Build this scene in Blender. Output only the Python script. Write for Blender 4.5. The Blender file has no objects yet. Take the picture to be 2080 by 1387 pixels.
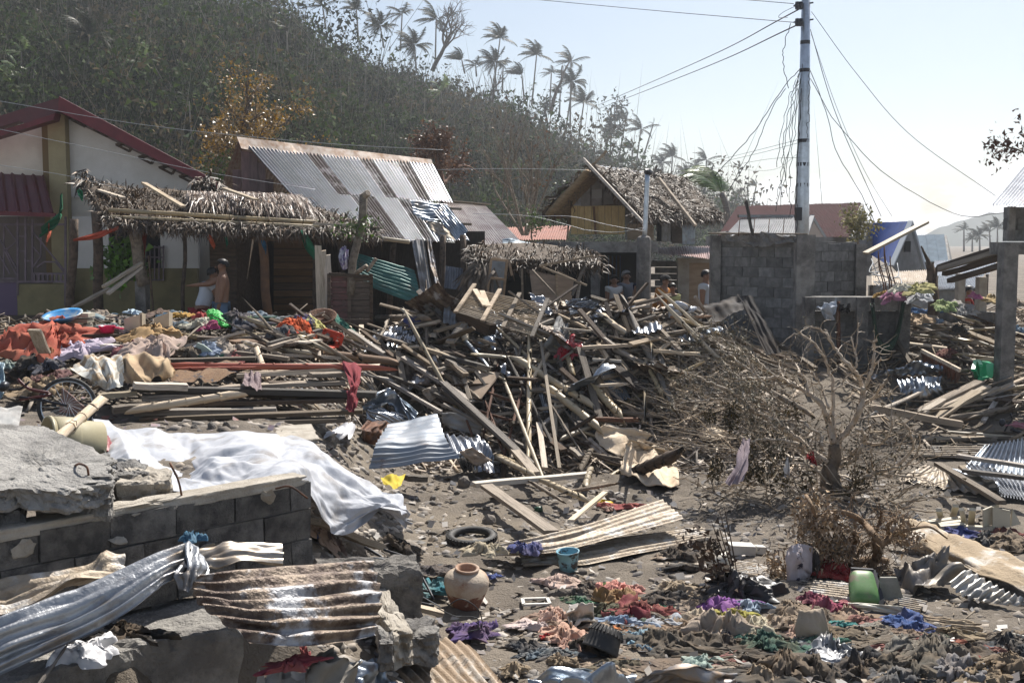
import bpy,math,random
import numpy as np
from mathutils import Vector,Matrix,Euler
R=math.radians
rng=np.random.default_rng(7)
random.seed(11)
sc=bpy.context.scene
C=sc.collection

# ---------------------------------------------------------------- camera, sky, sun, exposure
CAMZ,FPX,HZ=3.3,2360.0,490.0
PITCH=math.atan((693.5-HZ)/FPX)
cam=bpy.data.cameras.new('camera');camo=bpy.data.objects.new('camera',cam);C.objects.link(camo)
cam.sensor_width=36;cam.lens=36*FPX/2080;cam.clip_start=.1;cam.clip_end=4000
camo.location=(0,0,CAMZ);camo.rotation_euler=(R(90)-PITCH,0,0)
sc.camera=camo
SUN_EL,SUN_AZ=50,24          # azimuth to the right of the view axis
w=bpy.data.worlds.new('World');sc.world=w;w.use_nodes=True
nt=w.node_tree;N=nt.nodes;L=nt.links;N.clear()
sky=N.new('ShaderNodeTexSky');sky.sky_type='NISHITA';sky.sun_disc=False
sky.sun_elevation=R(SUN_EL);sky.sun_rotation=R(SUN_AZ);sky.dust_density=1.2;sky.air_density=1.0;sky.ozone_density=1.5
tc=N.new('ShaderNodeTexCoord');sep=N.new('ShaderNodeSeparateXYZ');L.new(tc.outputs['Generated'],sep.inputs[0])
mp=N.new('ShaderNodeMapping');mp.inputs['Scale'].default_value=(3.2,3.2,8.5);mp.inputs['Location'].default_value=(.35,.2,.1)
L.new(tc.outputs['Generated'],mp.inputs[0])
nz=N.new('ShaderNodeTexNoise');nz.inputs['Scale'].default_value=2.6;nz.inputs['Detail'].default_value=9;nz.inputs['Roughness'].default_value=.55
L.new(mp.outputs[0],nz.inputs['Vector'])
band=N.new('ShaderNodeMapRange');band.inputs['From Min'].default_value=.015;band.inputs['From Max'].default_value=.11
band.inputs['To Min'].default_value=.30;band.inputs['To Max'].default_value=-.22
L.new(sep.outputs['Z'],band.inputs['Value'])
ad=N.new('ShaderNodeMath');ad.operation='ADD';L.new(nz.outputs['Fac'],ad.inputs[0]);L.new(band.outputs[0],ad.inputs[1])
ramp=N.new('ShaderNodeMapRange');ramp.interpolation_type='SMOOTHSTEP'
ramp.inputs['From Min'].default_value=.56;ramp.inputs['From Max'].default_value=.72;ramp.inputs['To Max'].default_value=.85
L.new(ad.outputs[0],ramp.inputs['Value'])
veil=N.new('ShaderNodeMix');veil.data_type='RGBA';veil.inputs['Factor'].default_value=.12      # thin high cloud over the whole sky
L.new(sky.outputs[0],veil.inputs['A']);veil.inputs['B'].default_value=(8.7,8.95,9.9,1)
mx=N.new('ShaderNodeMix');mx.data_type='RGBA';L.new(ramp.outputs[0],mx.inputs['Factor'])
L.new(veil.outputs['Result'],mx.inputs['A']);mx.inputs['B'].default_value=(13,13.2,13.6,1)
bg=N.new('ShaderNodeBackground');bg.inputs['Strength'].default_value=.06
out=N.new('ShaderNodeOutputWorld');L.new(mx.outputs['Result'],bg.inputs[0]);L.new(bg.outputs[0],out.inputs[0])
sl=bpy.data.lights.new('sun','SUN');sl.energy=5;sl.angle=R(.53);sl.color=(1,.95,.88)
so=bpy.data.objects.new('sun',sl);C.objects.link(so)
sdir=Vector((math.sin(R(SUN_AZ))*math.cos(R(SUN_EL)),math.cos(R(SUN_AZ))*math.cos(R(SUN_EL)),math.sin(R(SUN_EL))))
so.rotation_euler=sdir.to_track_quat('Z','Y').to_euler();so.location=(10,20,60)
vs=sc.view_settings;sc.display_settings.display_device='sRGB'
vs.view_transform='Standard';vs.look='None';vs.exposure=0.76;vs.gamma=1;vs.use_curve_mapping=False
cy=sc.cycles;cy.use_denoising=True;cy.max_bounces=6;cy.diffuse_bounces=3;cy.glossy_bounces=3;cy.transmission_bounces=4
cy.transparent_max_bounces=6;cy.volume_bounces=0;cy.use_adaptive_sampling=True;cy.adaptive_threshold=.015
cy.sample_clamp_indirect=6;cy.sample_clamp_direct=0;cy.caustics_reflective=False;cy.caustics_refractive=False

# ---------------------------------------------------------------- noise, projection
_pt=rng.permutation(512)
_gr=rng.normal(size=(512,2));_gr/=np.linalg.norm(_gr,axis=1)[:,None]
def perlin(x,y,seed=0):
    x=np.asarray(x,float)+seed*17.31;y=np.asarray(y,float)+seed*9.77
    xi=np.floor(x).astype(int);yi=np.floor(y).astype(int);xf=x-xi;yf=y-yi
    u=xf*xf*xf*(xf*(xf*6-15)+10);v=yf*yf*yf*(yf*(yf*6-15)+10)
    def g(ix,iy,dx,dy):
        h=_gr[_pt[(_pt[ix & 511]+iy)& 511]]
        return h[...,0]*dx+h[...,1]*dy
    a=g(xi,yi,xf,yf);b=g(xi+1,yi,xf-1,yf);c=g(xi,yi+1,xf,yf-1);d=g(xi+1,yi+1,xf-1,yf-1)
    return (a+(b-a)*u)*(1-v)+(c+(d-c)*u)*v
def fbm(x,y,seed=0,o=4):
    s=0;a=1.
    for k in range(o):s=s+a*perlin(np.asarray(x)*2 ** k,np.asarray(y)*2 ** k,seed+k*3.7);a *= .5
    return s
def ss(a,b,x):
    t=np.clip((np.asarray(x,float)-a)/(b-a),0,1);return t*t*(3-2*t)
_cp,_sp=math.cos(PITCH),math.sin(PITCH)
def ray(px,py):
    a=px-1040.;b=693.5-py
    return np.array([a,FPX*_cp+b*_sp,-FPX*_sp+b*_cp])
def W(px,py,Y):                      # the point on the pixel's line of sight at distance Y
    d=ray(px,py);t=Y/d[1]
    return np.array([d[0]*t,Y,CAMZ+d[2]*t])
def terr(x,y):
    x=np.asarray(x,float);y=np.asarray(y,float)
    A=ss(16,23,y+.25*np.sin(x*.9))*1.15
    xb=-1.5-.09*np.clip(y-9,0,10)+.3*ss(8.9,7.9,y)
    B=ss(.9,-.9,x-xb)*(1.02+.16*ss(8,13,y))
    B=B*(1-.55*np.maximum(ss(7.6,7.0,y)*ss(-2.2,-1.7,x),ss(6.25,5.8,y)))
    near=fbm(x*.5,y*.5,3,3)*.07*ss(200,40,y)
    return np.maximum(A,B)+near
def heap(x,y):
    x=np.asarray(x,float);y=np.asarray(y,float)
    lump=1+.2*fbm(x*.8,y*.8,8,3)
    m=ss(-3.9,-1.6,x)*(1-ss(3.0,4.8,x))*ss(16.0,19.8,y)*(1-ss(20.4,22.6,y))*1.2
    l=(1-ss(-3.6,-2.4,x))*ss(-13,-9.5,x)*ss(15.0,18.8,y)*(1-ss(20,21.5,y))*.72
    r=ss(6.3,7.6,x)*(1-ss(13,16,x))*ss(18.5,24,y)*(1-ss(26,29,y))*.55
    k=ss(3.9,4.6,x)*(1-ss(5.6,6.4,x))*ss(17,19,y)*(1-ss(20.5,22,y))*.35
    return (m+l+r+k)*lump
def surf(x,y):return terr(x,y)+heap(x,y)
def G(px,py,lift=0.,f=None):        # where the pixel's line of sight meets the ground or the heaps
    f=f or surf
    d=ray(px,py);Ys=np.linspace(4,60,2400);t=Ys/d[1]
    zz=CAMZ+d[2]*t;hh=f(d[0]*t,Ys)+lift
    i=np.argmax(zz<hh)
    if not (zz<hh).any():i=len(Ys)-1
    Y=Ys[i];return np.array([d[0]*Y/d[1],Y,CAMZ+d[2]*Y/d[1]])

# ---------------------------------------------------------------- materials
def lin(c):
    if isinstance(c,str):
        c=c.lstrip('#');c=[int(c[i:i+2],16)/255 for i in (0,2,4)]
        return [((v+.055)/1.055)** 2.4 if v>.04045 else v/12.92 for v in c]
    return list(c)
MATS={}
def mat(name,col,col2=None,rough=.85,metal=0.,scale=4.,stretch=(1,1,1),bump=0.,bscale=30.,rnd=0.,isl=0.,lo=.4,hi=.62,
        col3=None,s3=1.2,lo3=.5,hi3=.7,trans=0.,spec=.4,gen='Object',bstretch=None,coat=0.):
    if name in MATS:return MATS[name]
    m=bpy.data.materials.new(name);m.use_nodes=True;t=m.node_tree;n=t.nodes;l=t.links
    b=n['Principled BSDF'];b.inputs['Roughness'].default_value=rough;b.inputs['Metallic'].default_value=metal
    b.inputs['Specular IOR Level'].default_value=spec
    c1=lin(col)+[1];src=None
    tc=n.new('ShaderNodeTexCoord');oi=n.new('ShaderNodeObjectInfo')
    def mapped(st,off=True):
        q=n.new('ShaderNodeMapping');q.inputs['Scale'].default_value=st;l.new(tc.outputs[gen],q.inputs[0])
        if off:
            k=n.new('ShaderNodeMath');k.operation='MULTIPLY';k.inputs[1].default_value=37.;l.new(oi.outputs['Random'],k.inputs[0])
            l.new(k.outputs[0],q.inputs['Location'])
        return q.outputs[0]
    def noise(vec,s,d=5):
        q=n.new('ShaderNodeTexNoise');q.inputs['Scale'].default_value=s;q.inputs['Detail'].default_value=d;q.inputs['Roughness'].default_value=.62
        l.new(vec,q.inputs['Vector']);return q.outputs['Fac']
    def mr(v,a,b_,c=0.,d=1.):
        q=n.new('ShaderNodeMapRange');q.inputs['From Min'].default_value=a;q.inputs['From Max'].default_value=b_
        q.inputs['To Min'].default_value=c;q.inputs['To Max'].default_value=d;l.new(v,q.inputs['Value']);return q.outputs[0]
    def mix(fac,a,b_):
        q=n.new('ShaderNodeMix');q.data_type='RGBA';l.new(fac,q.inputs['Factor'])
        for v,key in ((a,'A'),(b_,'B')):
            if isinstance(v,list):q.inputs[key].default_value=v
            else:l.new(v,q.inputs[key])
        return q.outputs['Result']
    cur=c1
    if col2 is not None:cur=mix(mr(noise(mapped(stretch),scale),lo,hi),cur,lin(col2)+[1])
    if col3 is not None:
        cur=mix(mr(noise(mapped((1,1,1)),s3,6),lo3,hi3),cur,lin(col3)+[1])
    for amt,sock in ((rnd,'o'),(isl,'i')):
        if amt:
            h=n.new('ShaderNodeHueSaturation')
            if sock == 'o':s=oi.outputs['Random']
            else:s=n.new('ShaderNodeNewGeometry').outputs['Random Per Island']
            l.new(mr(s,0,1,1-amt,1+amt),h.inputs['Value'])
            k=n.new('ShaderNodeMath');k.operation='MULTIPLY';k.inputs[1].default_value=7.13;l.new(s,k.inputs[0])
            fr=n.new('ShaderNodeMath');fr.operation='FRACT';l.new(k.outputs[0],fr.inputs[0])
            l.new(mr(fr.outputs[0],0,1,1-amt*.6,1+amt*.5),h.inputs['Saturation'])
            if isinstance(cur,list):h.inputs['Color'].default_value=cur
            else:l.new(cur,h.inputs['Color'])
            cur=h.outputs[0]
    if isinstance(cur,list):b.inputs['Base Color'].default_value=cur
    else:l.new(cur,b.inputs['Base Color'])
    if bump:
        q=n.new('ShaderNodeBump');q.inputs['Strength'].default_value=bump;q.inputs['Distance'].default_value=.03
        l.new(noise(mapped(bstretch or stretch),bscale,4),q.inputs['Height']);l.new(q.outputs[0],b.inputs['Normal'])
    if coat:b.inputs['Coat Weight'].default_value=coat
    if trans:
        tr=n.new('ShaderNodeBsdfTranslucent');ms=n.new('ShaderNodeMixShader');ms.inputs[0].default_value=trans
        if isinstance(cur,list):tr.inputs[0].default_value=cur
        else:l.new(cur,tr.inputs[0])
        l.new(b.outputs[0],ms.inputs[1]);l.new(tr.outputs[0],ms.inputs[2]);l.new(ms.outputs[0],n['Material Output'].inputs[0])
    MATS[name]=m;return m

WOOD=mat('weathered_wood',(.37,.305,.235),(.175,.14,.105),scale=3,stretch=(.6,7,7),rnd=.72,bump=.5,bscale=8,bstretch=(.6,14,14),lo=.35,hi=.7,rough=.8,col3=(.1,.08,.06),s3=2.2,lo3=.52,hi3=.7)
WOODD=mat('dark_wood',(.11,.075,.05),(.05,.035,.025),scale=3,stretch=(1,6,6),rnd=.35,bump=.5,bscale=10)
WOODW=mat('world_wood',(.33,.265,.195),(.15,.115,.085),scale=5,stretch=(1,1,1),rnd=.4,isl=.5,bump=.3,bscale=30)
WOODP=mat('pale_wood',(.54,.455,.35),(.34,.275,.2),scale=3,stretch=(.6,7,7),rnd=.4,bump=.3,bscale=10,col3=(.2,.16,.12),s3=2.4,lo3=.55,hi3=.72)
PAINTW=mat('white_painted_wood',(.6,.57,.5),(.3,.2,.13),scale=6,stretch=(.7,5,5),lo=.5,hi=.6,bump=.3)
BAMB=mat('bamboo',(.43,.35,.23),(.25,.195,.125),scale=3,stretch=(.8,5,5),rnd=.35,rough=.5,lo=.45,hi=.75)
BARK=mat('bark',(.3,.25,.19),(.16,.12,.09),scale=12,rnd=.2,bump=.5,bscale=30)
BARKD=mat('dark_bark',(.13,.095,.07),(.06,.045,.035),scale=10,rnd=.2,bump=.5)
TWIG=mat('dry_twigs',(.33,.27,.2),(.2,.15,.1),scale=8,isl=.35,rough=.7)
GALV=mat('galvanised_sheet',(.32,.33,.35),(.2,.21,.23),rough=.27,metal=.8,scale=3,rnd=.15,col3=(.15,.085,.045),s3=2.3,lo3=.6,hi3=.72,bump=.15,bscale=9)
GALVR=mat('rust_streaked_roof',(.2,.207,.22),(.14,.147,.158),rough=.27,metal=.9,scale=2,rnd=.12,col3=(.06,.035,.024),s3=1.15,lo3=.62,hi3=.66)
GALVB=mat('clean_sheet',(.36,.4,.44),(.24,.27,.31),rough=.34,metal=.8,scale=5,rnd=.1,bump=.3,bscale=12,col3=(.24,.2,.16),s3=2.6,lo3=.53,hi3=.7)
DIRTY=mat('muddy_sheet',(.34,.28,.21),(.5,.48,.45),rough=.6,metal=.3,scale=5,lo=.5,hi=.66,bump=.4,bscale=40,col3=(.2,.15,.1),s3=9,lo3=.5,hi3=.7)
RUST=mat('rusted_sheet',(.075,.05,.038),(.2,.155,.115),rough=.5,metal=.4,scale=7,lo=.42,hi=.6,col3=(.36,.36,.37),s3=3.2,lo3=.53,hi3=.6,bump=.6,bscale=30)
RUSTY=mat('brown_rust',(.17,.08,.045),(.07,.04,.03),rough=.8,scale=9,bump=.3,metal=.2)
OLDS=mat('old_sheet',(.4,.41,.42),(.27,.28,.3),rough=.4,metal=.6,scale=6,rnd=.1,bump=.35,bscale=16,col3=(.2,.16,.12),s3=3.4,lo3=.52,hi3=.68)
STEEL=mat('pole_steel',(.55,.6,.65),(.42,.46,.5),rough=.35,metal=.8,scale=6)
CONC=mat('concrete',(.3,.285,.26),(.17,.16,.15),scale=4,rnd=.15,bump=1.,bscale=35,col3=(.09,.085,.08),s3=2.2,lo3=.5,hi3=.7,rough=.92)
CONCL=mat('pale_concrete',(.42,.38,.32),(.3,.265,.215),scale=4,bump=.5,bscale=50,rough=.92)
BLOCK=mat('concrete_block',(.25,.245,.235),(.15,.15,.145),scale=6,rnd=.28,bump=.9,bscale=90,rough=.95)
BLOCKN=mat('near_block',(.22,.205,.185),(.09,.085,.08),scale=7,rnd=.25,bump=1.,bscale=70,rough=.95)
MORT=mat('mortar',(.2,.19,.18),(.13,.125,.12),scale=8,bump=.4,rough=.95)
THAT=mat('nipa_thatch',(.17,.125,.088),(.07,.05,.035),scale=7,isl=.65,rough=.55,spec=.3)
THATD=mat('thatch_underlay',(.1,.07,.045),(.05,.035,.022),scale=9,bump=.6)
CREAM=mat('cream_wall',(.72,.67,.57),(.62,.57,.48),scale=1.4,bump=.15,bscale=60)
WHITEW=mat('white_wall',(.76,.74,.7),(.68,.66,.61),scale=1.2,bump=.15,bscale=60,col3=(.55,.52,.47),s3=.7,lo3=.55,hi3=.8)
OCHRE=mat('ochre_wall',(.4,.34,.2),(.34,.29,.17),scale=2,bump=.15)
DADO=mat('dado_paint',(.27,.23,.12),(.2,.17,.09),scale=2)
MAROON=mat('maroon_roof',(.1,.014,.019),(.075,.012,.016),rough=.42,scale=2,spec=.5)
MAROOND=mat('maroon_trim',(.15,.02,.027),(.11,.017,.022),rough=.5,scale=3)
OLDRED=mat('faded_red_roof',(.05,.009,.012),(.036,.008,.01),rough=.7,spec=.06,scale=1.5,col3=(.06,.035,.033),s3=.7,lo3=.6,hi3=.8)
BLUER=mat('blue_roof',(.035,.09,.33),(.03,.07,.24),rough=.6,spec=.1,scale=2)
GREYR=mat('slate_roof',(.15,.2,.25),(.11,.15,.19),rough=.65,spec=.1,scale=2)
TEAL=mat('teal_sheet',(.045,.16,.14),(.03,.1,.09),rough=.5,metal=.2,scale=3,col3=(.12,.09,.06),s3=3,lo3=.6,hi3=.75)
AMAK=mat('woven_bamboo',(.62,.44,.2),(.5,.34,.15),scale=20,stretch=(1,1,.2),bump=.5,bscale=50)
PLY=mat('plywood',(.34,.25,.17),(.25,.18,.12),scale=3,stretch=(1,1,4),rnd=.25)
PLYP=mat('pale_board',(.66,.55,.41),(.5,.39,.27),scale=4,bump=.15,col3=(.3,.21,.14),s3=5,lo3=.62,hi3=.72)
GREYB=mat('grey_board',(.3,.3,.29),(.2,.19,.18),scale=4,rnd=.25)
BLACK=mat('black_void',(.012,.012,.013),rough=.9)
BLKM=mat('black_metal',(.03,.03,.035),rough=.4,metal=.4)
IRON=mat('iron_grille',(.2,.15,.17),(.13,.1,.11),rough=.6)
RUBBER=mat('rubber',(.035,.034,.033),(.09,.08,.07),scale=12,rough=.7,lo=.5,hi=.75)
CABLE=mat('cable',(.03,.032,.036),rough=.6)
WIREP=mat('pale_wire',(.25,.27,.29),rough=.5)
LEAFP=mat('palm_leaf',(.03,.038,.02),(.05,.048,.028),scale=2,isl=.45,rough=.5,trans=.12,spec=.08)
LEAFPB=mat('fresh_palm_leaf',(.1,.17,.06),(.17,.2,.09),scale=2,isl=.4,rough=.4,trans=.35)
TRUNK=mat('palm_trunk',(.25,.22,.19),(.16,.14,.12),scale=6,stretch=(1,1,3))
TARP=mat('white_tarp',(.54,.55,.58),(.45,.47,.51),rough=.8,scale=2,bump=.2,bscale=14,col3=(.25,.22,.19),s3=2.6,lo3=.53,hi3=.75,trans=.12,spec=.08)
SKIN=mat('skin',(.26,.14,.085),(.22,.115,.07),scale=9,rough=.55)
HAIR=mat('black_hair',(.012,.01,.009),rough=.5)
HAIRG=mat('grey_hair',(.2,.19,.18),rough=.6)

def plain(col,rough=.5,tag_='plastic',dirt=.5):
    c=lin(col);key='%s_%02d_%02d_%02d' % (tag_,int(c[0]*99),int(c[1]*99),int(c[2]*99))
    d=[v*(1-dirt*.55)+(.2,.15,.1)[i]*dirt*.3 for i,v in enumerate(c)]
    return mat(key,c,d,rough=rough,scale=6,lo=.45,hi=.75,spec=.45)
def cloth(col,dirt=.5):
    c=lin(col);key='cloth_%03d_%03d_%03d' % tuple(int(v*999)for v in c)
    d=[v*(1-dirt)+(.25,.185,.125)[i]*dirt for i,v in enumerate(c)];c=[v*.82+.03 for v in c]
    return mat(key,c,d,rough=.92,scale=5,lo=.38,hi=.72,bump=.25,bscale=120,spec=.15,rnd=.06)

# ---------------------------------------------------------------- mesh builders
class MB:
    def __init__(s):s.v=[];s.f=[];s.n=0
    def add(s,V,F):
        V=np.asarray(V,float).reshape(-1,3);o=s.n;s.v.append(V);s.n += len(V)
        s.f.extend([tuple(int(i)+o for i in q)for q in F]);return s
    def box(s,a,b):
        x0,y0,z0=a;x1,y1,z1=b
        return s.add([(x0,y0,z0),(x1,y0,z0),(x1,y1,z0),(x0,y1,z0),(x0,y0,z1),(x1,y0,z1),(x1,y1,z1),(x0,y1,z1)],BOXF)
    def hexa(s,P):return s.add(P,BOXF)
    def bar(s,A,B,w_,t_,up=(0,0,1)):
        A=np.asarray(A,float);B=np.asarray(B,float);d=B-A;d/=max(np.linalg.norm(d),1e-9)
        u=np.asarray(up,float)
        if abs(d @ u)>.98:u=np.array([1.,.1,0])
        sd=np.cross(d,u);sd/=np.linalg.norm(sd);u=np.cross(sd,d)
        P=[]
        for q in (A,B):
            for a,b in ((-1,-1),(1,-1),(1,1),(-1,1)):P.append(q+sd*a*w_/2+u*b*t_/2)
        return s.add(P,[(0,3,2,1),(4,5,6,7),(0,1,5,4),(1,2,6,5),(2,3,7,6),(3,0,4,7)])
    def tube(s,pts,rad,k=6,cap=True):
        P=np.asarray(pts,float);n=len(P);r=np.broadcast_to(np.asarray(rad,float),(n,))
        T=np.gradient(P,axis=0);T/=np.maximum(np.linalg.norm(T,axis=1),1e-9)[:,None]
        ref=np.array([0,0,1.])if abs(T[0][2])<.9 else np.array([1.,0,0])
        V=[]
        for i in range(n):
            a=np.cross(T[i],ref);a/=max(np.linalg.norm(a),1e-9);b=np.cross(a,T[i])
            for j in range(k):
                q=2*math.pi*j/k;V.append(P[i]+(a*math.cos(q)+b*math.sin(q))*r[i])
        F=[(i*k+j,i*k+(j+1)% k,(i+1)*k+(j+1)% k,(i+1)*k+j)for i in range(n-1)for j in range(k)]
        if cap:F += [tuple(range(k-1,-1,-1)),tuple((n-1)*k+j for j in range(k))]
        return s.add(V,F)
    def lathe(s,prof,c=(0,0,0),k=20,M_=None):
        V=[];n=len(prof)
        for r,z in prof:
            for j in range(k):V.append((r*math.cos(2*math.pi*j/k),r*math.sin(2*math.pi*j/k),z))
        V=np.array(V)
        if M_ is not None:V=V @ np.array(M_.to_3x3()).T
        V=V+np.asarray(c)
        return s.add(V,[(i*k+j,i*k+(j+1)% k,(i+1)*k+(j+1)% k,(i+1)*k+j)for i in range(n-1)for j in range(k)])
    def grid(s,V):
        m,n=V.shape[:2]
        return s.add(V.reshape(-1,3),[(i*n+j,i*n+j+1,(i+1)*n+j+1,(i+1)*n+j)for i in range(m-1)for j in range(n-1)])
    def poly(s,P,thick,nrm):                       # closed prism of an outline
        P=np.asarray(P,float);n=len(P);Q=P+np.asarray(nrm,float)*thick
        return s.add(np.vstack([P,Q]),[tuple(range(n-1,-1,-1)),tuple(range(n,2*n))]+[(i,(i+1)% n,n+(i+1)% n,n+i)for i in range(n)])
    def blob(s,c,r,seed=0,k=1,rough=.25):
        V,F=ICO[k];r_=np.random.default_rng(seed)
        V=V*(1+r_.uniform(-rough,rough,(len(V),1)))*np.asarray(r)@ rotm(r_)
        return s.add(V+np.asarray(c),F)
BOXF=[(0,3,2,1),(4,5,6,7),(0,1,5,4),(1,2,6,5),(2,3,7,6),(3,0,4,7)]
def rotm(r_,full=True):
    a=r_.uniform(0,6.283)
    if not full:return np.array([[math.cos(a),-math.sin(a),0],[math.sin(a),math.cos(a),0],[0,0,1]])
    return np.array(Euler((r_.uniform(0,6.28),r_.uniform(0,6.28),a)).to_matrix())
def _ico(n):
    import bmesh
    b=bmesh.new();bmesh.ops.create_icosphere(b,subdivisions=n,radius=1)
    V=np.array([v.co[:]for v in b.verts]);F=[[v.index for v in f.verts]for f in b.faces];b.free();return V,np.array(F)
ICO={1:_ico(1),2:_ico(2),3:_ico(3)}
def put(me,name,parent=None,loc=(0,0,0)):
    o=bpy.data.objects.new(name,me);C.objects.link(o);o.location=loc
    if parent is not None:o.parent=parent
    return o
def wbase(o):
    p=np.array(o.location)
    while o.parent is not None:o=o.parent;p=p+np.array(o.location)
    return p
def obj(name,mb,m,parent=None,smooth=False,base=None):   # vertices are given in world coordinates
    V=np.vstack(mb.v)
    if base is None:
        base=np.array([(V[:,0].min()+V[:,0].max())/2,(V[:,1].min()+V[:,1].max())/2,V[:,2].min()])
    base=np.asarray(base,float)
    me=bpy.data.meshes.new(name);me.from_pydata((V-base).tolist(),[],mb.f);me.update()
    if smooth:me.shade_smooth()
    for q in (m if isinstance(m,(list,tuple))else [m]):me.materials.append(q)
    return put(me,name,parent,base-(wbase(parent)if parent is not None else 0))
def bulk(name,V,F,m,smooth=False,parent=None,base=(0,0,0)):    # one big mesh of equal-sided faces
    V=np.ascontiguousarray(V,dtype=np.float32)-np.asarray(base,np.float32);F=np.ascontiguousarray(F,dtype=np.int32);k=F.shape[1]
    me=bpy.data.meshes.new(name);me.vertices.add(len(V));me.vertices.foreach_set('co',V.ravel())
    me.loops.add(F.size);me.loops.foreach_set('vertex_index',F.ravel())
    me.polygons.add(len(F));me.polygons.foreach_set('loop_start',np.arange(0,F.size,k,dtype=np.int32))
    me.update(calc_edges=True)
    if smooth:me.shade_smooth()
    me.materials.append(m)
    b=np.asarray(base,float)
    return put(me,name,parent,b-(wbase(parent)if parent is not None else 0))
def tag(o,label=None,cat=None,group=None,kind=None):
    if label:o['label']=label
    if cat:o['category']=cat
    if group:o['group']=group
    if kind:o['kind']=kind
    return o
def T(name,label,cat,base,group=None):            # an empty at the base of a thing made of parts
    o=bpy.data.objects.new(name,None);C.objects.link(o);o.location=[float(v)for v in base];o.empty_display_size=.1
    return tag(o,label,cat,group)
def copy_tree(o,parent=None):
    c=o.copy();C.objects.link(c)
    if parent is not None:c.parent=parent
    for ch in list(o.children):copy_tree(ch,c)
    return c
# timber: unit meshes that are stretched between two points
def _unit(fn):
    mb=MB();fn(mb);me=bpy.data.meshes.new('timber');me.from_pydata(np.vstack(mb.v).tolist(),[],mb.f);me.update();return me
def _plank(seed):
    def fn(mb):
        r_=np.random.default_rng(seed);st=[0,.3,.65,1];V=[]
        for i,x in enumerate(st):
            j=r_.uniform(-.012,.012,2)if 0<i<3 else (0,0)
            for a,b in ((-.5,-.5),(.5,-.5),(.5,.5),(-.5,.5)):
                dx=r_.uniform(-.012,.012)if i in (0,3)else 0
                V.append((x+dx,a*r_.uniform(.9,1.03)+j[0]*6,b*r_.uniform(.88,1.05)+j[1]*9))
        F=[(i*4+k,i*4+(k+1)% 4,i*4+4+(k+1)% 4,i*4+4+k)for i in range(3)for k in range(4)]+[(3,2,1,0),(12,13,14,15)]
        mb.add(V,F)
    return fn
def _pole(seed,nodes):
    def fn(mb):
        r_=np.random.default_rng(seed);P=[];rr=[]
        bow=r_.uniform(-.012,.012,2)
        for i in range(9 if not nodes else nodes):
            x=i/(8 if not nodes else nodes-1);c=4*x*(1-x)
            if nodes and 0<i<nodes-1:
                for dx,q in ((-.006,.47),(0,.56),(.006,.47)):P.append((x+dx,bow[0]*c*9,bow[1]*c*9));rr.append(q)
            else:P.append((x,bow[0]*c*9+r_.uniform(-.25,.25)*(0 if nodes else 1),bow[1]*c*9+r_.uniform(-.25,.25)*(0 if nodes else 1)));rr.append(.5 if nodes else .5-.15*x)
        mb.tube(P,rr,8 if nodes else 6)
    return fn
PLK=[_unit(_plank(k))for k in range(6)]
BMB=[_unit(_pole(k,5+k))for k in range(4)]
STK=[_unit(_pole(20+k,0))for k in range(4)]
_mv={}
def timber(kind,A,B,w_,t_,m,roll=0.,name=None):
    A=Vector([float(v)for v in A]);B=Vector([float(v)for v in B])
    base=random.choice({'p':PLK,'b':BMB,'s':STK}[kind]);key=(base.name,m.name)
    if key not in _mv:
        me=base.copy();me.materials.clear();me.materials.append(m)
        if kind != 'p':me.shade_smooth()
        me.name='timber';_mv[key]=me
    o=put(_mv[key],name or {'p':'plank','b':'bamboo_pole','s':'branch'}[kind])
    d=B-A;q=d.to_track_quat('X','Z')
    o.rotation_mode='QUATERNION';from mathutils import Quaternion
    o.rotation_quaternion=q @ Quaternion((1,0,0),roll);o.location=A;o.scale=(d.length,w_,t_)
    return o
def crom(P,n):                                        # smooth curve through points
    P=np.asarray(P,float);m=len(P);out_=[]
    Q=np.vstack([2*P[0]-P[1],P,2*P[-1]-P[-2]])
    for s_ in np.linspace(0,m-1,n):
        i=min(int(s_),m-2);t=s_-i;a,b,c,d=Q[i:i+4]
        out_.append(.5*(2*b+(c-a)*t+(2*a-5*b+4*c-d)*t*t+(3*b-a-3*c+d)*t ** 3))
    return np.array(out_)
def patch(ctrl,nu,nv,smooth=True):                  # smooth surface through a grid of points -> (nu, nv, 3)
    Cc=np.asarray(ctrl,float)
    f=crom if smooth else (lambda P,n:np.array([[np.interp(s,range(len(P)),np.asarray(P)[:,k])for k in range(3)]for s in np.linspace(0,len(P)-1,n)]))
    rows=np.array([f(r,nv)for r in Cc]);return np.array([f(rows[:,j],nu)for j in range(nv)]).transpose(1,0,2)
def normals(V):
    a=np.gradient(V,axis=0);b=np.gradient(V,axis=1);n_=np.cross(a,b);n_/=np.maximum(np.linalg.norm(n_,axis=2),1e-9)[...,None];return n_
def folds(U,V,n,seed,amp,wl=(.12,.5)):          # sharp tent shaped creases
    r_=np.random.default_rng(seed);z=0;L_=max(U.max(),V.max())
    for _ in range(n):
        a=r_.uniform(0,3.15);x=U-r_.uniform(0,U.max());y=V-r_.uniform(0,V.max());d=x*math.cos(a)+y*math.sin(a);t=y*math.cos(a)-x*math.sin(a)
        z=z+amp*r_.choice([-1,1])*r_.uniform(.25,1)*np.clip(1-np.abs(d)/r_.uniform(*wl),0,1)*np.clip(1-(t/(L_*r_.uniform(.25,.8)))** 2,0,1)
    return z
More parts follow.
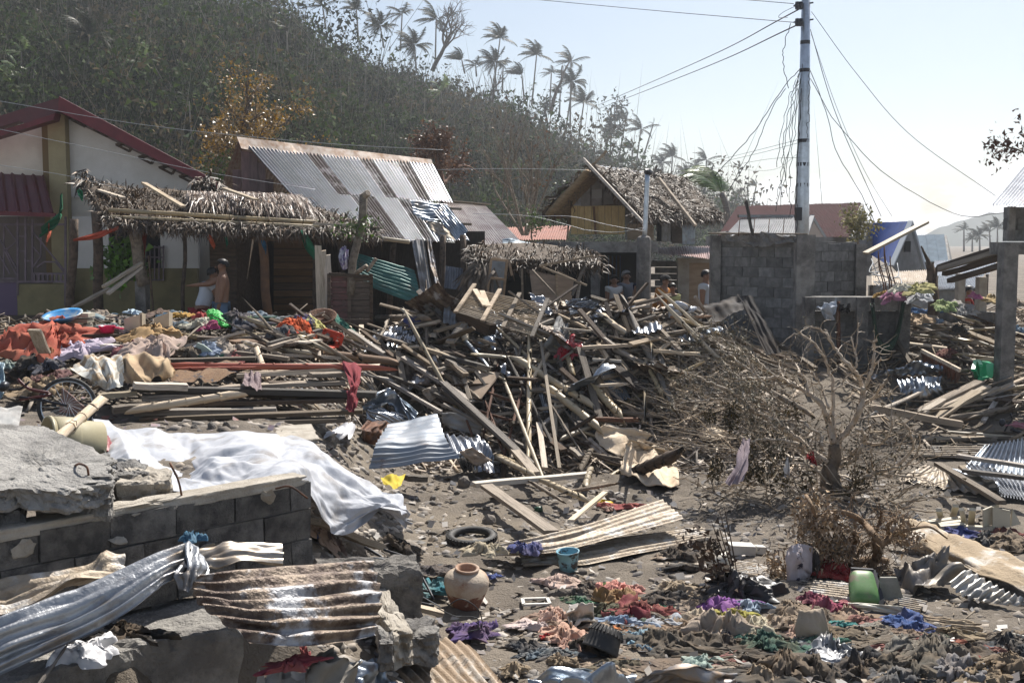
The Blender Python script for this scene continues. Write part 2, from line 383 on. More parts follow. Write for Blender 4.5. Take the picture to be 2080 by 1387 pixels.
def corrugate(ctrl,waves,amp=.012,along=1,per=6,nlong=14,smooth=True,crumple=0.,seed=0):
    # corrugated metal through a control grid; the ribs cross direction `along` (0 rows, 1 columns)
    if waves <= 3 and crumple:per,nlong=14,max(nlong,34)
    nw=waves*per+1
    V=patch(ctrl,nlong if along == 1 else nw,nw if along == 1 else nlong,smooth)
    if crumple:
        m,n=V.shape[:2];u,v=np.meshgrid(np.linspace(0,3,m),np.linspace(0,3,n),indexing='ij')
        k=1.3*m/max(m,n);V=V+normals(V)*folds(u/3,v/3,16 if waves>3 else 30,seed,crumple*(.55 if waves>3 else .4),(.06,.3))[...,None]
    n_=normals(V);ph=np.linspace(0,waves*2*math.pi,nw)
    wv=np.sin(ph)*amp
    return V+n_*(wv[None,:,None]if along == 1 else wv[:,None,None])
def gridobj(name,V,m,parent=None,thick=0.,smooth=True):
    mb=MB();mb.grid(V);o=obj(name,mb,m,parent,smooth)
    if thick:
        s_=o.modifiers.new('thickness','SOLIDIFY');s_.thickness=thick;s_.offset=0
    return o
# ================================================================ THE SETTING
GRND=mat('gravel_ground',(.182,.152,.119),(.088,.073,.058),scale=1.6,col3=(.24,.2,.15),s3=.45,lo3=.5,hi3=.75,bump=1.,bscale=38,gen='Object',rough=.95,lo=.35,hi=.7)
def axis(lo,hi,d,ext):
    a=list(np.arange(lo,hi+1e-6,d));s=d
    x=hi
    while x<ext[1]:s *= 1.3;x += s;a.append(x)
    s=d;x=lo;b=[]
    while x>ext[0]:s *= 1.3;x -= s;b.append(x)
    return np.array(b[::-1]+a)
gx=axis(-7,9,.07,(-330,330));gy=axis(4.2,24,.07,(-20,480))
GX,GY=np.meshgrid(gx,gy)
fine=((GX>-8)& (GX<10)& (GY<26))*1.
Zg=terr(GX,GY)+np.maximum(heap(GX,GY)-.18,0)*1.+fine*(fbm(GX*2.3,GY*2.3,5,3)*.05+np.abs(perlin(GX*6.1,GY*6.1,9))*.035)
m_,n_=GX.shape;idx=np.arange(m_*n_).reshape(m_,n_)
Fg=np.stack([idx[:-1,:-1],idx[:-1,1:],idx[1:,1:],idx[1:,:-1]],-1).reshape(-1,4)
g=bulk('ground',np.stack([GX,GY,Zg],-1).reshape(-1,3),Fg,GRND,True);tag(g,'brown gravel and mud ground covered in storm debris','ground',kind='structure')

# stones of the gravel: too many to count
def scatter(name,n,pos,size,m,flat=.6,seed=0,lvl=1,rough=.3):
    r_=np.random.default_rng(seed);V0,F0=ICO[lvl];k=len(V0)
    P=pos(r_,n);n=len(P);S=size(r_,n)
    V=V0[None]*(1+r_.uniform(-rough,rough,(n,k,1)))
    ax=r_.uniform(.7,1.35,(n,1,3));ax[...,2]*= flat;V=V*ax
    a=r_.uniform(0,6.28,n);c,s=np.cos(a)[:,None],np.sin(a)[:,None]
    X=V[...,0]*c-V[...,1]*s;Y=V[...,0]*s+V[...,1]*c;tl=r_.uniform(-.3,.3,(n,1))
    V=np.stack([X,Y,V[...,2]+X*tl],-1)*S[:,None,None]+P[:,None]
    return bulk(name,V.reshape(-1,3),(F0[None]+(np.arange(n)*k)[:,None,None]).reshape(-1,3),m,False)
def gpos(x0,x1,y0,y1,sink=0.):
    def f(r_,n):
        y=y0+(y1-y0)*r_.random(n)** 1.25;x=r_.uniform(x0,x1,n);x=x*(.55+.45*y/y1)
        return np.stack([x,y,surf(x,y)-.02-sink],-1)
    return f
STONE=mat('gravel_stone',(.3,.265,.225),(.15,.13,.112),scale=2,isl=.5,rough=.9,bump=.3,bscale=20)
tag(scatter('gravel',42000,gpos(-3.0,6.2,7.6,17.0),lambda r_,n:np.minimum(.009+.017*r_.pareto(2.3,n),.07),STONE,seed=3),'small grey brown stones of the open gravel','gravel',kind='stuff')
tag(scatter('gravel',9000,gpos(-4.4,-1.0,9.5,14.5),lambda r_,n:np.minimum(.01+.018*r_.pareto(2.4,n),.09),STONE,seed=4),'stones lying between the tarp and the board pile','gravel',kind='stuff')

# ---------------------------------------------------------------- hills
kx=[-700,-300,0,300,560,700,860,1000,1150,1260,1400,1500,1620,1800]
ky=[-330,-250,-170,-80,-6,62,120,185,268,335,392,424,452,478]
kr=[105,108,112,118,125,134,150,166,190,215,245,270,300,330]
kt=[56,56,57,58,60,63,70,78,94,110,135,160,190,230]
nu,nv=260,70
pu=np.linspace(-700,1800,nu);sy=np.interp(pu,kx,ky);yr=np.interp(pu,kx,kr);yt=np.interp(pu,kx,kt)
toe=np.array([[(p-1040)/FPX*t,t,.6]for p,t in zip(pu,yt)]);rid=np.array([W(p,s,r_)for p,s,r_ in zip(pu,sy,yr)]);rid[:,2]-= 3.6+1.6*(pu>620)
tv=np.linspace(0,1.25,nv)
HV=np.zeros((nv,nu,3))
for j,t in enumerate(tv):
    tt=min(t,1.);zz=tt ** .86 if t <= 1 else 1-(t-1)*1.4
    HV[j]=toe+(rid-toe)*t;HV[j,:,2]=toe[:,2]+(rid[:,2]-toe[:,2])*zz
HV[...,2]+= (fbm(HV[...,0]*.05,HV[...,1]*.05,4,4)*3.2)*np.clip(tv*4,0,1)[:,None]*np.clip((1.02-tv)*5,.25,1)[:,None]
HILLM=mat('hill_soil',(.05,.045,.028),(.085,.068,.042),scale=.09,bump=.6,bscale=2,rough=.95)
mb=MB();mb.grid(HV);tag(obj('hill',mb,HILLM,None,True,base=(0,90,0)),'steep wooded hill stripped by the storm','hill',kind='structure')
def hillpt(r_,n,lo=0.,hi=1.02,p0=-120,p1=1520):
    u=(r_.uniform(p0,p1,n)+700)/2500*(nu-1);v=r_.uniform(lo,hi,n)/1.25*(nv-1)
    i=v.astype(int);j=u.astype(int);a=(v-i)[:,None];b=(u-j)[:,None]
    return (HV[i,j]*(1-a)+HV[i+1,j]*a)*(1-b)+(HV[i,j+1]*(1-a)+HV[i+1,j+1]*a)*b
def brush(name,n,leaves,twigs,hsz,lsz,m,seed,lo=0.,hi=1.02,mt=None,p0=-120,p1=1520):
    r_=np.random.default_rng(seed);P=hillpt(r_,n,lo,hi,p0,p1)
    sc_=np.clip(r_.lognormal(-.05,.6,n),.35,3)*hsz*np.clip(P[:,1]/130,.8,1.5);k=leaves
    d=r_.normal(size=(n,k,3));d/=np.linalg.norm(d,axis=2)[...,None];rad=r_.random((n,k,1))** .45
    c=d*rad*np.array([1,1,.85]);c[...,2]=c[...,2]*.9+.75
    c=c*sc_[:,None,None]+P[:,None]
    e1=r_.normal(size=(n,k,3));e1[...,2]-= .5;e1/=np.linalg.norm(e1,axis=2)[...,None];e2=np.cross(e1,r_.normal(size=(n,k,3)));e2/=np.linalg.norm(e2,axis=2)[...,None]
    L_=(lsz*r_.uniform(.5,1.6,(n,k,1))*np.clip(P[:,1]/130,.7,1.5)[:,None,None])
    V=np.stack([c-e2*L_*.32,c+e2*L_*.32,c+e1*L_],2).reshape(-1,3)
    tag(bulk(name,V,np.arange(len(V)).reshape(-1,3),m),'mass of brown and green scrub on the hillside','scrub',kind='stuff')
    if twigs:
        k=twigs;b0=P[:,None]+r_.normal(size=(n,k,3))*sc_[:,None,None]*.5
        up=r_.normal(size=(n,k,3))*.33;up[...,2]=1;L_=sc_[:,None,None]*r_.uniform(.8,2.4,(n,k,1));sd=np.array([.03,0,0])*np.clip(P[:,1]/90,.8,3)[:,None,None]
        V=np.stack([b0-sd,b0+sd,b0+up*L_],2).reshape(-1,3)
        tag(bulk('dead_stalks',V,np.arange(len(V)).reshape(-1,3),mt),'bare grey stalks standing all over the hillside','stalks',kind='stuff')
HLB=mat('hill_leaf_brown',(.085,.072,.034),(.02,.025,.01),scale=.14,isl=.5,rough=.85,trans=.2,spec=.08,lo=.42,hi=.58)
HLG=mat('hill_leaf_green',(.03,.05,.014),(.062,.085,.026),scale=.2,isl=.45,rough=.8,trans=.22,spec=.08)
STALK=mat('stalk',(.21,.18,.14),(.13,.11,.08),scale=.3,isl=.5)
brush('hill_scrub',4200,96,6,1.15,.4,HLB,31,mt=STALK)
brush('hill_scrub',2300,90,0,1.25,.4,HLG,32)
brush('tree_clumps',150,360,5,2.5,.5,HLG,35,hi=.8,mt=STALK)
brush('tree_clumps',120,330,6,2.3,.5,mat('hill_leaf_dark',(.02,.028,.011),(.035,.036,.018),scale=.2,isl=.4,rough=.9,trans=.1,spec=.05),36,hi=.8,mt=STALK)
brush('tree_clumps',110,280,9,2.2,.45,mat('hill_leaf_straw',(.13,.1,.055),(.085,.07,.04),scale=.2,isl=.45,rough=.9,trans=.15,spec=.05),37,hi=.82,mt=STALK)
r_=np.random.default_rng(55);P_=hillpt(r_,520,.02,.84);up=np.stack([r_.normal(0,.12,520),r_.normal(0,.05,520),np.ones(520)],1)*(r_.uniform(2,6,(520,1))*P_[:,1:2]/110);sd=np.array([[.07,0,0]])*P_[:,1:2]/110
V=np.stack([P_-sd,P_+sd,P_+up],1).reshape(-1,3);tag(bulk('dead_stalks',V,np.arange(len(V)).reshape(-1,3),mat('pale_stalk',(.3,.26,.21),(.2,.17,.13),isl=.4,scale=.3)),'pale snapped trunks standing over the hill scrub','stalks',kind='stuff')
brush('hill_scrub',420,60,6,.9,.4,HLB,33,lo=.93,hi=1.03,p0=500,mt=STALK)
FARH=mat('far_hill',(.035,.045,.035),(.025,.032,.025),scale=.02,bump=.5,bscale=.2)
fx=[1500,1700,1850,1900,1960,2010,2080,2200,2400];fyy=[512,508,492,466,446,432,436,440,470]
fp=np.linspace(1500,2400,130);rows=[]
for t in np.linspace(0,1,14):
    q=[]
    for p in fp:
        top=W(p,np.interp(p,fx,fyy)+3.5*perlin(p*.05,2,3),560);b=np.array([top[0]*.84,470,-3.]);x=b+(top-b)*t;x[2]=b[2]+(top[2]-b[2])*t ** .8;q.append(x)
    rows.append(q)
mb=MB();mb.grid(np.array(rows));tag(obj('far_hill',mb,FARH,None,True),'pale blue hill far behind the right hand houses','hill',kind='structure')

# the air: one closed box round camera and scene
mh=bpy.data.materials.new('haze');mh.use_nodes=True;t_=mh.node_tree;t_.nodes.clear()
pv=t_.nodes.new('ShaderNodeVolumePrincipled');pv.inputs['Color'].default_value=(.88,.935,1,1);pv.inputs['Density'].default_value=.00066;pv.inputs['Anisotropy'].default_value=.62
mo=t_.nodes.new('ShaderNodeOutputMaterial');t_.links.new(pv.outputs[0],mo.inputs['Volume'])
mb=MB();mb.box((-420,-40,-5),(420,640,62));h=obj('haze',mb,mh,base=(0,0,-5));tag(h,'thin bright haze over the valley','haze',kind='stuff')

# ---------------------------------------------------------------- palms and trees
def frond(r_,d0,Ln,wind,droop,nl=25,wid=.27):
    P=[];p=np.zeros(3);d=np.array(d0,float);n=9
    for i in range(n):
        P.append(p.copy());f=i/(n-1)
        d=d+np.array([-wind*(.25+f),0,-droop*(.1+f)])/n*2;d/=np.linalg.norm(d);p=p+d*Ln/(n-1)
    P=np.array(P);V=[]
    tt=np.linspace(.08,1,nl);X=np.array([[np.interp(t,np.linspace(0,1,n),P[:,k])for k in range(3)]for t in tt]);Tn=np.gradient(X,axis=0);Tn/=np.linalg.norm(Tn,axis=1)[:,None]
    for i,t in enumerate(tt):
        sd=np.cross(Tn[i],[0,0,1]);sd/=max(np.linalg.norm(sd),1e-6);lw=wid*Ln*(math.sin(math.pi*min(t*.8+.18,1))+.12)
        for q in (-1,1):
            dirn=sd*q*.75+Tn[i]*.75+np.array([-wind*.5,0,-.35-.3*r_.random()]);dirn/=np.linalg.norm(dirn)
            a=X[i];b=a+dirn*lw*r_.uniform(.75,1.1);wv=Tn[i]*Ln*.021
            V += [a-wv,a+wv,b]
    for i in range(n-1):V += [P[i]+[0,0,.012*Ln],P[i]-[0,0,.012*Ln],P[i+1]]
    return V
def crown_mesh(seed,nf,wind,droop,m,wid=.27):
    r_=np.random.default_rng(seed);V=[]
    for k in range(nf):
        a=2.4*k+r_.uniform(-.4,.4);el=r_.uniform(-.2,1.25)
        d=np.array([math.cos(a)*math.cos(el)-wind*.45,math.sin(a)*math.cos(el),math.sin(el)]);d/=np.linalg.norm(d)
        V += frond(r_,d,r_.uniform(.75,1.1),wind*r_.uniform(.5,1.3),droop*r_.uniform(.5,1.5),wid=wid)
    V=np.array(V);me=bpy.data.meshes.new('crown');me.from_pydata(V.tolist(),[],np.arange(len(V)).reshape(-1,3).tolist());me.materials.append(m);return me
CRW=[crown_mesh(k,n,w_,d_,LEAFP)for k,n,w_,d_ in ((1,19,.7,1.),(2,14,1.0,.8),(3,22,.6,1.2),(4,10,1.2,1.),(5,16,1.3,.7))]
CRG=[crown_mesh(11,9,1.2,1.3,LEAFPB,.24),crown_mesh(12,12,1.,1.2,LEAFPB,.22)]
CRD=crown_mesh(13,5,.6,1.2,LEAFP,.1)
PALMG='storm battered coconut palms on and round the hill'
_d=HV-np.array([0,0,CAMZ]);_f=_d[...,1]*_cp-_d[...,2]*_sp;HPX=1040+FPX*_d[...,0]/_f;HPY=693.5-FPX*(_d[...,1]*_sp+_d[...,2]*_cp)/_f
def palm(cx,cy_,bx,by,Y,size,kind,label,lean=0.):
    e=(HPX-bx)** 2+(HPY-by)** 2;k=np.unravel_index(np.argmin(np.where(HV[...,1]<Y+3,e,1e9)),e.shape)
    if e[k]<600:Y=min(Y,HV[k][1]-1)
    top=W(cx,cy_,Y);bot=W(bx,by,Y);r0=.06*Y/100
    root=T('coconut_palm',label,'palm tree',bot,PALMG)
    q=(top-bot);P=[bot+q*t+np.array([math.sin(t*3.1)*lean,0,0])for t in np.linspace(0,1,7)]
    mb=MB();mb.tube(P,np.linspace(r0*1.5,r0*.9,7),6);obj('trunk',mb,TRUNK,root,True)
    me={'d':CRD}.get(kind)if kind == 'd' else (CRG[kind-10]if kind >= 10 else CRW[kind])
    c=put(me,'crown',root,top-bot);s_=1.02*size*Y/FPX;c.scale=(s_,s_,s_);c.rotation_euler=(0,0,random.uniform(-.35,.35))
for a in [
 (655,12,662,60,130,34,1,'coconut palm at the top left end of the skyline'),(724,20,728,82,138,38,0,'coconut palm on the skyline left of the two dense ones'),
 (772,52,780,98,142,40,2,'dense bushy palm low on the skyline'),(817,28,813,104,146,42,3,'coconut palm with dark thick trunk on the skyline'),
 (886,40,884,138,152,50,1,'tall palm beside the leafless tree on the ridge'),(842,92,846,150,140,46,2,'green palm just below the ridge under the leafless tree'),
 (938,122,944,150,158,36,4,'wind flattened palm low on the ridge'),(966,132,968,156,162,32,3,'small palm with few fronds low on the ridge'),
 (1016,78,1000,195,168,42,0,'tallest leaning palm of the cluster of three on the ridge'),(1004,126,1008,182,168,40,2,'short dense palm in front of the tallest of the cluster'),
 (1022,132,1020,190,172,26,3,'thin palm right of the tallest of the cluster'),(1090,112,1080,215,180,42,0,'palm with round crown and curved trunk alone on the ridge'),
 (1060,152,1065,205,178,36,4,'lower palm just left of the one with round crown'),(1120,148,1116,228,184,26,3,'thin sparse palm beside the broken trunk'),
 (1160,125,1158,262,190,40,1,'highest palm of the stacked pair right of the broken trunk'),(1164,166,1148,272,190,42,2,'lower palm of the stacked pair'),
 (1186,208,1174,292,196,44,0,'bushy palm where the ridge drops away'),(1138,190,1136,240,190,26,4,'small palm half way down below the broken trunk'),
 (1272,242,1252,345,220,34,4,'thin palm with curved trunk right of the round leaved tree'),(1302,262,1290,350,225,40,1,'palm with spreading crown above the thatched hut'),
 (1327,252,1298,350,225,14,'d','headless leaning palm trunk above the thatched hut'),(1240,272,1240,335,215,26,2,'small palm in front of the round leaved tree'),
 (1284,302,1283,352,225,28,4,'low palm just over the thatched hut roof'),(1366,318,1362,385,240,36,0,'palm behind the steel pipe of the concrete post'),
 (1345,330,1342,390,245,28,2,'dense short palm behind the thatch ridge'),(1435,325,1432,400,250,34,1,'feathery palm standing right of the hut in the haze'),
 (1412,338,1410,405,252,28,3,'pale small palm left of the feathery one'),(1392,350,1392,410,250,26,2,'hazy palm low behind the hut roof end'),
 (1536,378,1526,425,260,20,4,'lone small palm against the sky left of the steel pole'),(1500,398,1502,430,250,24,3,'hazy palm behind the bent green palm'),
 (895,185,902,232,128,44,10,'dark green palm in the middle of the slope above the brown tree'),
 (44,106,40,196,92,44,10,'palm high on the slope at the left edge of the photo'),(38,146,38,222,86,56,11,'bent palm above the red roof at the left edge'),
 (182,72,176,212,96,66,2,'large windswept palm high on the left slope'),(284,126,284,206,88,62,10,'palm with pale trunk and hanging fronds on the left slope'),
 (450,122,452,180,96,48,11,'green palm leaning left above the yellow leaved tree'),(582,64,588,184,104,44,1,'sparse palm with bright rachis above the sheet roof'),
 (384,206,390,300,70,50,'d','nearly stripped palm with one glossy frond above the red roof end'),(398,6,398,72,106,40,3,'palm trunk at the top edge of the photo'),
 (545,4,548,62,118,44,2,'palm at the top of the slope left of the skyline'),(62,14,60,74,104,50,1,'shaded palm in the top left corner'),
 (178,14,180,70,106,46,4,'shaded palm at the top above the large windswept one'),
 (1958,466,1958,512,240,24,3,'thin distant palm left of the right hand house'),(1990,478,1990,512,230,26,2,'dense distant palm behind the fallen beams'),
 (2026,462,2026,512,225,30,0,'taller distant palm behind the fallen beams'),(2010,470,2012,512,235,24,4,'distant palm between the dense and the taller one'),
 (1975,484,1975,514,240,20,2,'low distant palm by the slate roof')]:palm(*a)
def branchtree(name,label,cat,base,H,spread,seed,m,lev=3,nb=4,r0=.06,kr=5,lean=(0,0,0),leaf=None,nleaf=0,lsz=.1,stems=1,up=.25,group=None,crook=.18):
    r_=np.random.default_rng(seed);base=np.asarray(base,float);tips=[]
    root=T(name,label,cat,base,group);mt,mbr=MB(),MB()
    def grow(p,d,Ln,r,l,mb_):
        n=5;P=[p];d=d/np.linalg.norm(d)
        for i in range(n-1):
            d=d+r_.normal(size=3)*crook*(.45 if l == lev else 1)+np.array([0,0,up*.12])+np.array(lean)*.1;d/=np.linalg.norm(d);P.append(P[-1]+d*Ln/(n-1))
        mb_.tube(P,np.linspace(r,r*(.62 if l else .25),n),kr if l>1 else 4,False)
        if l <= 1:tips.extend([(P[2],d),(P[3],d),(P[4],d)])
        if l == 0:return
        for k in range(nb):
            i=r_.integers(1 if l<lev else 2,n);dd=d+r_.normal(size=3)*spread;dd[2]+= up;grow(P[i],dd,Ln*r_.uniform(.5,.8),r*r_.uniform(.45,.62),l-1,mbr)
    for k in range(stems):
        a=k*2.4+r_.uniform(0,1);s=.0 if stems == 1 else .42
        grow(base+np.array([math.cos(a),math.sin(a),0])*(.08 if stems>1 else 0),np.array([math.cos(a)*s,math.sin(a)*s,1])+np.array(lean),H*(.5 if stems == 1 else r_.uniform(.45,.7)),r0*(1 if stems == 1 else .75),lev,mt)
    obj('trunk',mt,m,root,True);obj('branches',mbr,m,root,True)
    if leaf is not None and nleaf:
        V=[]
        for k in range(nleaf):
            p,d=tips[r_.integers(len(tips))];p=p+r_.normal(size=3)*lsz*1.2;a=r_.normal(size=3);a/=np.linalg.norm(a);b=np.cross(a,r_.normal(size=3));b/=np.linalg.norm(b)
            L_=lsz*r_.uniform(.6,1.3);V += [p-b*L_*.35,p+b*L_*.35,p+a*L_]
        tag(bulk('leaves',V,np.arange(len(V)).reshape(-1,3),leaf,parent=root,base=base),kind='stuff')
    return root
YLEAF=mat('ochre_leaf',(.3,.19,.05),(.2,.12,.035),scale=3,isl=.5,rough=.4,trans=.25)
BLEAF=mat('brown_leaf',(.17,.09,.05),(.1,.055,.035),scale=3,isl=.5,rough=.5,trans=.2)
GLEAF=mat('green_leaf',(.09,.15,.035),(.06,.1,.025),scale=3,isl=.45,rough=.45,trans=.3)
DLEAF=mat('dull_green_leaf',(.08,.09,.045),(.1,.085,.05),scale=3,isl=.5,rough=.55,trans=.2)
branchtree('leafy_tree','tree with ochre leaves behind the red roof and sheet roof','tree',W(505,445,38),4.7,.8,5,BARKD,lev=3,nb=6,r0=.1,leaf=YLEAF,nleaf=5200,lsz=.1)
branchtree('leafy_tree','second thinner ochre leaved tree behind the sheet roof ridge','tree',W(432,400,40),2.7,.75,6,BARKD,lev=3,nb=4,r0=.08,leaf=YLEAF,nleaf=1100,lsz=.11)
branchtree('withered_tree','withered tree with rust brown leaves right of the sheet roof','tree',W(912,440,40),3.1,.6,8,mat('reddish_bark',(.2,.11,.07),(.12,.07,.045),scale=8),lev=3,nb=5,r0=.15,leaf=BLEAF,nleaf=2600,lsz=.1,up=.3)
branchtree('bare_tree','leafless many stemmed tree between the sheet roof and thatched hut','tree',W(1066,478,38),3.2,.4,10,BARK,lev=3,nb=3,r0=.055,stems=8,up=.35,crook=.1,leaf=BLEAF,nleaf=160,lsz=.1)
branchtree('bare_tree','leafless spreading tree on the skyline beside the tall palm','tree',W(878,145,152),9.5,.62,12,BARKD,lev=4,nb=4,r0=.3,lean=(.35,0,0),kr=4)
branchtree('broken_tree','tree snapped to a dark forked trunk on the ridge','tree',W(1118,232,184),10.,.35,14,BARKD,lev=2,nb=2,r0=.35,lean=(.25,0,0))
branchtree('leafy_tree','tree with round separate leaves on the falling ridge','tree',W(1228,330,212),10.,.6,16,BARKD,lev=3,nb=4,r0=.25,leaf=mat('hazy_leaf',(.06,.07,.04),isl=.3),nleaf=330,lsz=.7)
branchtree('leafy_tree','low round leaved tree left of the falling ridge palms','tree',W(1112,262,188),5.,.7,17,BARKD,lev=3,nb=3,r0=.2,leaf=MATS['hazy_leaf'],nleaf=160,lsz=.6)
branchtree('bare_tree','thin leafless tree among the scrub at mid ridge','tree',W(1000,215,150),6.,.5,19,BARKD,lev=3,nb=3,r0=.16)
branchtree('shrub','bright green shrub against the left side of the hut','shrub',W(1152,484,33),1.5,.8,21,BARK,lev=3,nb=4,r0=.03,leaf=GLEAF,nleaf=420,lsz=.09)
branchtree('shrub','green shrub at the foot of the leafless many stemmed tree','shrub',W(1080,486,36),1.,.9,22,BARK,lev=3,nb=4,r0=.03,leaf=GLEAF,nleaf=300,lsz=.09)
branchtree('shrub','green shrub between the red roof end and sheet roof','shrub',W(437,382,36),1.1,.9,23,BARK,lev=3,nb=4,r0=.03,leaf=GLEAF,nleaf=320,lsz=.1)
branchtree('shrub','pale yellow green shrub beside the rebar of the far red house','shrub',W(1742,506,30),1.1,.8,24,BARK,lev=3,nb=5,r0=.03,leaf=mat('pale_leaf',(.25,.22,.1),(.16,.16,.07),isl=.4,trans=.2),nleaf=700,lsz=.1)
branchtree('dead_branch','dead branch with curled brown leaves at the right edge of the sky','branch',W(2120,330,19),1.0,.7,26,BARKD,lev=2,nb=4,r0=.02,lean=(-1.1,0,-.3),leaf=mat('curled_leaf',(.09,.045,.03),isl=.3),nleaf=200,lsz=.085,up=.05)
# big bent palm right of the hut
root=T('coconut_palm','bent green palm with fronds blown left right of the hut','palm tree',W(1466,560,44),PALMG)
mb=MB();mb.tube(crom([W(1466,560,44),W(1474,480,44),W(1477,430,44),W(1466,392,44)],9),np.linspace(.16,.11,9),7);obj('trunk',mb,TRUNK,root,True)
V=[];r_=np.random.default_rng(4)
for k in range(11):V += frond(r_,(-.8+.1*k,-.3+.06*k,.8-.05*k),1.9*r_.uniform(.7,1.1),.75,1.3,30,.3)
tag(bulk('crown',np.array(V)+W(1466,392,44),np.arange(len(V)).reshape(-1,3),LEAFPB,parent=root,base=W(1466,392,44)))
# ================================================================ BUILDINGS AND WALLS
def lerp(a,b,t):return np.asarray(a)*(1-t)+np.asarray(b)*t
def quadpt(q,u,v):return lerp(lerp(q[0],q[1],u),lerp(q[3],q[2],u),v)     # q: top left, top right, bottom right, bottom left
def sheetroof(root,q,cols,rows,waves,m,amp=.014,seed=0,skip=(),nm='roof_sheet',lift=.018,jit=.02):
    r_=np.random.default_rng(seed)
    for j in range(rows):
        for i in range(cols):
            if (i,j)in skip:continue
            u0,u1=i/cols-.006,(i+1)/cols+.006;v0,v1=max(j/rows-.02,0),(j+1)/rows+.015
            u0,u1=max(u0,0),min(u1,1.0)
            c=np.array([[quadpt(q,u0,v0),quadpt(q,u1,v0)],[quadpt(q,u0,v1),quadpt(q,u1,v1)]])
            n_=np.cross(c[0,1]-c[0,0],c[1,0]-c[0,0]);n_/=np.linalg.norm(n_);n_ *= np.sign(n_[2])
            c=c+n_*(lift*((i % 2)+(rows-j)*.6-.5)*.6)
            c[1]+= n_*r_.uniform(-.5,1,(2,1))*jit
            gridobj(nm,corrugate(c,waves,amp,along=1,per=6,nlong=4,smooth=False),m,root)
def wallquad(root,name,P,m,thick=.12,nrm=(0,1,0)):
    mb=MB();mb.poly(P,thick,nrm);return obj(name,mb,m,root)
def thatch(name,q,n,ln,wd,m,root,seed=0,lift=.12,mess=.5,curl=.5,extra=None):
    # loose leaf strips lying down a slope; q as in quadpt
    r_=np.random.default_rng(seed);u=r_.random(n);v=r_.random(n)
    q=[np.asarray(k)for k in q]
    p=(q[0]*((1-u)*(1-v))[:,None]+q[1]*(u*(1-v))[:,None]+q[2]*(u*v)[:,None]+q[3]*((1-u)*v)[:,None])
    dn=(q[3]+q[2]-q[0]-q[1]);dn/=np.linalg.norm(dn);ac=(q[1]+q[2]-q[0]-q[3]);ac/=np.linalg.norm(ac);nn=np.cross(ac,dn);nn *= np.sign(nn[2])
    d=dn+r_.normal(size=(n,3))*mess*np.array([1,1,.8]);d/=np.linalg.norm(d,axis=1)[:,None]
    s=np.cross(d,nn);s/=np.linalg.norm(s,axis=1)[:,None];L_=ln*r_.uniform(.5,1.4,(n,1));w_=wd*r_.uniform(.5,1.5,(n,1))
    s=s+nn*r_.normal(size=(n,1))*.35
    p=p+nn*(r_.random((n,1))*lift)
    if extra is not None:p=p+nn*extra(u,v)[:,None]
    c=nn*r_.normal(size=(n,1))*curl*L_*.4
    V=np.stack([p-s*w_*.5,p+s*w_*.5,p+d*L_*.55+s*w_*.5+c,p+d*L_*.55-s*w_*.5+c,p+d*L_+c*.3-nn*L_*.12],1)
    k=np.arange(n)[:,None]*5
    F=np.vstack([np.hstack([k,k+1,k+2]),np.hstack([k,k+2,k+3]),np.hstack([k+3,k+2,k+4])])
    o=bulk(name,V.reshape(-1,3),F,m,parent=root,base=wbase(root));o['kind']='stuff';return o
def post(root,name,a,b,r,m,k=7,wob=.0):
    P=crom([a,lerp(a,b,.35)+np.array([wob,0,0]),lerp(a,b,.7)-np.array([wob,0,0]),b],7);mb=MB();mb.tube(P,r,k);return obj(name,mb,m,root,True)
def bars(root,name,segs,w_,m,d=None):
    mb=MB()
    for a,b in segs:mb.bar(a,b,w_,d or w_)
    return obj(name,mb,m,root)

# ---- cream house with maroon roof (far left)
Y0=27.0;w0=lambda x,y,d=0.:W(x,y,Y0+d)
root=T('gabled_house','cream walled house with maroon gable roof at the left edge','house',w0(180,690))
wallquad(root,'gable_wall',[w0(-120,690),w0(-120,322),w0(0,268),w0(100,236),w0(122,212),w0(432,372),w0(432,690)],CREAM,.2)
mb=MB();mb.poly([w0(140,400,-.06),w0(140,226,-.06),w0(432,374,-.06),w0(432,420,-.06)],.05,(0,1,0));obj('white_gable_panel',mb,WHITEW,root)
mb=MB();mb.box(w0(108,600,-.34),w0(139,228,-.1));obj('pilaster',mb,OCHRE,root)
mb=MB();mb.box(w0(96,600,-.22),w0(107,250,-.1));obj('pilaster',mb,mat('brown_trim',(.2,.14,.07)),root)
mb=MB()
for a,b,c,d in (((122,197),(432,366),3.0,0),):mb.poly([w0(a[0],a[1],-.9),w0(b[0],b[1],-.9),w0(b[0]+8,b[1]+14,-.9),w0(118,222,-.9)],9,(-.42,1,0))
obj('roof',mb,MAROON,root)
mb=MB();mb.poly([w0(120,196,-.95),w0(440,368,-.95),w0(440,385,-.95),w0(118,226,-.95)],.05,(0,1,0));obj('barge_board',mb,MAROOND,root)
mb=MB();mb.poly([w0(-140,278,-.9),w0(122,198,-.9),w0(120,226,-.9),w0(52,252,-.9),w0(40,246,-.9),w0(-140,300,-.9)],.3,(0,1,0));obj('roof_edge',mb,MAROON,root)
mb=MB();mb.poly([w0(-140,320,-1.),w0(108,244,-1.),w0(112,230,-1.),w0(50,251,-1.),w0(-140,303,-1.)],.35,(0,1,0));obj('gutter',mb,MAROOND,root)
for x,y in ((168,247),(213,267),(258,297),(303,322),(345,343),(386,361)):
    mb=MB();p=w0(x,y,-.4);mb.bar(p-[.22,0,-.02],p+[.2,0,.12],.25,.05);mb.bar(p-[.22,0,-.02],p+[.05,0,-.12],.06,.05);mb.bar(p+[.05,0,-.12],p+[.2,0,.1],.06,.05);obj('bracket',mb,BARKD,root)
q=[W(-60,352,26.6),W(90,360,26.6),W(110,436,25.2),W(-60,430,25.2)]
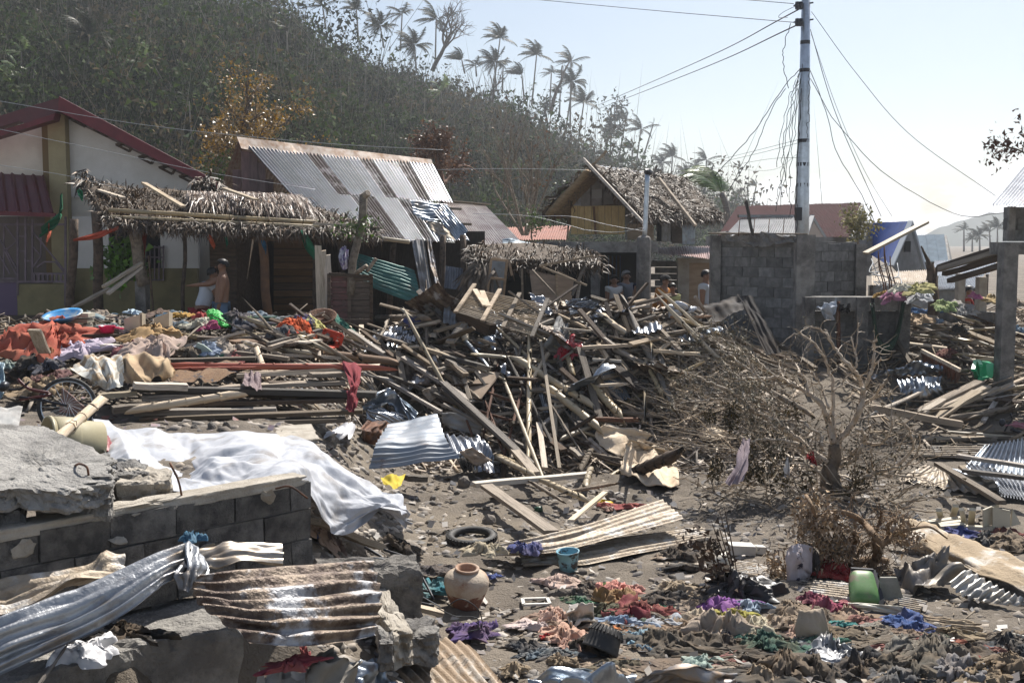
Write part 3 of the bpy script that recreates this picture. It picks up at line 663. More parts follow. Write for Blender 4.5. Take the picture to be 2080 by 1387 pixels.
mb=MB();V=patch(np.array([[q[0],q[1]],[q[3],q[2]]]),2,43,False);nn=normals(V);V=V+nn*(np.where(np.arange(43)% 6 == 0,.05,0)[None,:,None]);mb.grid(V);o=obj('lean_to_roof',mb,MAROON,root);s_=o.modifiers.new('t','SOLIDIFY');s_.thickness=.03
mb=MB();mb.poly([W(-60,427,25.18),W(112,433,25.18),W(112,441,25.18),W(-60,436,25.18)],.06,(0,1,0));obj('lean_to_fascia',mb,MAROOND,root)
mb=MB();mb.box(W(-120,690,26.85),W(142,440,26.9));obj('porch_back',mb,mat('dim_wall',(.16,.13,.11)),root)
# grille of the porch
yg=25.6;wg=lambda x,y:W(x,y,yg)
gr=bars(root,'grille',[(wg(-60,456),wg(133,456)),(wg(-60,572),wg(133,572)),(wg(133,440),wg(133,620)),(wg(36,440),wg(36,600)),(wg(52,440),wg(52,572)),(wg(66,446),wg(66,572)),(wg(-60,566),wg(36,566))]+
     [(wg(x,572),wg(x,556))for x in range(70,133,9)]+[(wg(66,556),wg(133,556))],.045,IRON)
bars(gr,'grille_lattice',[(wg(66,470),wg(133,552)),(wg(66,500),wg(83,520)),(wg(83,520),wg(66,545)),(wg(83,520),wg(83,480)),(wg(75,543),wg(90,532)),(wg(90,532),wg(112,532)),(wg(112,532),wg(130,553)),(wg(66,530),wg(52,530)),
     (wg(-10,470),wg(34,545)),(wg(10,458),wg(34,490)),(wg(34,490),wg(10,510)),(wg(10,510),wg(34,560)),(wg(0,520),wg(20,556)),(wg(8,458),wg(8,566)),(wg(36,510),wg(52,510)),(wg(36,480),wg(52,480))],.03,IRON)
mb=MB();mb.box(wg(36,640),wg(133,577)+[0,.15,0]);obj('porch_wall',mb,DADO,root)
mb=MB();mb.box(wg(-60,640),wg(33,570)+[0,.06,0]);obj('gate',mb,mat('violet_gate',(.12,.08,.14),rough=.5),root)
# wall under the awning with barred window
yb=26.2;wb=lambda x,y,d=0:W(x,y,yb+d)
mb=MB();mb.box(wb(150,545),wb(224,440,.15));mb.box(wb(327,545),wb(404,440,.15));mb.box(wb(224,470),wb(327,440,.15));obj('porch_wall_upper',mb,WHITEW,root)
mb=MB();mb.box(wb(150,690,-.01),wb(404,545,.15));obj('porch_wall_dado',mb,DADO,root)
mb=MB();mb.box(wb(224,545,.1),wb(327,470,.14));win=obj('window',mb,BLACK,root)
bars(win,'window_grille',[(wb(x,499,-.06),wb(x,570,-.06))for x in range(224,336,9)]+[(wb(222,499,-.06),wb(333,503,-.06)),(wb(222,520,-.06),wb(333,523,-.06)),(wb(222,569,-.06),wb(333,569,-.06))],.03,IRON)

# ---- thatched awning in front
def wz(x,y,Y):return W(x,y,Y)
root=T('thatched_awning','long sagging thatched awning on posts in front of the cream house','awning',wz(400,700,23.5))
q=[wz(165,378,25.2),wz(640,432,25.6),wz(770,478,22.6),wz(215,458,22.6)]
mb=MB();V=patch(np.array([[q[0],q[1]],[q[3],q[2]]]),12,30,False);V[...,2]+= fbm(V[...,0]*1.3,V[...,1]*1.3,3,3)*.14;mb.grid(V);o=obj('thatch_base',mb,THATD,root,True);s_=o.modifiers.new('t','SOLIDIFY');s_.thickness=.12;s_.offset=-1
thatch('thatch',q,17000,.24,.017,THAT,root,3,lift=.14,mess=.7,curl=.4)
thatch('thatch',[wz(150,352,25.5),wz(208,384,25.5),wz(220,402,25),wz(160,380,25)],260,.42,.035,THAT,root,4,lift=.2,mess=.35)
thatch('ridge_thatch',[wz(395,384,24.8),wz(455,392,24.8),wz(455,400,24.6),wz(395,392,24.6)],160,.35,.04,THAT,root,5,lift=.35,mess=.4,curl=.3)
for a,b,c,d,s in (((380,400),(500,402),(520,452),(385,440),6),((480,398),(590,404),(640,452),(500,448),7)):
    qq=[wz(*a,24.4),wz(*b,24.6),wz(*c,23.2),wz(*d,23.2)]
    thatch('thatch_mat',qq,1700,.5,.014,mat('thatch_brush',(.24,.165,.11),(.15,.1,.07),scale=6,isl=.4,rough=.45,spec=.6),root,s,lift=.1,mess=.16,curl=.2,extra=lambda u,v:.28*np.sin(v*2.2))
thatch('eave_fringe',[wz(215,448,22.6),wz(770,472,22.6),wz(775,482,22.45),wz(215,462,22.45)],3000,.26,.016,THAT,root,8,lift=.1,mess=.5,curl=.4)
for (x0,y0),(x1,y1),Y,r in (((222,427),(640,452),22.7,.045),((225,440),(650,460),22.55,.03),((600,462),(832,492),22.5,.04)):post(root,'rail',wz(x0,y0,Y),wz(x1,y1,Y),r,BAMB)
for (x0,y0),(x1,y1),Y in (((292,372),(372,420),23.6),((455,383),(520,406),24),((640,455),(725,458),22.7),((200,386),(250,402),24.8)):bars(root,'batten',[(wz(x0,y0,Y-.4),wz(x1,y1,Y-1.2))],.12,WOODP,.04)
for (x0,y0),(x1,y1),Y in (((258,452),(372,466),22.9),((372,464),(640,490),22.9)):bars(root,'beam',[(wz(x0,y0,Y),wz(x1,y1,Y))],.1,mat('brown_beam',(.16,.09,.05),(.1,.06,.035),scale=4),.16)
for x0,y0,x1,y1,r,m in ((195,430,203,660,.1,BARKD),(268,452,292,580,.12,BARK),(150,445,142,660,.09,BARKD),(530,470,545,640,.09,mat('reddish_post',(.2,.11,.06),(.14,.08,.05),scale=6)),(640,470,650,660,.1,BARKD),(375,470,372,640,.04,BARKD)):post(root,'post',wz(x0,y0,22.9),wz(x1,y1,22.9),r,m,8,.02)
bars(root,'red_post',[(wz(474,478,24),wz(472,650,24))],.09,mat('red_paint',(.22,.03,.02)))
bars(root,'red_post',[(wz(296,455,23.2),wz(286,560,23))],.06,MATS['red_paint'])
mb=MB();mb.box(wz(276,660,22.95),wz(304,570,23.25));obj('concrete_base',mb,CONC,root)
bars(root,'plank_post',[(wz(302,520,22.7),wz(312,640,22.6))],.06,WOODD,.03)
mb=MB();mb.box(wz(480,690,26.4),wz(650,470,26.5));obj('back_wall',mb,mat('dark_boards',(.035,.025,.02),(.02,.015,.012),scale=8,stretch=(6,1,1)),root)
for i in range(11):                                    # woven screen of slats at the right end
    y0=492+i*14;mb=MB();mb.box(wz(556,y0+12.4,24.6+(i % 2)*.02),wz(642,y0,24.64+(i % 2)*.02));obj('screen_slat',mb,mat('smoked_slats',(.14,.085,.045),(.08,.05,.03),scale=7,stretch=(.4,1,9),rnd=.3),root)
mb=MB();mb.box(wz(482,650,23.5),wz(484,480,26));obj('side_wall',mb,WOODD,root)

# ---- door leaves standing at the right end of the awning
root=T('panelled_door','weathered maroon double door leaves standing upright beside the awning','door',wz(710,690,21.5))
for x0,x1,m in ((672,708,mat('peeling_maroon',(.18,.085,.08),(.1,.07,.06),scale=5,stretch=(1,1,5),bump=.4)),(712,752,mat('grey_door',(.13,.1,.08),(.09,.07,.055),scale=5,stretch=(1,1,5),bump=.4))):
    for i in range(8):mb=MB();mb.box(wz(x0,571+i*12.6,21.5),wz(x1,559.6+i*12.6,21.53+.02*(i % 2)));obj('door_board',mb,m,root)
for x in (668,709.5,754):bars(root,'stile',[(wz(x,556,21.47),wz(x,665,21.47))],.06,WOODD)
bars(root,'rail',[(wz(668,557,21.45),wz(754,562,21.45))],.06,WOODD)
for i,(x0,x1)in enumerate(((646,650),(655,661),(664,667),(659,668))):
    o=timber('p',wz(x0,500+i*9,21.8),wz(x1+3,668,21.4),.13,.03,WOODP);tag(o,('leftmost','widest','rightmost','slanting')[i]+' pale upright board beside the maroon door leaves','board','pale boards upright beside the door')

# ---- house with rust streaked corrugated roof
root=T('sheet_roof_house','wooden house under a large rust streaked corrugated roof','house',wz(780,690,26))
q=[wz(500,293,27.4),wz(880,334,30.3),wz(958,487,27.4),wz(668,482,24.6)]
GRS=mat('rusty_roof_streak',(.2,.19,.19),(.035,.022,.016),rough=.6,metal=.25,scale=2.5,lo=.35,hi=.5)
for i in range(14):
    for j in range(2):
        if i>11 and j:continue
        sheetroof(root,[quadpt(q,i/14,j/2),quadpt(q,(i+1)/14+.004,j/2),quadpt(q,(i+1)/14+.004,(j+1.04)/2),quadpt(q,i/14,(j+1.04)/2)],1,1,4,GRS if (i,j)in ((4,0),(8,0),(11,0),(5,1),(6,1),(9,1))else GALVR,.02,i+20*j,lift=.02+.02*(i % 2)+.03*(1-j),jit=.012)
c=np.array([[quadpt(q,.86,.56),quadpt(q,.955,.56)],[quadpt(q,.86,1),quadpt(q,.985,1.01)]]);gridobj('roof_sheet',corrugate(c,7,.02,1,6,6,False),GALVR,root)
ridge=np.array([wz(481,279,27.3),wz(600,293,28.1),wz(740,309,29.2),wz(876,325,30.4)])
mb=MB();V=np.array([crom(ridge+[0,.5,-.28],24),crom(ridge,24),crom(ridge+[.1,-.16,-.3],24)]);V[2]+= fbm(np.arange(24)*.6,np.zeros(24),2)[:,None]*.06;mb.grid(V);o=obj('ridge_cap',mb,mat('rusty_ridge',(.5,.43,.37),(.28,.17,.1),scale=4,metal=.4,rough=.5,lo=.4,hi=.65),root);s_=o.modifiers.new('t','SOLIDIFY');s_.thickness=.012
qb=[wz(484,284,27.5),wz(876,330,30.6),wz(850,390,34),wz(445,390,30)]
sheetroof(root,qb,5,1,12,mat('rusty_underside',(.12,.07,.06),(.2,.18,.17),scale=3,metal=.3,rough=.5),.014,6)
for i,(x,yt_)in enumerate(((474,345),(492,300),(508,305),(524,330),(540,365),(560,400))):
    mb=MB();mb.box(wz(x,440,28.05+.02*(i % 2)),wz(x+15.4,yt_,28.1));obj('gable_board',mb,mat('pink_grey_boards',(.2,.15,.15),(.14,.11,.11),scale=5,rnd=.3,stretch=(4,1,.5)),root)
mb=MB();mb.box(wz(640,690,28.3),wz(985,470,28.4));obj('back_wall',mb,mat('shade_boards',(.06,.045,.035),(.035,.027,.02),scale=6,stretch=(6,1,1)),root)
for x0,x1,y1 in ((850,862,640),(690,700,650),(800,790,640),(940,946,640),(900,896,640)):post(root,'post',wz(x0,478,26.6),wz(x1,y1,26.3),.07,BARKD)
bars(root,'eave_beam',[(wz(680,486,25.2),wz(948,490,27.6))],.06,WOODD,.1)
bars(root,'rafter',[(wz(880,392,29.2),wz(915,435,28.6))],.08,BARKD)
def sheet(name,label,ctrl,waves,m,amp=.014,along=1,crumple=0.,seed=0,nl=14,smooth=True,group=None,per=6,cat='metal sheet',thick=.0):
    V=corrugate(np.array(ctrl),waves,amp,along,per,nl,smooth,crumple,seed);o=gridobj(name,V,m,None,thick);return tag(o,label,cat,group)
sheet('corrugated_sheet','grey corrugated sheet bent loose on the eave of the sheet roof',[[wz(834,409,27.6),wz(893,414,27.9)],[wz(842,446,27.2),wz(897,452,27.3)]],6,GALVB,along=0,crumple=.08,seed=2)
sheet('corrugated_sheet','grey corrugated sheet folded down over the broken roof corner',[[wz(880,430,27.4),wz(906,415,27.6)],[wz(905,460,26.9),wz(930,443,27)],[wz(926,487,26.6),wz(951,470,26.8)]],7,GALVB,along=1,crumple=.06,seed=3)
sheet('corrugated_sheet','flat dull sheet hanging below the folded one at the roof corner',[[wz(868,452,27.1),wz(905,455,27.1)],[wz(880,484,26.8),wz(925,486,26.8)]],2,DIRTY,.01,crumple=.05,seed=4)
sheet('corrugated_sheet','teal corrugated sheet collapsed under the sheet roof',[[wz(718,512,25.2),wz(775,528,25.1),wz(842,548,25.2)],[wz(715,556,24.7),wz(775,592,24.6),wz(858,618,24.6)]],9,TEAL,along=0,crumple=.06,seed=5)
sheet('corrugated_sheet','tall grey sheet leaning upright under the sheet roof eave',[[wz(836,488,25.6),wz(862,486,25.7)],[wz(860,618,24.6),wz(882,614,24.8)]],4,mat('dull_grey_sheet',(.3,.3,.3),(.18,.16,.14),scale=4,metal=.4,rough=.5),seed=6,crumple=.04)
sheet('corrugated_sheet','narrow rusty strip of sheet leaning beside the tall grey sheet',[[wz(866,486,25.6),wz(876,486,25.7)],[wz(888,600,24.6),wz(900,600,24.8)]],2,RUST,seed=7,crumple=.05)
sheet('corrugated_sheet','small bright corrugated panel in the gap behind the leaning branches',[[wz(905,540,26),wz(940,545,26)],[wz(902,585,25.8),wz(938,590,25.8)]],7,GALV,seed=8)

# ---- lower roof to its right
root=T('shed','low shed with rusty ribbed roof right of the sheet roof house','shed',wz(980,640,30))
q=[wz(905,410,31.5),wz(985,417,32.5),wz(1062,494,29.5),wz(955,506,28.2)]
sheetroof(root,q,3,1,8,mat('brown_roof',(.42,.38,.35),(.26,.21,.19),scale=2,metal=.6,rough=.3),.02,8)
bars(root,'ridge_board',[(wz(903,407,31.5),wz(992,415,32.6))],.2,WOODP,.03)
for y0,x0 in ((423,918),(454,938),(487,950)):bars(root,'purlin',[(wz(x0-20,y0,29.4),wz(x0+20,y0+2,29.4))],.12,WOODP,.06)
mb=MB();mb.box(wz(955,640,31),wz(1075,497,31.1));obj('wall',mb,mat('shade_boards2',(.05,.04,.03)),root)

# ---- collapsed thatched stall
root=T('collapsed_stall','collapsed stall with shaggy thatch roof and leaning plywood panels','stall',wz(1080,660,25))
q=[wz(950,512,26.5),wz(1190,520,27),wz(1225,548,25),wz(965,545,25)]
mb=MB();V=patch(np.array([[q[0],lerp(q[0],q[1],.5)+[0,0,.12],q[1]],[q[3],lerp(q[3],q[2],.5)+[0,0,.05],q[2]]]),8,20);mb.grid(V);o=obj('thatch_base',mb,THATD,root,True);s_=o.modifiers.new('t','SOLIDIFY');s_.thickness=.14
thatch('thatch',q,7500,.28,.018,THAT,root,13,lift=.16,mess=.6,curl=.4)
thatch('hanging_thatch',[wz(955,535,24.9),wz(1010,540,24.9),wz(1000,570,24.8),wz(950,570,24.8)],420,.55,.045,mat('dark_thatch',(.15,.12,.09),(.08,.06,.045),isl=.5),root,14,lift=.1,mess=.3)
def panel(P,m,name='panel',t=.03):mb=MB();mb.poly([np.asarray(p)for p in P],t,(0,1,0));return obj(name,mb,m,root)
panel([wz(1082,604,24.6),wz(1075,548,24.9),wz(1128,560,24.9),wz(1134,625,24.6)],PLY);panel([wz(1133,610,24.58),wz(1132,548,24.88),wz(1166,566,24.9),wz(1160,622,24.6)],PLY)
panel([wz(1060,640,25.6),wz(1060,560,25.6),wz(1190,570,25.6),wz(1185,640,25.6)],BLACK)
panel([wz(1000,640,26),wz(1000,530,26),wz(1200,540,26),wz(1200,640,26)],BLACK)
for a,b,w_ in (((1080,548),(1140,612),.1),((1095,540),(1192,580),.09),((1130,558),(1134,630),.05),((1185,548),(1162,600),.07),((1178,570),(1170,622),.06),((1160,592),(1190,540),.05),((1060,545),(1062,620),.05),((1205,520),(1100,540),.06)):bars(root,'frame_pole',[(wz(*a,24.4),wz(*b,24.3))],w_,WOOD,.04)
root=T('door_leaf','grey board door with pale wooden frame standing in the collapsed stall','door',wz(1008,640,24.6))
panel([wz(992,600,24.6),wz(1000,530,24.8),wz(1028,532,24.8),wz(1022,605,24.6)],mat('blue_grey_board',(.22,.25,.27),(.15,.17,.18),scale=3),'door_panel')
for a,b in (((989,602),(998,526)),((998,526),(1032,530)),((1030,528),(1022,606)),((992,564),(1026,568)),((1034,530),(1040,560))):bars(root,'frame',[(wz(*a,24.5),wz(*b,24.5))],.07,PLY,.05)
sheet('flat_sheet','dark blue flat sheet lying over the stall beside the shed roof',[[wz(1020,486,27),wz(1095,492,27)],[wz(1022,500,26.5),wz(1108,512,26.5)]],1,mat('blue_sheet',(.09,.13,.17),rough=.5,metal=.3),.03,crumple=.1,seed=9)

# ---- thatched hut on a concrete ground floor
root=T('thatched_hut','two storey thatched hut with crossed ridge poles on a concrete ground floor','house',wz(1270,640,29))
hf=29.0
RL,RR=wz(1196,343,28.3),wz(1382,366,32.5)
q=[RL,RR,wz(1462,443,31.2),wz(1290,440,27.4)]
ql=[wz(1188,344,28.4),RR+[-.3,.3,.05],wz(1330,430,33.5),wz(1106,437,28.6)]
for k,qq in enumerate((q,ql)):
    mb=MB();V=patch(np.array([[qq[0],lerp(qq[0],qq[1],.5)-[0,0,.05],qq[1]],[qq[3],lerp(qq[3],qq[2],.5)+[0,0,.06],qq[2]]]),10,24);V[...,2]+= fbm(V[...,0]*1.5,V[...,1]*1.5,k,3)*.1;mb.grid(V);o=obj('roof',mb,THATD if k == 0 else mat('bamboo_underside',(.3,.2,.1),(.18,.12,.06),scale=6,stretch=(1,1,8)),root,True);s_=o.modifiers.new('t','SOLIDIFY');s_.thickness=.14;s_.offset=-1
thatch('thatch',q,19000,.21,.018,THAT,root,21,lift=.16,mess=.55,curl=.4)
thatch('thatch',ql,1500,.4,.05,THAT,root,22,lift=.15,mess=.4,curl=.6)
thatch('eave_fringe',[wz(1285,432,27.4),wz(1462,438,31.2),wz(1466,448,31),wz(1288,446,27.2)],1600,.26,.02,THAT,root,23,lift=.1,mess=.5,curl=.4)
thatch('eave_fringe',[wz(1188,346,28.2),wz(1200,346,28.2),wz(1112,440,28.2),wz(1100,436,28.2)],320,.3,.035,mat('straw',(.32,.23,.13),(.2,.14,.08),isl=.5),root,24,lift=.1,mess=.6)
mb=MB();V=np.array([crom([RL+[-.2,-.12,.04],lerp(RL,RR,.5)+[-.1,-.1,.0],RR+[0,-.1,.02]],16),crom([RL+[0,0,.12],lerp(RL,RR,.5)+[0,0,.1],RR+[0,0,.1]],16),crom([RL+[.16,-.1,.02],lerp(RL,RR,.5)+[.16,-.1,-.02],RR+[.1,-.1,.02]],16)]);mb.grid(V);obj('ridge_cap',mb,GALV,root)
for a,b,Y in (((1184,322),(1306,452),27.6),((1232,307),(1196,345),28.2),((1334,337),(1326,358),30.6),((1338,362),(1412,458),29.2),((1340,345),(1300,440),31.5)):bars(root,'ridge_pole',[(wz(*a,Y),wz(*b,Y-(.6 if b[1]>400 else 0)))],.11,WOOD,.06)
W_=lambda x,y,d=0:wz(x,y,hf+d)
for i in range(8):                                     # woven wall panels of the gable side
    x0=1160+i*13.7;mb=MB();mb.box(W_(x0+.3,476,.02*(i % 2)),W_(x0+13.2,418,.06));obj('woven_panel',mb,AMAK,root)
mb=MB();mb.poly([W_(1180,419,-.03),W_(1182,382,-.03),W_(1196,366,-.03),W_(1212,366,-.03),W_(1245,396,-.03),W_(1246,414,-.03),W_(1215,418,-.03)],.03,(0,1,0));obj('gable_board',mb,mat('grey_gable',(.26,.23,.2),(.18,.15,.13),scale=4),root)
mb=MB();mb.poly([W_(1164,418,.1),W_(1166,400,.1),W_(1200,352,.1),W_(1268,414,.1),W_(1268,418,.1)],.05,(0,1,0));obj('gable_boards',mb,mat('brown_gable',(.16,.11,.075),(.1,.07,.05),scale=6,stretch=(5,1,.6)),root)
mb=MB();mb.poly([W_(1202,386,-.05),W_(1202,404,-.05),W_(1224,402,-.05),W_(1224,384,-.05)],.02,(0,1,0));obj('patch_board',mb,mat('pale_patch',(.34,.31,.28)),root)
for x in (1200,1224):bars(root,'batten',[(W_(x,368 if x<1210 else 384,-.07),W_(x,418,-.07))],.05,BARKD,.03)
mb=MB();mb.poly([W_(1164,418,-.04),W_(1165,398,-.04),W_(1180,392,-.04),W_(1180,418,-.04)],.02,(0,1,0));obj('metal_patch',mb,GREYB,root)
bars(root,'wall_pole',[(W_(1206,420,-.05),W_(1210,476,-.05))],.08,MATS['reddish_post'],.04)
side=[(1270,1292,420,487,GREYB),(1274,1328,455,487,PLY),(1292,1334,428,456,MATS['brown_gable']),(1334,1344,430,490,BLACK),(1344,1364,445,490,MATS['dull_grey_sheet']),(1364,1386,440,494,MATS['grey_door'])]
for i,(x0,x1,y0,y1,m)in enumerate(side):
    ya=hf+(x0-1270)/130*2.4;mb=MB();a,b,c,d=wz(x0,y1,ya),wz(x1,y1+1,ya+.4),wz(x1,y0,ya+.4),wz(x0,y0,ya);mb.poly([a,b,c,d],.05,(.1,1,0));obj('side_panel',mb,m,root)
gridobj('side_sheet',corrugate(np.array([[wz(1386,456,30.2),wz(1412,456,30.4)],[wz(1386,496,30.2),wz(1412,496,30.4)]]),8,.014,1,6,4,False),GALVB,root)
mb=MB();mb.box(W_(1096,513,-.9),W_(1300,491,3.));obj('floor_slab',mb,CONC,root)
for x0,x1 in ((1198,1217),(1120,1132)):mb=MB();mb.box(W_(x0,660,-.7),W_(x1,513,-.35));obj('column',mb,CONC,root)
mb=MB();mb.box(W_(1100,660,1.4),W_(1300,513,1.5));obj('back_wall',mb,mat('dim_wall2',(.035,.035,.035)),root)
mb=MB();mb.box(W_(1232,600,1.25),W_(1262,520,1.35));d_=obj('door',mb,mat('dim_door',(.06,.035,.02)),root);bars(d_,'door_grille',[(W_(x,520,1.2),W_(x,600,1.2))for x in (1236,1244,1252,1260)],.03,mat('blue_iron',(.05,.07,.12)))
q=[wz(1322,503,30.5),wz(1445,500,31),wz(1448,526,28.6),wz(1330,515,28.4)]
sheetroof(root,q,3,1,9,mat('pinkish_roof',(.3,.2,.18),(.2,.11,.1),scale=3,metal=.2,rough=.5),.014,31,nm='awning_sheet')
for i,yb_ in enumerate(range(530,650,13)):
    for j in range(3):
        x0=1322+j*18+(i % 2)*9;mb=MB();mb.box(W_(x0,yb_+12.3,.9),W_(min(x0+17.4,1376),yb_,1.0));obj('block',mb,BLOCK,root)
mb=MB();mb.box(W_(1376,660,.3),W_(1398,524,.5));mb.box(W_(1376,534,.29),W_(1445,524,.5));obj('door_frame',mb,CONCL,root)
mb=MB();mb.box(W_(1398,660,.42),W_(1444,534,.46));obj('door',mb,PLY,root)

# ---- concrete post with steel pipe
root=T('gate_post','broken concrete post with a steel pipe rising from it before the hut','post',wz(1308,660,26.5))
mb=MB();mb.lathe([(.17,-2.1),(.165,0),(.15,.06),(.09,.1),(0,.11)],wz(1308,488,26.5),8);obj('concrete_shaft',mb,CONC,root)
post(root,'pipe',wz(1309,490,26.5),wz(1315,352,26.5),.055,STEEL,8);mb=MB();mb.blob(wz(1316,350,26.5),(.1,.1,.12),3);obj('pipe_cap',mb,BLKM,root)

# ---- concrete block wall ruin
def blockwall(root,A,B,ztop,zbot,bl=.4,bh=.2,thick=.15,m=BLOCK,seed=0,ragged=0,miss=(),jig=0.):
    r_=np.random.default_rng(seed);A=np.array([A[0],A[1]],float);B=np.array([B[0],B[1]],float);d=B-A;Ln=np.linalg.norm(d);d/=Ln;n_=np.array([-d[1],d[0]]);n_ *= np.sign(n_[1])
    rows=int(math.ceil((ztop-zbot)/bh))
    for j in range(rows):
        z1=ztop-j*bh;z0=z1-bh;x=-(.5*bl if j % 2 else 0)
        i=0
        while x<Ln:
            a,b=max(x,0),min(x+bl,Ln);x += bl;i += 1
            if b-a<.05 or (j,i)in miss:continue
            g_=.006;o_=r_.uniform(-.006,.006);P=[]
            for z in (z0+g_,z1-g_):
                for s,t in ((a+g_,0),(b-g_,0),(b-g_,thick),(a+g_,thick)):q_=A+d*s+n_*(t+o_);q_=q_+r_.uniform(-jig,jig,2);P.append((q_[0],q_[1],z+r_.uniform(-jig,jig)*.7+(r_.uniform(-ragged,0)if j == 0 and z>z0+.1 else 0)))
            mb=MB();mb.hexa(P);obj('block',mb,m,root)
    P=[]
    for z in (zbot,ztop-.02):
        for s,t in ((0.01,.02),(Ln-.01,.02),(Ln-.01,thick-.02),(.01,thick-.02)):q_=A+d*s+n_*t;P.append((q_[0],q_[1],z))
    mb=MB();mb.hexa(P);obj('mortar',mb,MORT,root)
def shaft(root,x0,x1,yt_,zb,Y,dp,m=CONC,name='column'):
    a,b=wz(x0,yt_,Y),wz(x1,yt_,Y);mb=MB();mb.box((a[0],Y,zb),(b[0],Y+dp,a[2]));return obj(name,mb,m,root)
root=T('block_wall_ruin','tall ruined corner of grey concrete block walls right of the heap','wall',wz(1620,740,22.6))
A_,B_=wz(1462,482,24.2),wz(1622,480,22.7)
blockwall(root,A_,B_,3.38,.8,seed=1,ragged=.05)
blockwall(root,wz(1655,490,22.9),wz(1740,490,23.6),3.3,1.6,seed=2,ragged=.06)
shaft(root,1446,1465,478,.7,24.1,.25);shaft(root,1620,1657,477,.7,22.5,.3);shaft(root,1740,1762,496,.7,23.5,.28)
mb=MB();V=patch(np.array([[wz(1466,476,24.05),wz(1540,474,23.3),wz(1618,478,22.6)],[wz(1466,490,24.05),wz(1540,500,23.3),wz(1618,492,22.6)]]),4,20);V += rng.normal(size=V.shape)*.02;mb.grid(V);o=obj('plaster_edge',mb,CONC,root);s_=o.modifiers.new('t','SOLIDIFY');s_.thickness=.05
for x in (1500,1530,1560,1590):post(root,'rebar',wz(x,480,23.3),wz(x+3,445,23.3),.008,RUSTY,4)
post(root,'top_pole',wz(1440,474,24),wz(1640,476,22.6),.02,WOOD,5)
o=timber('p',wz(1529,478,23.2),wz(1515,408,23.2),.09,.05,WOOD);tag(o,'single board standing upright on top of the tall block wall','board')
o=timber('p',wz(1758,515,22.5),wz(1880,452,23.5),.16,.05,BAMB);tag(o,'long yellowish board jutting out sideways from the block wall','board')
root=T('low_block_wall','low block wall with concrete tie beam and columns in front of the ruin','wall',wz(1750,750,21.6))
blockwall(root,wz(1652,620,21.8),wz(1838,620,21.6),2.0,.6,seed=3)
a,b=wz(1650,602,21.75),wz(1848,630,21.55);mb=MB();mb.box((a[0],21.5,b[2]),(b[0],21.85,a[2]));obj('tie_beam',mb,CONC,root)
for x0,x1,Y in ((1742,1765,21.4),(1828,1851,21.4),(1636,1656,21.5)):shaft(root,x0,x1,604,.6,Y,.22)
for x in (1796,1802,1808,1814,1820):post(root,'rebar',wz(x,606,21.6),wz(x-12-(x % 4)*3,520-(x % 5)*5,21.6),.011,RUSTY,4,.02)
post(root,'rusty_post',wz(1702,612,21.45),wz(1704,740,21.45),.04,RUSTY,6)
hm=np.array([wz(1772,612,21.3),wz(1782,680,21.2),wz(1802,698,21.15),wz(1822,672,21.2),wz(1836,608,21.3)])
cc=crom(hm,24);V=np.array([cc+np.array([0,-.02,.0]),cc+np.array([0,-.1,-.05]),cc+np.array([0,.0,-.13]),cc+np.array([0,.1,-.04])]);V[1:3]+= (np.sin(np.linspace(0,math.pi,24))[None,:,None]*np.array([0,0,-.05]))
rt=T('hammock','dark green net hammock hanging on the low block wall','hammock',wz(1800,700,21.2));mb=MB();mb.grid(V);o=obj('hammock_cloth',mb,mat('hammock_green',(.02,.05,.03),(.035,.06,.035),scale=20),rt,True);o.modifiers.new('t','SOLIDIFY').thickness=.01
for e in (0,-1):post(rt,'rope',cc[e]+[0,0,.06],cc[e]-[0,.03,.05],.03,BLACK,6)

# ---- houses behind the block walls
def housebox(root,P,zb,m,dp):
    mb=MB();mb.poly(P,dp,(0,1,0));return obj('wall',mb,m,root)
root=T('red_roof_house','far house with long faded red corrugated roof behind the block wall','house',wz(1620,560,40))
q=[wz(1498,419,42),wz(1748,412,42),wz(1728,482,37.5),wz(1458,480,37.5)]
sheetroof(root,q,8,1,12,OLDRED,.016,41)
mb=MB();mb.poly([wz(1748,413,42),wz(1768,490,42),wz(1728,490,38),wz(1728,482,38)],.1,(1,0,0));obj('gable_wall',mb,GREYB,root)
mb=MB();mb.box(wz(1458,560,38.5),wz(1728,480,41));obj('wall',mb,GREYB,root);bars(root,'barge_board',[(wz(1746,412,41.9),wz(1766,490,41.9))],.12,WOODD,.05)
root=T('grey_roof_house','house with bright grey ribbed roof and pale gable boards behind the block wall','house',wz(1590,560,33))
q=[wz(1505,444,34.5),wz(1648,440,34.5),wz(1640,482,32),wz(1470,482,32)]
sheetroof(root,q,4,1,9,mat('chalky_roof',(.2,.205,.215),(.15,.155,.165),scale=2,metal=.3,rough=.6,spec=.2),.022,43)
mb=MB();mb.box(wz(1500,440,34.5)-[0,.1,.03],wz(1652,440,34.5)+[0,.15,.05]);obj('ridge_cap',mb,GALV,root)
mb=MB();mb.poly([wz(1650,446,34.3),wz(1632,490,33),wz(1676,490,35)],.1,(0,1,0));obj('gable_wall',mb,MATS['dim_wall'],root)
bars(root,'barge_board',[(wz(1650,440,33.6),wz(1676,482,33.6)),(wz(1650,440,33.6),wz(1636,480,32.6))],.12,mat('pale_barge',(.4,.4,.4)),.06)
mb=MB();mb.box(wz(1480,560,32.3),wz(1660,482,34));obj('wall',mb,GREYB,root)
root=T('blue_roof_house','steep house with bright blue ribbed roof and white barge boards','house',wz(1820,570,37))
q=[wz(1762,453,39.5),wz(1850,450,37.5),wz(1808,540,36),wz(1762,512,39)]
sheetroof(root,q,4,1,9,BLUER,.016,45)
mb=MB();mb.poly([wz(1850,454,37.6),wz(1812,540,36.5),wz(1826,556,36.8),wz(1878,556,38)],.1,(0,1,0));obj('gable_wall',mb,mat('shade_gable',(.2,.2,.2),(.15,.15,.15)),root)
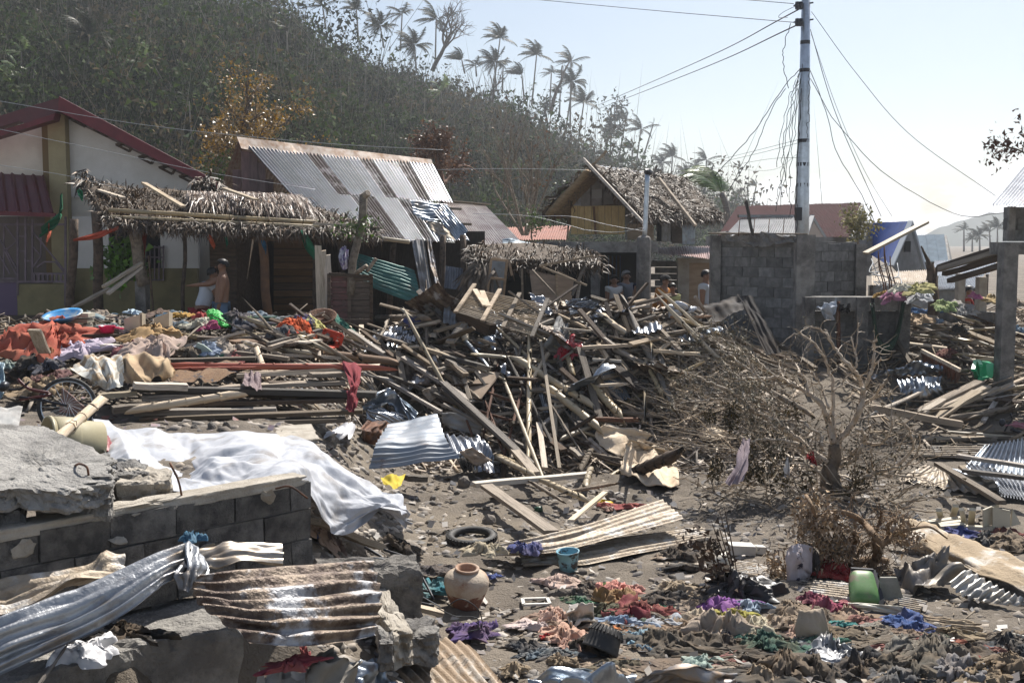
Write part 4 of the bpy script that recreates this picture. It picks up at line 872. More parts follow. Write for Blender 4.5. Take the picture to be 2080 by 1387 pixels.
mb=MB();mb.box(wz(1838,512,36.9),wz(1848,490,37));obj('window',mb,MATS['dim_wall2'],root)
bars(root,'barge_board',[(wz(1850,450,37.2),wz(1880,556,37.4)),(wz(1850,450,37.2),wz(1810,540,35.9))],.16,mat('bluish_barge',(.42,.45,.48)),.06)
root=T('slate_roof_house','far house with plain slate blue roof behind the blue one','house',wz(1895,570,46))
q=[wz(1862,478,48),wz(1918,476,48),wz(1926,530,44),wz(1872,532,44)]
sheetroof(root,q,3,1,8,GREYR,.02,47)
mb=MB();mb.poly([wz(1918,478,47.6),wz(1932,540,48),wz(1925,540,44.6),wz(1925,532,44.6)],.1,(1,0,0));obj('gable_wall',mb,GREYB,root);mb=MB();mb.box(wz(1872,570,45),wz(1926,530,47));obj('wall',mb,GREYB,root)
for i,(q,m,lab)in enumerate((([wz(1898,530,44),wz(2030,522,44),wz(2010,556,40),wz(1895,560,40)],GALV,'low shack with ribbed grey roof under the fallen beams'),
     ([wz(1770,556,34),wz(1885,548,36),wz(1880,572,33),wz(1770,578,32)],DIRTY,'low stall with pale patched roof in front of the blue roof house'),
     ([wz(1905,560,36),wz(2000,556,36),wz(1985,585,33),wz(1900,588,33)],GALVR,'small shack with striped roof beside the bare concrete posts'),
     ([wz(1440,505,40),wz(1470,503,40),wz(1462,530,37),wz(1435,530,37)],GREYR,'dark roofed shack seen left of the tall block wall'),
     ([wz(1030,462,48),wz(1160,458,48),wz(1150,486,44),wz(1015,488,44)],mat('orange_roof',(.3,.12,.08),(.24,.1,.07),scale=1.5,rough=.6,spec=.15),'far building with sunlit orange red roof left of the hut'))):
    root=T('shack',lab,'shack',wz((q[2][0]/q[2][1])*FPX+1040,600,q[2][1]));root.location=(q[2]+q[3])/2-np.array([0,0,1.2])
    sheetroof(root,q,3,1,9,m,.02,60+i)
    mb=MB();a,b=q[3],q[2];mb.box((a[0]+.1,a[1]+.3,a[2]-1.6),(b[0]-.1,a[1]+.6,min(a[2],b[2])-.04));obj('wall',mb,GREYB,root)
    for t in (.02,.98):p=lerp(a,b,t);post(root,'post',p-[0,-.1,.02],p-[0,-.1,1.7],.05,WOODD,5)
# ---- house at the right edge
root=T('roadside_house','unfinished concrete house with corrugated roof at the right edge','house',wz(2060,700,20))
q=[wz(2096,318,22),wz(2330,300,22),wz(2230,418,19),wz(2015,418,19)]
sheetroof(root,q,3,1,11,GALV,.016,51)
a,b=wz(2043,490,20.2),wz(2230,420,20.2);blockwall(root,(a[0],20.2),(b[0],20.2),b[2],a[2],seed=7)
mb=MB();mb.box((wz(2042,0,20.1)[0],20.05,wz(0,517,20.1)[2]),(wz(2240,0,20.1)[0],20.4,wz(0,492,20.1)[2]));obj('beam',mb,CONC,root)
mb=MB();a,b=wz(2036,700,19.7),wz(2062,494,19.9);mb.box((a[0],19.75,.3),(b[0],20.03,b[2]));obj('column',mb,CONC,root)
mb=MB();a,b=wz(2044,490,20.3),wz(2054,420,20.3);mb.box((a[0]-.05,20.1,a[2]),(b[0],20.18,b[2]));obj('corner_post',mb,CONC,root)
for i,((x0,y0),(x1,y1))in enumerate((((1910,542),(2044,500)),((1918,556),(2044,520)),((1930,570),(2030,540)),((1905,548),(2040,508)))):
    o=timber('p',wz(x0,y0,23),wz(x1,y1,20.6),.12,.09,WOODD if i<3 else WOODP);tag(o,('uppermost dark beam','second dark beam','lowest short dark beam','thin pale lath')[i]+' slanting down from the right hand house','beam')
root=T('concrete_posts_wall','unfinished block wall with three bare concrete posts by the right hand house','wall',wz(1980,680,24))
for x0,x1,yt_,Y in ((1990,2006,563,22.5),(1948,1962,556,24.5),(1894,1906,560,23.5)):shaft(root,x0,x1,yt_,.9,Y,.2,CONCL,'post')
blockwall(root,wz(1925,0,23.2),wz(2046,0,22.2),1.95,1.1,seed=8)
branchtree('tree_stump','dead forked tree trunk standing by the bare concrete posts','tree',wz(1896,640,22),1.5,.35,41,BARKD,lev=1,nb=3,r0=.12)
bpy.data.objects['tree_stump'].scale=(1,1,1.3)

# ---- utility pole, insulators and wires
root=T('utility_pole','tall galvanised steel utility pole behind the block wall','pole',wz(1626,640,26))
mb=MB();P=[wz(1626,640,26),wz(1630,400,26),wz(1634,200,26),wz(1638,-60,26)];mb.tube(P,[.165,.15,.12,.085],14);obj('shaft',mb,STEEL,root,True)
for y in (84,140,282,330,372):mb=MB();c=lerp(P[3],P[0],(y+60)/700);mb.tube([c-[0,0,.04],c+[0,0,.04]],.1+.05*y/400,12);obj('band',mb,BLKM,root)
for y,s in ((12,1),(46,1)):
    for dx in (-14,-8):mb=MB();c=wz(1634+dx,y,25.9);mb.lathe([(0,-.09),(.05,-.08),(.06,0),(.05,.08),(0,.09)],c,8);obj('insulator',mb,BLKM,root)
    bars(root,'bolt',[(wz(1612,y,25.95),wz(1652,y-6,25.95))],.03,BLKM)
mb=MB();mb.box(wz(1617,448,25.7),wz(1626,422,25.85));obj('meter_box',mb,BLKM,root)
WG='cables hanging round the steel pole'
def wire(lab,pts,r=.012,n=24,m=CABLE,jit=0.,grp=None,seed=0):
    r *= .55
    P=crom(pts,n);r_=np.random.default_rng(seed)
    if jit:P[1:-1]+= r_.normal(size=(n-2,3))*jit
    mb=MB();mb.tube(P,r,4);tag(obj('cable',mb,m,None,True),lab,'cable',grp)
Z=lambda x,y,Y=25.8:wz(x,y,Y)
wire('upper cable crossing the top of the sky to the pole',[Z(1060,-3,34),Z(1330,22,30),Z(1612,46)],.014)
wire('short cable at the very top edge of the photo',[Z(1490,-2,30),Z(1612,8)],.014)
wire('upper of two cables running down left to the palms',[Z(1622,20),Z(1430,120,50),Z(1215,214,90)],.03)
wire('lower of two cables running down left to the palms',[Z(1622,50),Z(1430,138,50),Z(1215,222,90)],.03)
wire('long cable sloping from the pole top to the right hand roof',[Z(1648,24),Z(1740,150),Z(1850,275),Z(2022,398)],.011)
wire('sagging cable from the pole middle to the right hand wall',[Z(1646,160),Z(1700,250),Z(1800,355),Z(1940,435),Z(2046,432,21)],.014,jit=.006)
wire('cable falling steeply right behind the red roof',[Z(1646,60),Z(1690,210),Z(1740,330),Z(1790,440,27)],.014)
wire('thin cable falling right just beside the steep one',[Z(1648,70),Z(1700,220),Z(1755,345),Z(1812,440,27)],.009)
wire('dark cable looping down right of the pole',[Z(1644,140),Z(1676,220),Z(1700,310),Z(1752,400),Z(1785,470,27)],.014,jit=.006)
wire('upper dark cable hanging down left from the pole',[Z(1626,140),Z(1590,180),Z(1530,270),Z(1452,358)],.015,jit=.008)
wire('lower dark cable hanging down left from the pole',[Z(1596,180),Z(1566,225),Z(1530,310),Z(1478,390)],.014,jit=.008)
wire('knotted cable dropping beside the upper insulators',[Z(1606,48),Z(1594,90),Z(1590,125),Z(1602,180)],.015,jit=.012)
wire('looped loose cable end near the top insulator',[Z(1622,10),Z(1590,26),Z(1582,36),Z(1600,36)],.01)
for k,(a,b,c)in enumerate((((1624,148),(1600,260),(1580,400)),((1622,150),(1606,270),(1576,430)),((1626,160),(1612,250),(1586,420)),((1620,155),(1592,280),(1600,400)),((1625,170),(1606,330),(1604,440)),((1618,160),(1598,220),(1578,340)),((1628,180),(1620,330),(1618,470)),((1630,130),(1622,300),(1616,440)),((1645,145),(1642,220),(1640,280)))):
    wire(('leftmost','second','third','fourth','fifth','sixth','seventh','eighth','short right hand')[k]+' dark cable of the tangled bunch hanging by the steel pole',[Z(*a),Z(*b),Z(*c)],.013,20,jit=.02,grp=WG,seed=k)
for k,(a,b,c,r)in enumerate((((1440,330),(1540,305),(1622,284),.01),((1440,335),(1540,312),(1624,290),.01),((1440,345),(1550,325),(1624,320),.009),((1500,345),(1570,345),(1624,310),.008))):
    wire(('highest faint cable','second faint cable','lowest faint cable','short faint cable')[k]+' running left from the middle of the steel pole',[Z(*a,45),Z(*b,34),Z(*c)],r,16,grp='faint cables left of the pole')
for k,(lab,P)in enumerate((('pale wire crossing the left hill above the sheet roof',[(-5,205),(300,255),(640,290),(900,305)]),('pale wire crossing the cream gable to the sheet roof',[(-5,262),(180,300),(420,350),(640,385)]),('pale wire crossing low over the cream wall',[(-5,335),(140,358),(250,385)]),
     ('pale wire running before the bare tree to the hut',[(880,345),(1040,343),(1190,346)]),('lower pale wire running before the bare tree',[(960,434),(1080,440),(1200,470)]),('pale wire strung from the concrete post to the left',[(1310,470),(1240,458),(1160,440),(1080,440)]),('pale wire drooping before the woven hut wall',[(1310,462),(1250,472),(1180,466)]))):
    wire(lab,[Z(x,y,24.5)for x,y in P],.009,20,WIREP)
root=T('thin_tree_trunk','cut bare tree trunk rising before the sheet roof house','tree',wz(712,640,21.5))
post(root,'trunk',wz(712,600,21.5),wz(738,395,21.5),.075,mat('lichen_bark',(.22,.19,.15),(.11,.09,.07),scale=9,bump=.6,bscale=25),9,-.04);mb=MB();mb.tube([wz(738,400,21.5),wz(748,392,21.4)],.06,6);obj('stub',mb,BARK,root)
post(root,'fork',wz(716,560,21.5),wz(745,540,21.3),.04,BARK,6);post(root,'fork',wz(745,552,21.3),wz(764,525,21.3),.035,BARK,6)
V=[];r_=np.random.default_rng(9)
for k in range(160):
    p=wz(r_.normal(725,22),r_.normal(462,8),21.4)+r_.normal(size=3)*.08;a=r_.normal(size=3);a/=np.linalg.norm(a);b=np.cross(a,r_.normal(size=3));b/=np.linalg.norm(b);V += [p-b*.025,p+b*.025,p+a*.08]
o=bulk('leaves',np.array(V),np.arange(len(V)).reshape(-1,3),GLEAF,parent=root,base=wbase(root));o['kind']='stuff'
# ================================================================ WRECKAGE
def z4(x,y):return 480+x/3.964,600+y/3.964
def z5(x,y):return 900+x/3.556,560+y/3.556
def z6(x,y):return 1350+x/3.302,580+y/3.302
def z7(x,y):return 620+x/2.848,900+y/2.848
def z9(x,y):return 1480+x/3.467,900+y/3.467
def zr(x,y):return 1740+x/4.079,560+y/4.079
def zb(x,y):return 0+x/3.964,600+y/3.964
def log(kind,f,a,b,w_,t_,m,label,cat='plank',grp=None,la=.24,lb=.24,roll=0.,name=None,Ya=None,Yb=None):
    pa,pb=f(*a),f(*b)
    A=W(*pa,Ya)if Ya else G(*pa,la);B=W(*pb,Yb)if Yb else G(*pb,lb)
    return tag(timber(kind,A,B,w_,t_,m,roll,name),label,cat,grp)
HG='long poles and boards sticking out of the central heap'
for a in [
 ('b',z5,(627,455),(618,1345),.075,.075,BAMB,'upright bamboo pole standing in the front of the central heap','pole'),
 ('p',z5,(705,470),(840,1385),.05,.03,WOODP,'long thin upright lath right of the bamboo pole in the heap','lath'),
 ('s',z5,(498,645),(780,1190),.07,.07,WOOD,'grey crooked stick leaning right across the lath','stick'),
 ('b',z5,(440,755),(690,1387),.06,.06,BAMB,'pale bamboo leaning right left of the upright pole','pole'),
 ('b',z5,(545,605),(1085,935),.12,.12,BAMB,'thick upper bamboo lying diagonal down the heap','pole'),
 ('b',z5,(760,800),(1140,1105),.12,.12,BAMB,'thick lower bamboo lying diagonal down to the pale board','pole'),
 ('p',z5,(985,515),(1130,1030),.11,.04,WOOD,'broad plank leaning upright in the middle of the heap','plank'),
 ('b',z5,(1440,125),(1465,830),.075,.075,BAMB,'taller of two bamboo poles standing at the right of the heap','pole'),
 ('b',z5,(1455,130),(1510,485),.07,.07,BAMB,'shorter of two bamboo poles standing at the right of the heap','pole'),
 ('s',z5,(1378,320),(1645,885),.13,.13,WOOD,'grey weathered trunk leaning right of the bamboo poles','log'),
 ('b',z5,(1480,650),(1590,860),.07,.07,BAMB,'short bamboo beside the grey weathered trunk','pole'),
 ('p',z5,(0,575),(350,672),.13,.06,WOOD,'ribbed board ending above the flipped plywood piece','plank'),
 ('p',z5,(0,770),(640,1362),.12,.05,WOOD,'long board sliding down left front edge of the heap','plank'),
 ('p',z5,(0,830),(560,1290),.07,.05,WOOD,'narrow board parallel to the long sliding board','plank'),
 ('p',z5,(0,925),(610,1245),.06,.04,WOOD,'lath crossing under the long sliding board','lath'),
 ('s',z5,(355,855),(635,945),.045,.045,RUSTY,'upper thin rusty bar across the left heap front','bar'),
 ('s',z5,(150,945),(640,1085),.045,.045,RUSTY,'long rusty bar across the left heap front','bar'),
 ('s',z5,(565,860),(440,1300),.045,.045,RUSTY,'rusty bar tilted left before the bamboo','bar'),
 ('s',z5,(375,745),(290,1165),.045,.045,RUSTY,'rusty upright bar below the flipped plywood piece','bar'),
 ('s',z5,(130,920),(210,1150),.045,.045,RUSTY,'rusty upright bar before the torn grey board','bar'),
 ('s',z5,(325,970),(425,1250),.045,.045,RUSTY,'rusty bar in the middle of the rusty frame','bar'),
 ('p',z5,(550,150),(830,290),.12,.1,WOODD,'dark beam behind the slatted panel','beam'),
 ('p',z5,(1030,360),(1385,605),.07,.04,WOOD,'straight lath slanting right over the heap middle','lath'),
 ('p',z5,(830,280),(1040,380),.06,.04,WOOD,'short lath continuing the dark beam down right','lath'),
 ('p',z5,(760,370),(1070,400),.05,.03,WOODP,'thin pale lath lying level in the heap middle','lath'),
 ('p',z5,(1000,520),(1360,500),.16,.05,WOOD,'wide level plank under the straight lath','plank'),
 ('p',z5,(1120,495),(1200,620),.07,.05,WOOD,'short plank leaning against the wide level one','plank'),
 ('p',z5,(1070,800),(1400,770),.09,.04,WOODP,'pale board lying across the bright corrugated sheet','plank'),
 ('p',z5,(1080,605),(1285,617),.06,.04,PAINTW,'white painted stick lying level in the heap','stick'),
 ('p',z5,(1100,1035),(1410,1040),.12,.06,RUSTY,'reddish brown beam at the foot of the heap','beam'),
 ('p',z5,(1230,640),(1440,830),.22,.05,WOODD,'wide dark board behind the bright corrugated sheet','plank'),
 ('b',z5,(1090,800),(1300,1020),.12,.12,BAMB,'thick bamboo stub under the pale board','pole'),
 ('b',z5,(895,560),(935,705),.09,.09,BAMB,'short bamboo stub hanging below the red plastic','pole'),
 ('s',z5,(1165,300),(1320,410),.1,.1,PLYP,'pale knotted branch lying on the heap top','branch'),
 ('p',z5,(250,460),(385,500),.06,.05,WOOD,'short stick lying left of the bamboo pole top','stick'),
 ('b',z5,(150,410),(165,470),.13,.13,BAMB,'short thick bamboo end pointing up','pole'),
 ('s',z5,(165,470),(310,630),.07,.07,STEEL,'shiny metal pipe slanting in the left heap','pipe'),
 ('p',z5,(50,480),(150,350),.16,.05,WOODP,'broad pale plank standing up in the left heap','plank'),
 ('p',z5,(30,610),(170,700),.1,.06,WOOD,'stub of board below the ribbed board','plank'),
 ('p',z5,(650,740),(760,560),.06,.04,WOODP,'pale lath propped across the upper thick bamboo','lath'),
 ('p',z5,(830,560),(880,780),.05,.05,WOOD,'thin upright post below the hanging grey cloth','post'),
 ('p',z5,(700,360),(800,320),.1,.06,WOODP,'stub of pale plank right of the slatted panel','plank'),
 ('p',z5,(1770,140),(1775,390),.08,.04,WOODP,'pale board standing upright before the silver plastic','board'),
 ('p',z5,(1650,298),(1950,296),.07,.04,mat('orange_wood',(.36,.2,.1),(.25,.14,.08),scale=4),'orange brown board lying level before the silver plastic','plank'),
 ('p',z5,(1500,540),(1850,565),.1,.05,WOODP,'pale board level right of the grey weathered trunk','plank'),
 ('p',z5,(1560,380),(1715,545),.08,.05,WOOD,'short slanted board above the concrete ledge','plank'),
 ('p',z5,(1360,200),(1560,150),.1,.05,WOOD,'board tilted up right on the crest','plank'),
 ('p',z5,(1500,190),(1850,45),.1,.06,WOODD,'dark plank rising right on the crest before the last person','plank'),
 ('p',z5,(1230,270),(1480,215),.12,.05,WOOD,'plank lying along the crest right of the ribbed sheet','plank'),
 ('p',z5,(1350,170),(1410,140),.1,.05,WOODD,'dark stub on the crest before the standing people','plank'),
 ('p',z5,(1000,310),(1150,200),.04,.03,WOODP,'thin pale stick leaning on the ribbed sheet','stick'),
 ('p',z5,(1360,300),(1410,230),.06,.04,WOOD,'little upright lath right of the heap middle','lath'),
 ('p',z5,(930,1250),(1000,1310),.1,.05,WOODP,'bit of pale plank on the gravel at the heap foot','plank'),
 ('p',z5,(690,1060),(735,1387),.08,.03,WOODP,'pale lath standing right of the upright bamboo','lath'),
 ('p',z5,(425,1180),(640,1380),.12,.05,WOOD,'wide board sliding into the gravel at the heap foot','plank'),
 ('b',z5,(400,1300),(640,1395),.07,.07,BAMB,'bamboo lying at the left foot of the heap','pole'),
 ('s',z5,(810,980),(970,1230),.04,.04,WOOD,'thin dark stick in the shadow of the heap','stick'),
 ('s',z5,(900,1000),(1040,1180),.04,.04,WOOD,'second thin stick in the shadow of the heap','stick'),
 # left flank (zoom of the left middle)
 ('b',z4,(0,372),(1310,540),.13,.13,mat('brown_pole',(.22,.14,.09),(.13,.085,.055),scale=4,stretch=(.6,5,5)),'very long brown pole lying over the board pile into the heap','pole'),
 ('s',z4,(690,395),(1205,705),.06,.06,BARK,'crooked pale branch crossing the red scarf','branch'),
 ('b',z4,(155,415),(262,700),.09,.09,PLYP,'pale peeled pole leaning on the board pile','pole'),
 ('p',z4,(1005,165),(1010,340),.1,.04,WOODP,'short plank standing upright behind the orange crate','plank'),
 ('s',z4,(1200,235),(1140,370),.07,.07,WOODP,'short pale stick poking up behind the heap flank','stick'),
 ('p',z4,(700,155),(1050,400),.08,.05,WOOD,'lath running down right from the brown basket','lath'),
 ('p',z4,(905,280),(1190,470),.11,.05,WOOD,'board running down right beside the orange crate','plank'),
 ('p',z4,(1010,285),(1270,500),.07,.05,WOODD,'dark lath running down right past the upright plank','lath'),
 ('p',z4,(1170,340),(1400,400),.12,.05,WOOD,'plank sloping gently right on the flank','plank'),
 ('p',z4,(1160,190),(1580,320),.12,.06,WOODP,'pale plank sloping right from the flank top','plank'),
 ('p',z4,(1420,260),(1640,200),.14,.05,WOODP,'wide pale plank tilted up on the flank top','plank'),
 ('p',z4,(1600,290),(1830,220),.14,.05,WOOD,'second wide plank tilted up on the flank top','plank'),
 ('b',z4,(1130,178),(1500,175),.14,.14,BARK,'log lying level at the top of the flank','log'),
 ('p',z4,(1735,60),(2060,200),.12,.06,WOODD,'dark plank running along the top of the dark beam','plank'),
 ('p',z4,(1690,130),(2061,280),.24,.2,WOODD,'heavy dark beam under the slatted panel','beam'),
 ('p',z4,(1300,450),(1360,760),.1,.04,WOOD,'plank standing upright in the left flank','plank'),
 ('p',z4,(1300,420),(1470,410),.2,.03,WOODP,'small square of pale board on the flank','board'),
 ('p',z4,(1480,420),(2050,600),.12,.06,WOODP,'long pale plank falling right across the flank','plank'),
 ('p',z4,(1130,600),(1900,920),.08,.05,WOOD,'long lath falling right above the crumpled sheets','lath'),
 ('p',z4,(1340,500),(1900,860),.11,.05,WOOD,'long board falling right towards the rusty bars','plank'),
 ('s',z4,(1000,625),(1280,690),.06,.06,WOOD,'stick lying right of the red scarf','stick'),
 ('p',z4,(1200,680),(1650,940),.06,.05,WOOD,'lath ending over the crumpled white sheet','lath'),
 ('p',z4,(850,330),(1000,410),.2,.03,WOODP,'pale square board lying right of the orange crate','board'),
 ('p',z4,(500,380),(640,360),.25,.03,WOODP,'pale square board lying left of the orange crate','board'),
 ('p',z4,(380,480),(900,510),.09,.05,WOOD,'brown board under the very long brown pole','plank'),
 ('p',z4,(0,460),(420,510),.1,.05,WOOD,'brown board sloping right behind the peeled pole','plank'),
 ('p',z4,(260,390),(680,280),.08,.05,WOOD,'upper lath rising right behind the brown pole','lath'),
 ('p',z4,(270,420),(620,320),.08,.05,WOOD,'second lath rising right behind the brown pole','lath'),
 ('p',z4,(400,400),(760,350),.08,.05,WOODD,'dark lath crossing before the orange crate','lath'),
 ('p',z4,(1890,830),(2050,620),.35,.02,PLY,'curved brown plywood piece flipped up on the flank','board'),
 ('p',z4,(1540,590),(1610,580),.12,.05,WOOD,'short plank stub in the dark gap of the flank','plank'),
 ('p',z4,(1590,610),(1680,585),.1,.05,WOODP,'second plank stub in the dark gap of the flank','plank'),
 ('p',z4,(1730,540),(1850,640),.12,.06,WOOD,'dangling board end left of the curved plywood','plank'),
 # foreground
 ('p',z7,(970,240),(1640,180),.14,.06,PAINTW,'white and red painted board lying level on the gravel','plank'),
 ('p',z7,(1045,245),(1425,515),.16,.05,WOOD,'brown board leaning down from the painted board','plank'),
 ('b',z7,(1390,220),(1630,325),.08,.08,BAMB,'pale bamboo lying right of the painted board','pole'),
 ('b',z7,(1650,145),(1620,245),.09,.09,BAMB,'short bamboo end standing behind the painted board','pole'),
 ('p',z7,(1535,450),(1735,285),.07,.03,PLYP,'pale thin board lying beside the yellow lid','plank'),
 ('s',z7,(1550,275),(1766,235),.05,.05,BARK,'bent thin branch right of the painted board','branch'),
 ('s',z7,(1335,240),(1470,320),.05,.05,BARK,'curved thin branch under the painted board','branch'),
 ('b',z7,(1125,85),(1330,185),.08,.08,BAMB,'bamboo sliding from the crumpled sheet to the painted board','pole'),
 ('p',z7,(1180,0),(1330,175),.14,.05,WOOD,'broad board sliding down to the painted board','plank'),
 ('p',z7,(55,450),(435,600),.12,.06,WOODP,'short board lying from the block wall end over the gravel','plank'),
 ('p',z7,(470,900),(800,985),.1,.04,WOODP,'pale board lying before the clay jar','plank'),
 ('p',z7,(580,200),(690,205),.16,.07,WOOD,'board stub beside the yellow black plastic','plank'),
 ('b',z7,(1590,150),(1650,40),.09,.09,WOOD,'branch stub by the pale boards','branch'),
 ('p',z6,(1370,815),(1990,930),.16,.1,WOOD,'heavy grey plank lying level right of the fallen tree','plank'),
 ('p',z6,(1720,855),(1870,765),.14,.05,WOODP,'pale plank of the right board pile nearest the silver sheets','plank'),
 ('s',z6,(1465,830),(1816,670),.07,.07,WOODP,'pale stick across the crumpled silver sheets','stick'),
 ('p',z6,(650,310),(1010,560),.08,.08,WOOD,'long grey pole leaning at the foot of the tall block wall','pole'),
 ('p',z6,(620,230),(745,95),.09,.05,WOOD,'broken lath leaning on the tall block wall','lath'),
 ('p',z6,(1545,345),(1660,545),.07,.05,WOOD,'single lath leaning under the hammock','lath'),
 ('b',z6,(590,640),(980,860),.09,.09,WOOD,'round pole sloping right behind the fallen tree','pole')]:log(*a)
log('b',lambda x,y:(x,y),(975,1010+0),(1,1),.1,.1,WOOD,'x')if False else None
o=tag(timber('b',G(*z7(1650+240,180+0),.1),G(*z7(1650+240+260,70),.5),.17,.17,WOODD),'short charred looking round post lying against the pale boards','post')
# ---- pile of sawn boards on the left
BG='sawn boards of the flat pile on the left'
for i,(x0,y0,x1,y1,Y,w_,t_,m,lab)in enumerate([
 (270,866,700,852,13.6,.2,.05,WOOD,'bottom board at the very front of the board pile'),(290,851,735,835,13.7,.2,.05,WOOD,'front board just above the bottom one of the board pile'),
 (272,838,560,832,13.8,.2,.06,WOOD,'short front board under the pale bamboo'),(228,832,345,822,13.6,.22,.08,WOOD,'thick short board end at the left of the board pile'),
 (330,822,700,812,14.1,.2,.05,WOODD,'dark board in the middle of the board pile'),(288,808,450,802,14.1,.2,.07,WOOD,'stub of board above the pale bamboo'),
 (272,783,380,786,14,.22,.08,WOODP,'pale thick board end at the left top of the board pile'),(272,789,762,801,14.2,.22,.07,WOOD,'long thick board along the top of the board pile'),
 (400,800,720,806,14.4,.2,.05,WOODD,'shadowed board under the long thick one'),(430,788,700,776,14.6,.22,.05,WOOD,'board rising right above the long thick one'),
 (545,778,690,780,14.8,.2,.05,WOODD,'dark short board right of the peeled pole foot'),(630,762,735,758,14.8,.22,.06,WOOD,'pale edged board near the red scarf'),
 (480,762,770,745,15,.24,.06,WOODP,'broad pale board sloping up to the red scarf'),(500,744,690,742,15.4,.2,.05,WOOD,'board behind the orange pipe'),
 (200,805,275,798,13.9,.14,.06,BAMB,'bamboo end left of the board pile'),(430,700,620,676,17.5,.25,.06,WOODP,'wide board under the scattered clothes on the left'),
 (170,682,330,684,17.4,.25,.06,WOODD,'dark board under the pink pot'),(400,690,560,694,17.2,.25,.12,WOODD,'dark beam under the green net'),(340,732,520,728,15.8,.18,.05,WOOD,'board behind the brown mat'),
 (195,702,250,704,17,.4,.06,PAINTW,'pale shelf board in the left pile')]):
    tag(timber('p',W(x0,y0,Y),W(x1,y1,Y+.25),w_,t_,m),lab,'board',BG)
tag(timber('b',W(275,831,13.45),W(481,800,13.75),.1,.1,PLYP),'pale bamboo lying on the front of the board pile','pole')
tag(timber('b',W(350,742,15.1),W(764,746,15.1),.09,.09,mat('orange_pipe',(.36,.1,.06),(.28,.09,.06),rough=.45)),'orange plastic pipe lying across the board pile','pipe')
tag(timber('b',W(360,750,15.0),W(500,748,15.),.05,.05,MATS['orange_pipe']),'thinner orange pipe left on the board pile','pipe')

# ---- loose planks of the heaps: the ones that show are things, the splinters between them are not counted
def loose(n,zone,lens,ang,label,grp,seed,ws=(.035,.12),mats=(WOOD,WOOD,WOOD,WOODP,WOODD,WOODD),kinds='ppppbs',tilt=.25,lift=.12):
    r_=np.random.default_rng(seed)
    xs=[p[0]for p in zone];ys=[p[1]for p in zone];k=0
    while k<n:
        x,y=r_.uniform(min(xs),max(xs)),r_.uniform(min(ys),max(ys));c_=False;j=len(zone)-1
        for i in range(len(zone)):
            if (zone[i][1]>y)!= (zone[j][1]>y)and x<(zone[j][0]-zone[i][0])*(y-zone[i][1])/(zone[j][1]-zone[i][1])+zone[i][0]:c_=not c_
            j=i
        if not c_:continue
        p=G(x,y,lift);a=R(r_.normal(*ang));L_=r_.uniform(*lens);d=np.array([math.cos(a),math.sin(a)])*L_/2
        za,zb_=float(surf(p[0]-d[0],p[1]-d[1])),float(surf(p[0]+d[0],p[1]+d[1]));t=r_.normal(0,tilt)*L_/2;up=r_.uniform(.02,lift*1.6)
        sl_=np.clip((zb_-za)/2,-.6*L_,.6*L_);mz=max(float(surf(p[0],p[1])),(za+zb_)/2-.1)+up
        kd=r_.choice(list(kinds));w_=r_.uniform(*ws);th=w_ if kd != 'p' else r_.uniform(.02,.05);m=mats[r_.integers(len(mats))]
        if kd == 'b':m=BAMB;w_=th=r_.uniform(.04,.085)
        if kd == 's':m=BARK;w_=th=r_.uniform(.03,.06)
        o=timber(kd,(p[0]-d[0],p[1]-d[1],mz-sl_-t),(p[0]+d[0],p[1]+d[1],mz+sl_+t),w_,th,m,r_.uniform(-.6,.6),name={'p':'loose_plank','b':'loose_bamboo','s':'loose_branch'}[kd])
        tn={WOOD.name:'grey brown ',WOODP.name:'pale ',WOODD.name:'dark '}.get(m.name,'');f_=(L_-lens[0])/(lens[1]-lens[0]);sz='short ' if f_<.33 else 'long ' if f_>.66 else '';dr=' pointing left' if math.cos(a)*math.sin(a)>.25 else ' pointing right' if math.cos(a)*math.sin(a)<-.25 else ' lying level' if abs(math.cos(a))>.7 else ' pointing forward'
        tag(o,(label % (sz+tn+{'p':'plank','b':'bamboo','s':'branch'}[kd]+dr)).replace('loose weathered ','').replace('small loose ','').replace('loose ',''),{'p':'plank','b':'bamboo','s':'branch'}[kd],grp);k += 1
loose(44,[(760,640),(960,620),(1000,720),(1080,860),(900,800),(780,720)],(.6,1.9),(-40,26),'loose weathered %s jumbled in the left flank of the heap','jumbled timber of the left flank',101)
loose(62,[(960,680),(1340,640),(1400,740),(1300,860),(1100,900),(1020,820)],(.5,1.7),(-25,45),'loose weathered %s jumbled in the middle of the heap','jumbled timber of the heap middle',102,tilt=.3,lift=.08)
loose(40,[(1060,604),(1440,590),(1500,640),(1440,700),(1100,670)],(.5,1.8),(8,25),'loose %s lying along the crest of the central heap','jumbled timber of the crest',103)
loose(26,[(1400,640),(1540,640),(1600,760),(1420,760)],(.5,1.6),(-5,30),'loose %s lying below the tall block wall','jumbled timber below the block wall',104)
loose(34,[(1850,640),(2080,660),(2090,760),(1960,740),(1850,720)],(.6,2.0),(-32,20),'loose %s lying in the wrecked yard right of the hammock','jumbled timber right of the hammock',105,tilt=.08)
loose(22,[(1880,790),(2080,770),(2090,840),(1900,850)],(.6,1.7),(30,30),'loose %s scattered below the green plastic chair','jumbled timber below the green chair',106,tilt=.06)
loose(26,[(0,690),(200,700),(260,780),(0,800)],(.3,.9),(0,60),'small loose %s among the rubbish at the left edge','small timber at the left edge',107,ws=(.03,.09),tilt=.1)
loose(24,[(380,690),(700,660),(760,730),(420,745)],(.5,1.6),(-5,18),'loose %s between the board pile and the scattered clothes','loose timber behind the board pile',108,tilt=.08)
loose(22,[(1000,900),(1240,880),(1300,960),(1020,960)],(.4,1.2),(-35,50),'loose %s at the gravel foot of the heap','loose timber at the heap foot',109,ws=(.03,.08),tilt=.06,lift=.06)
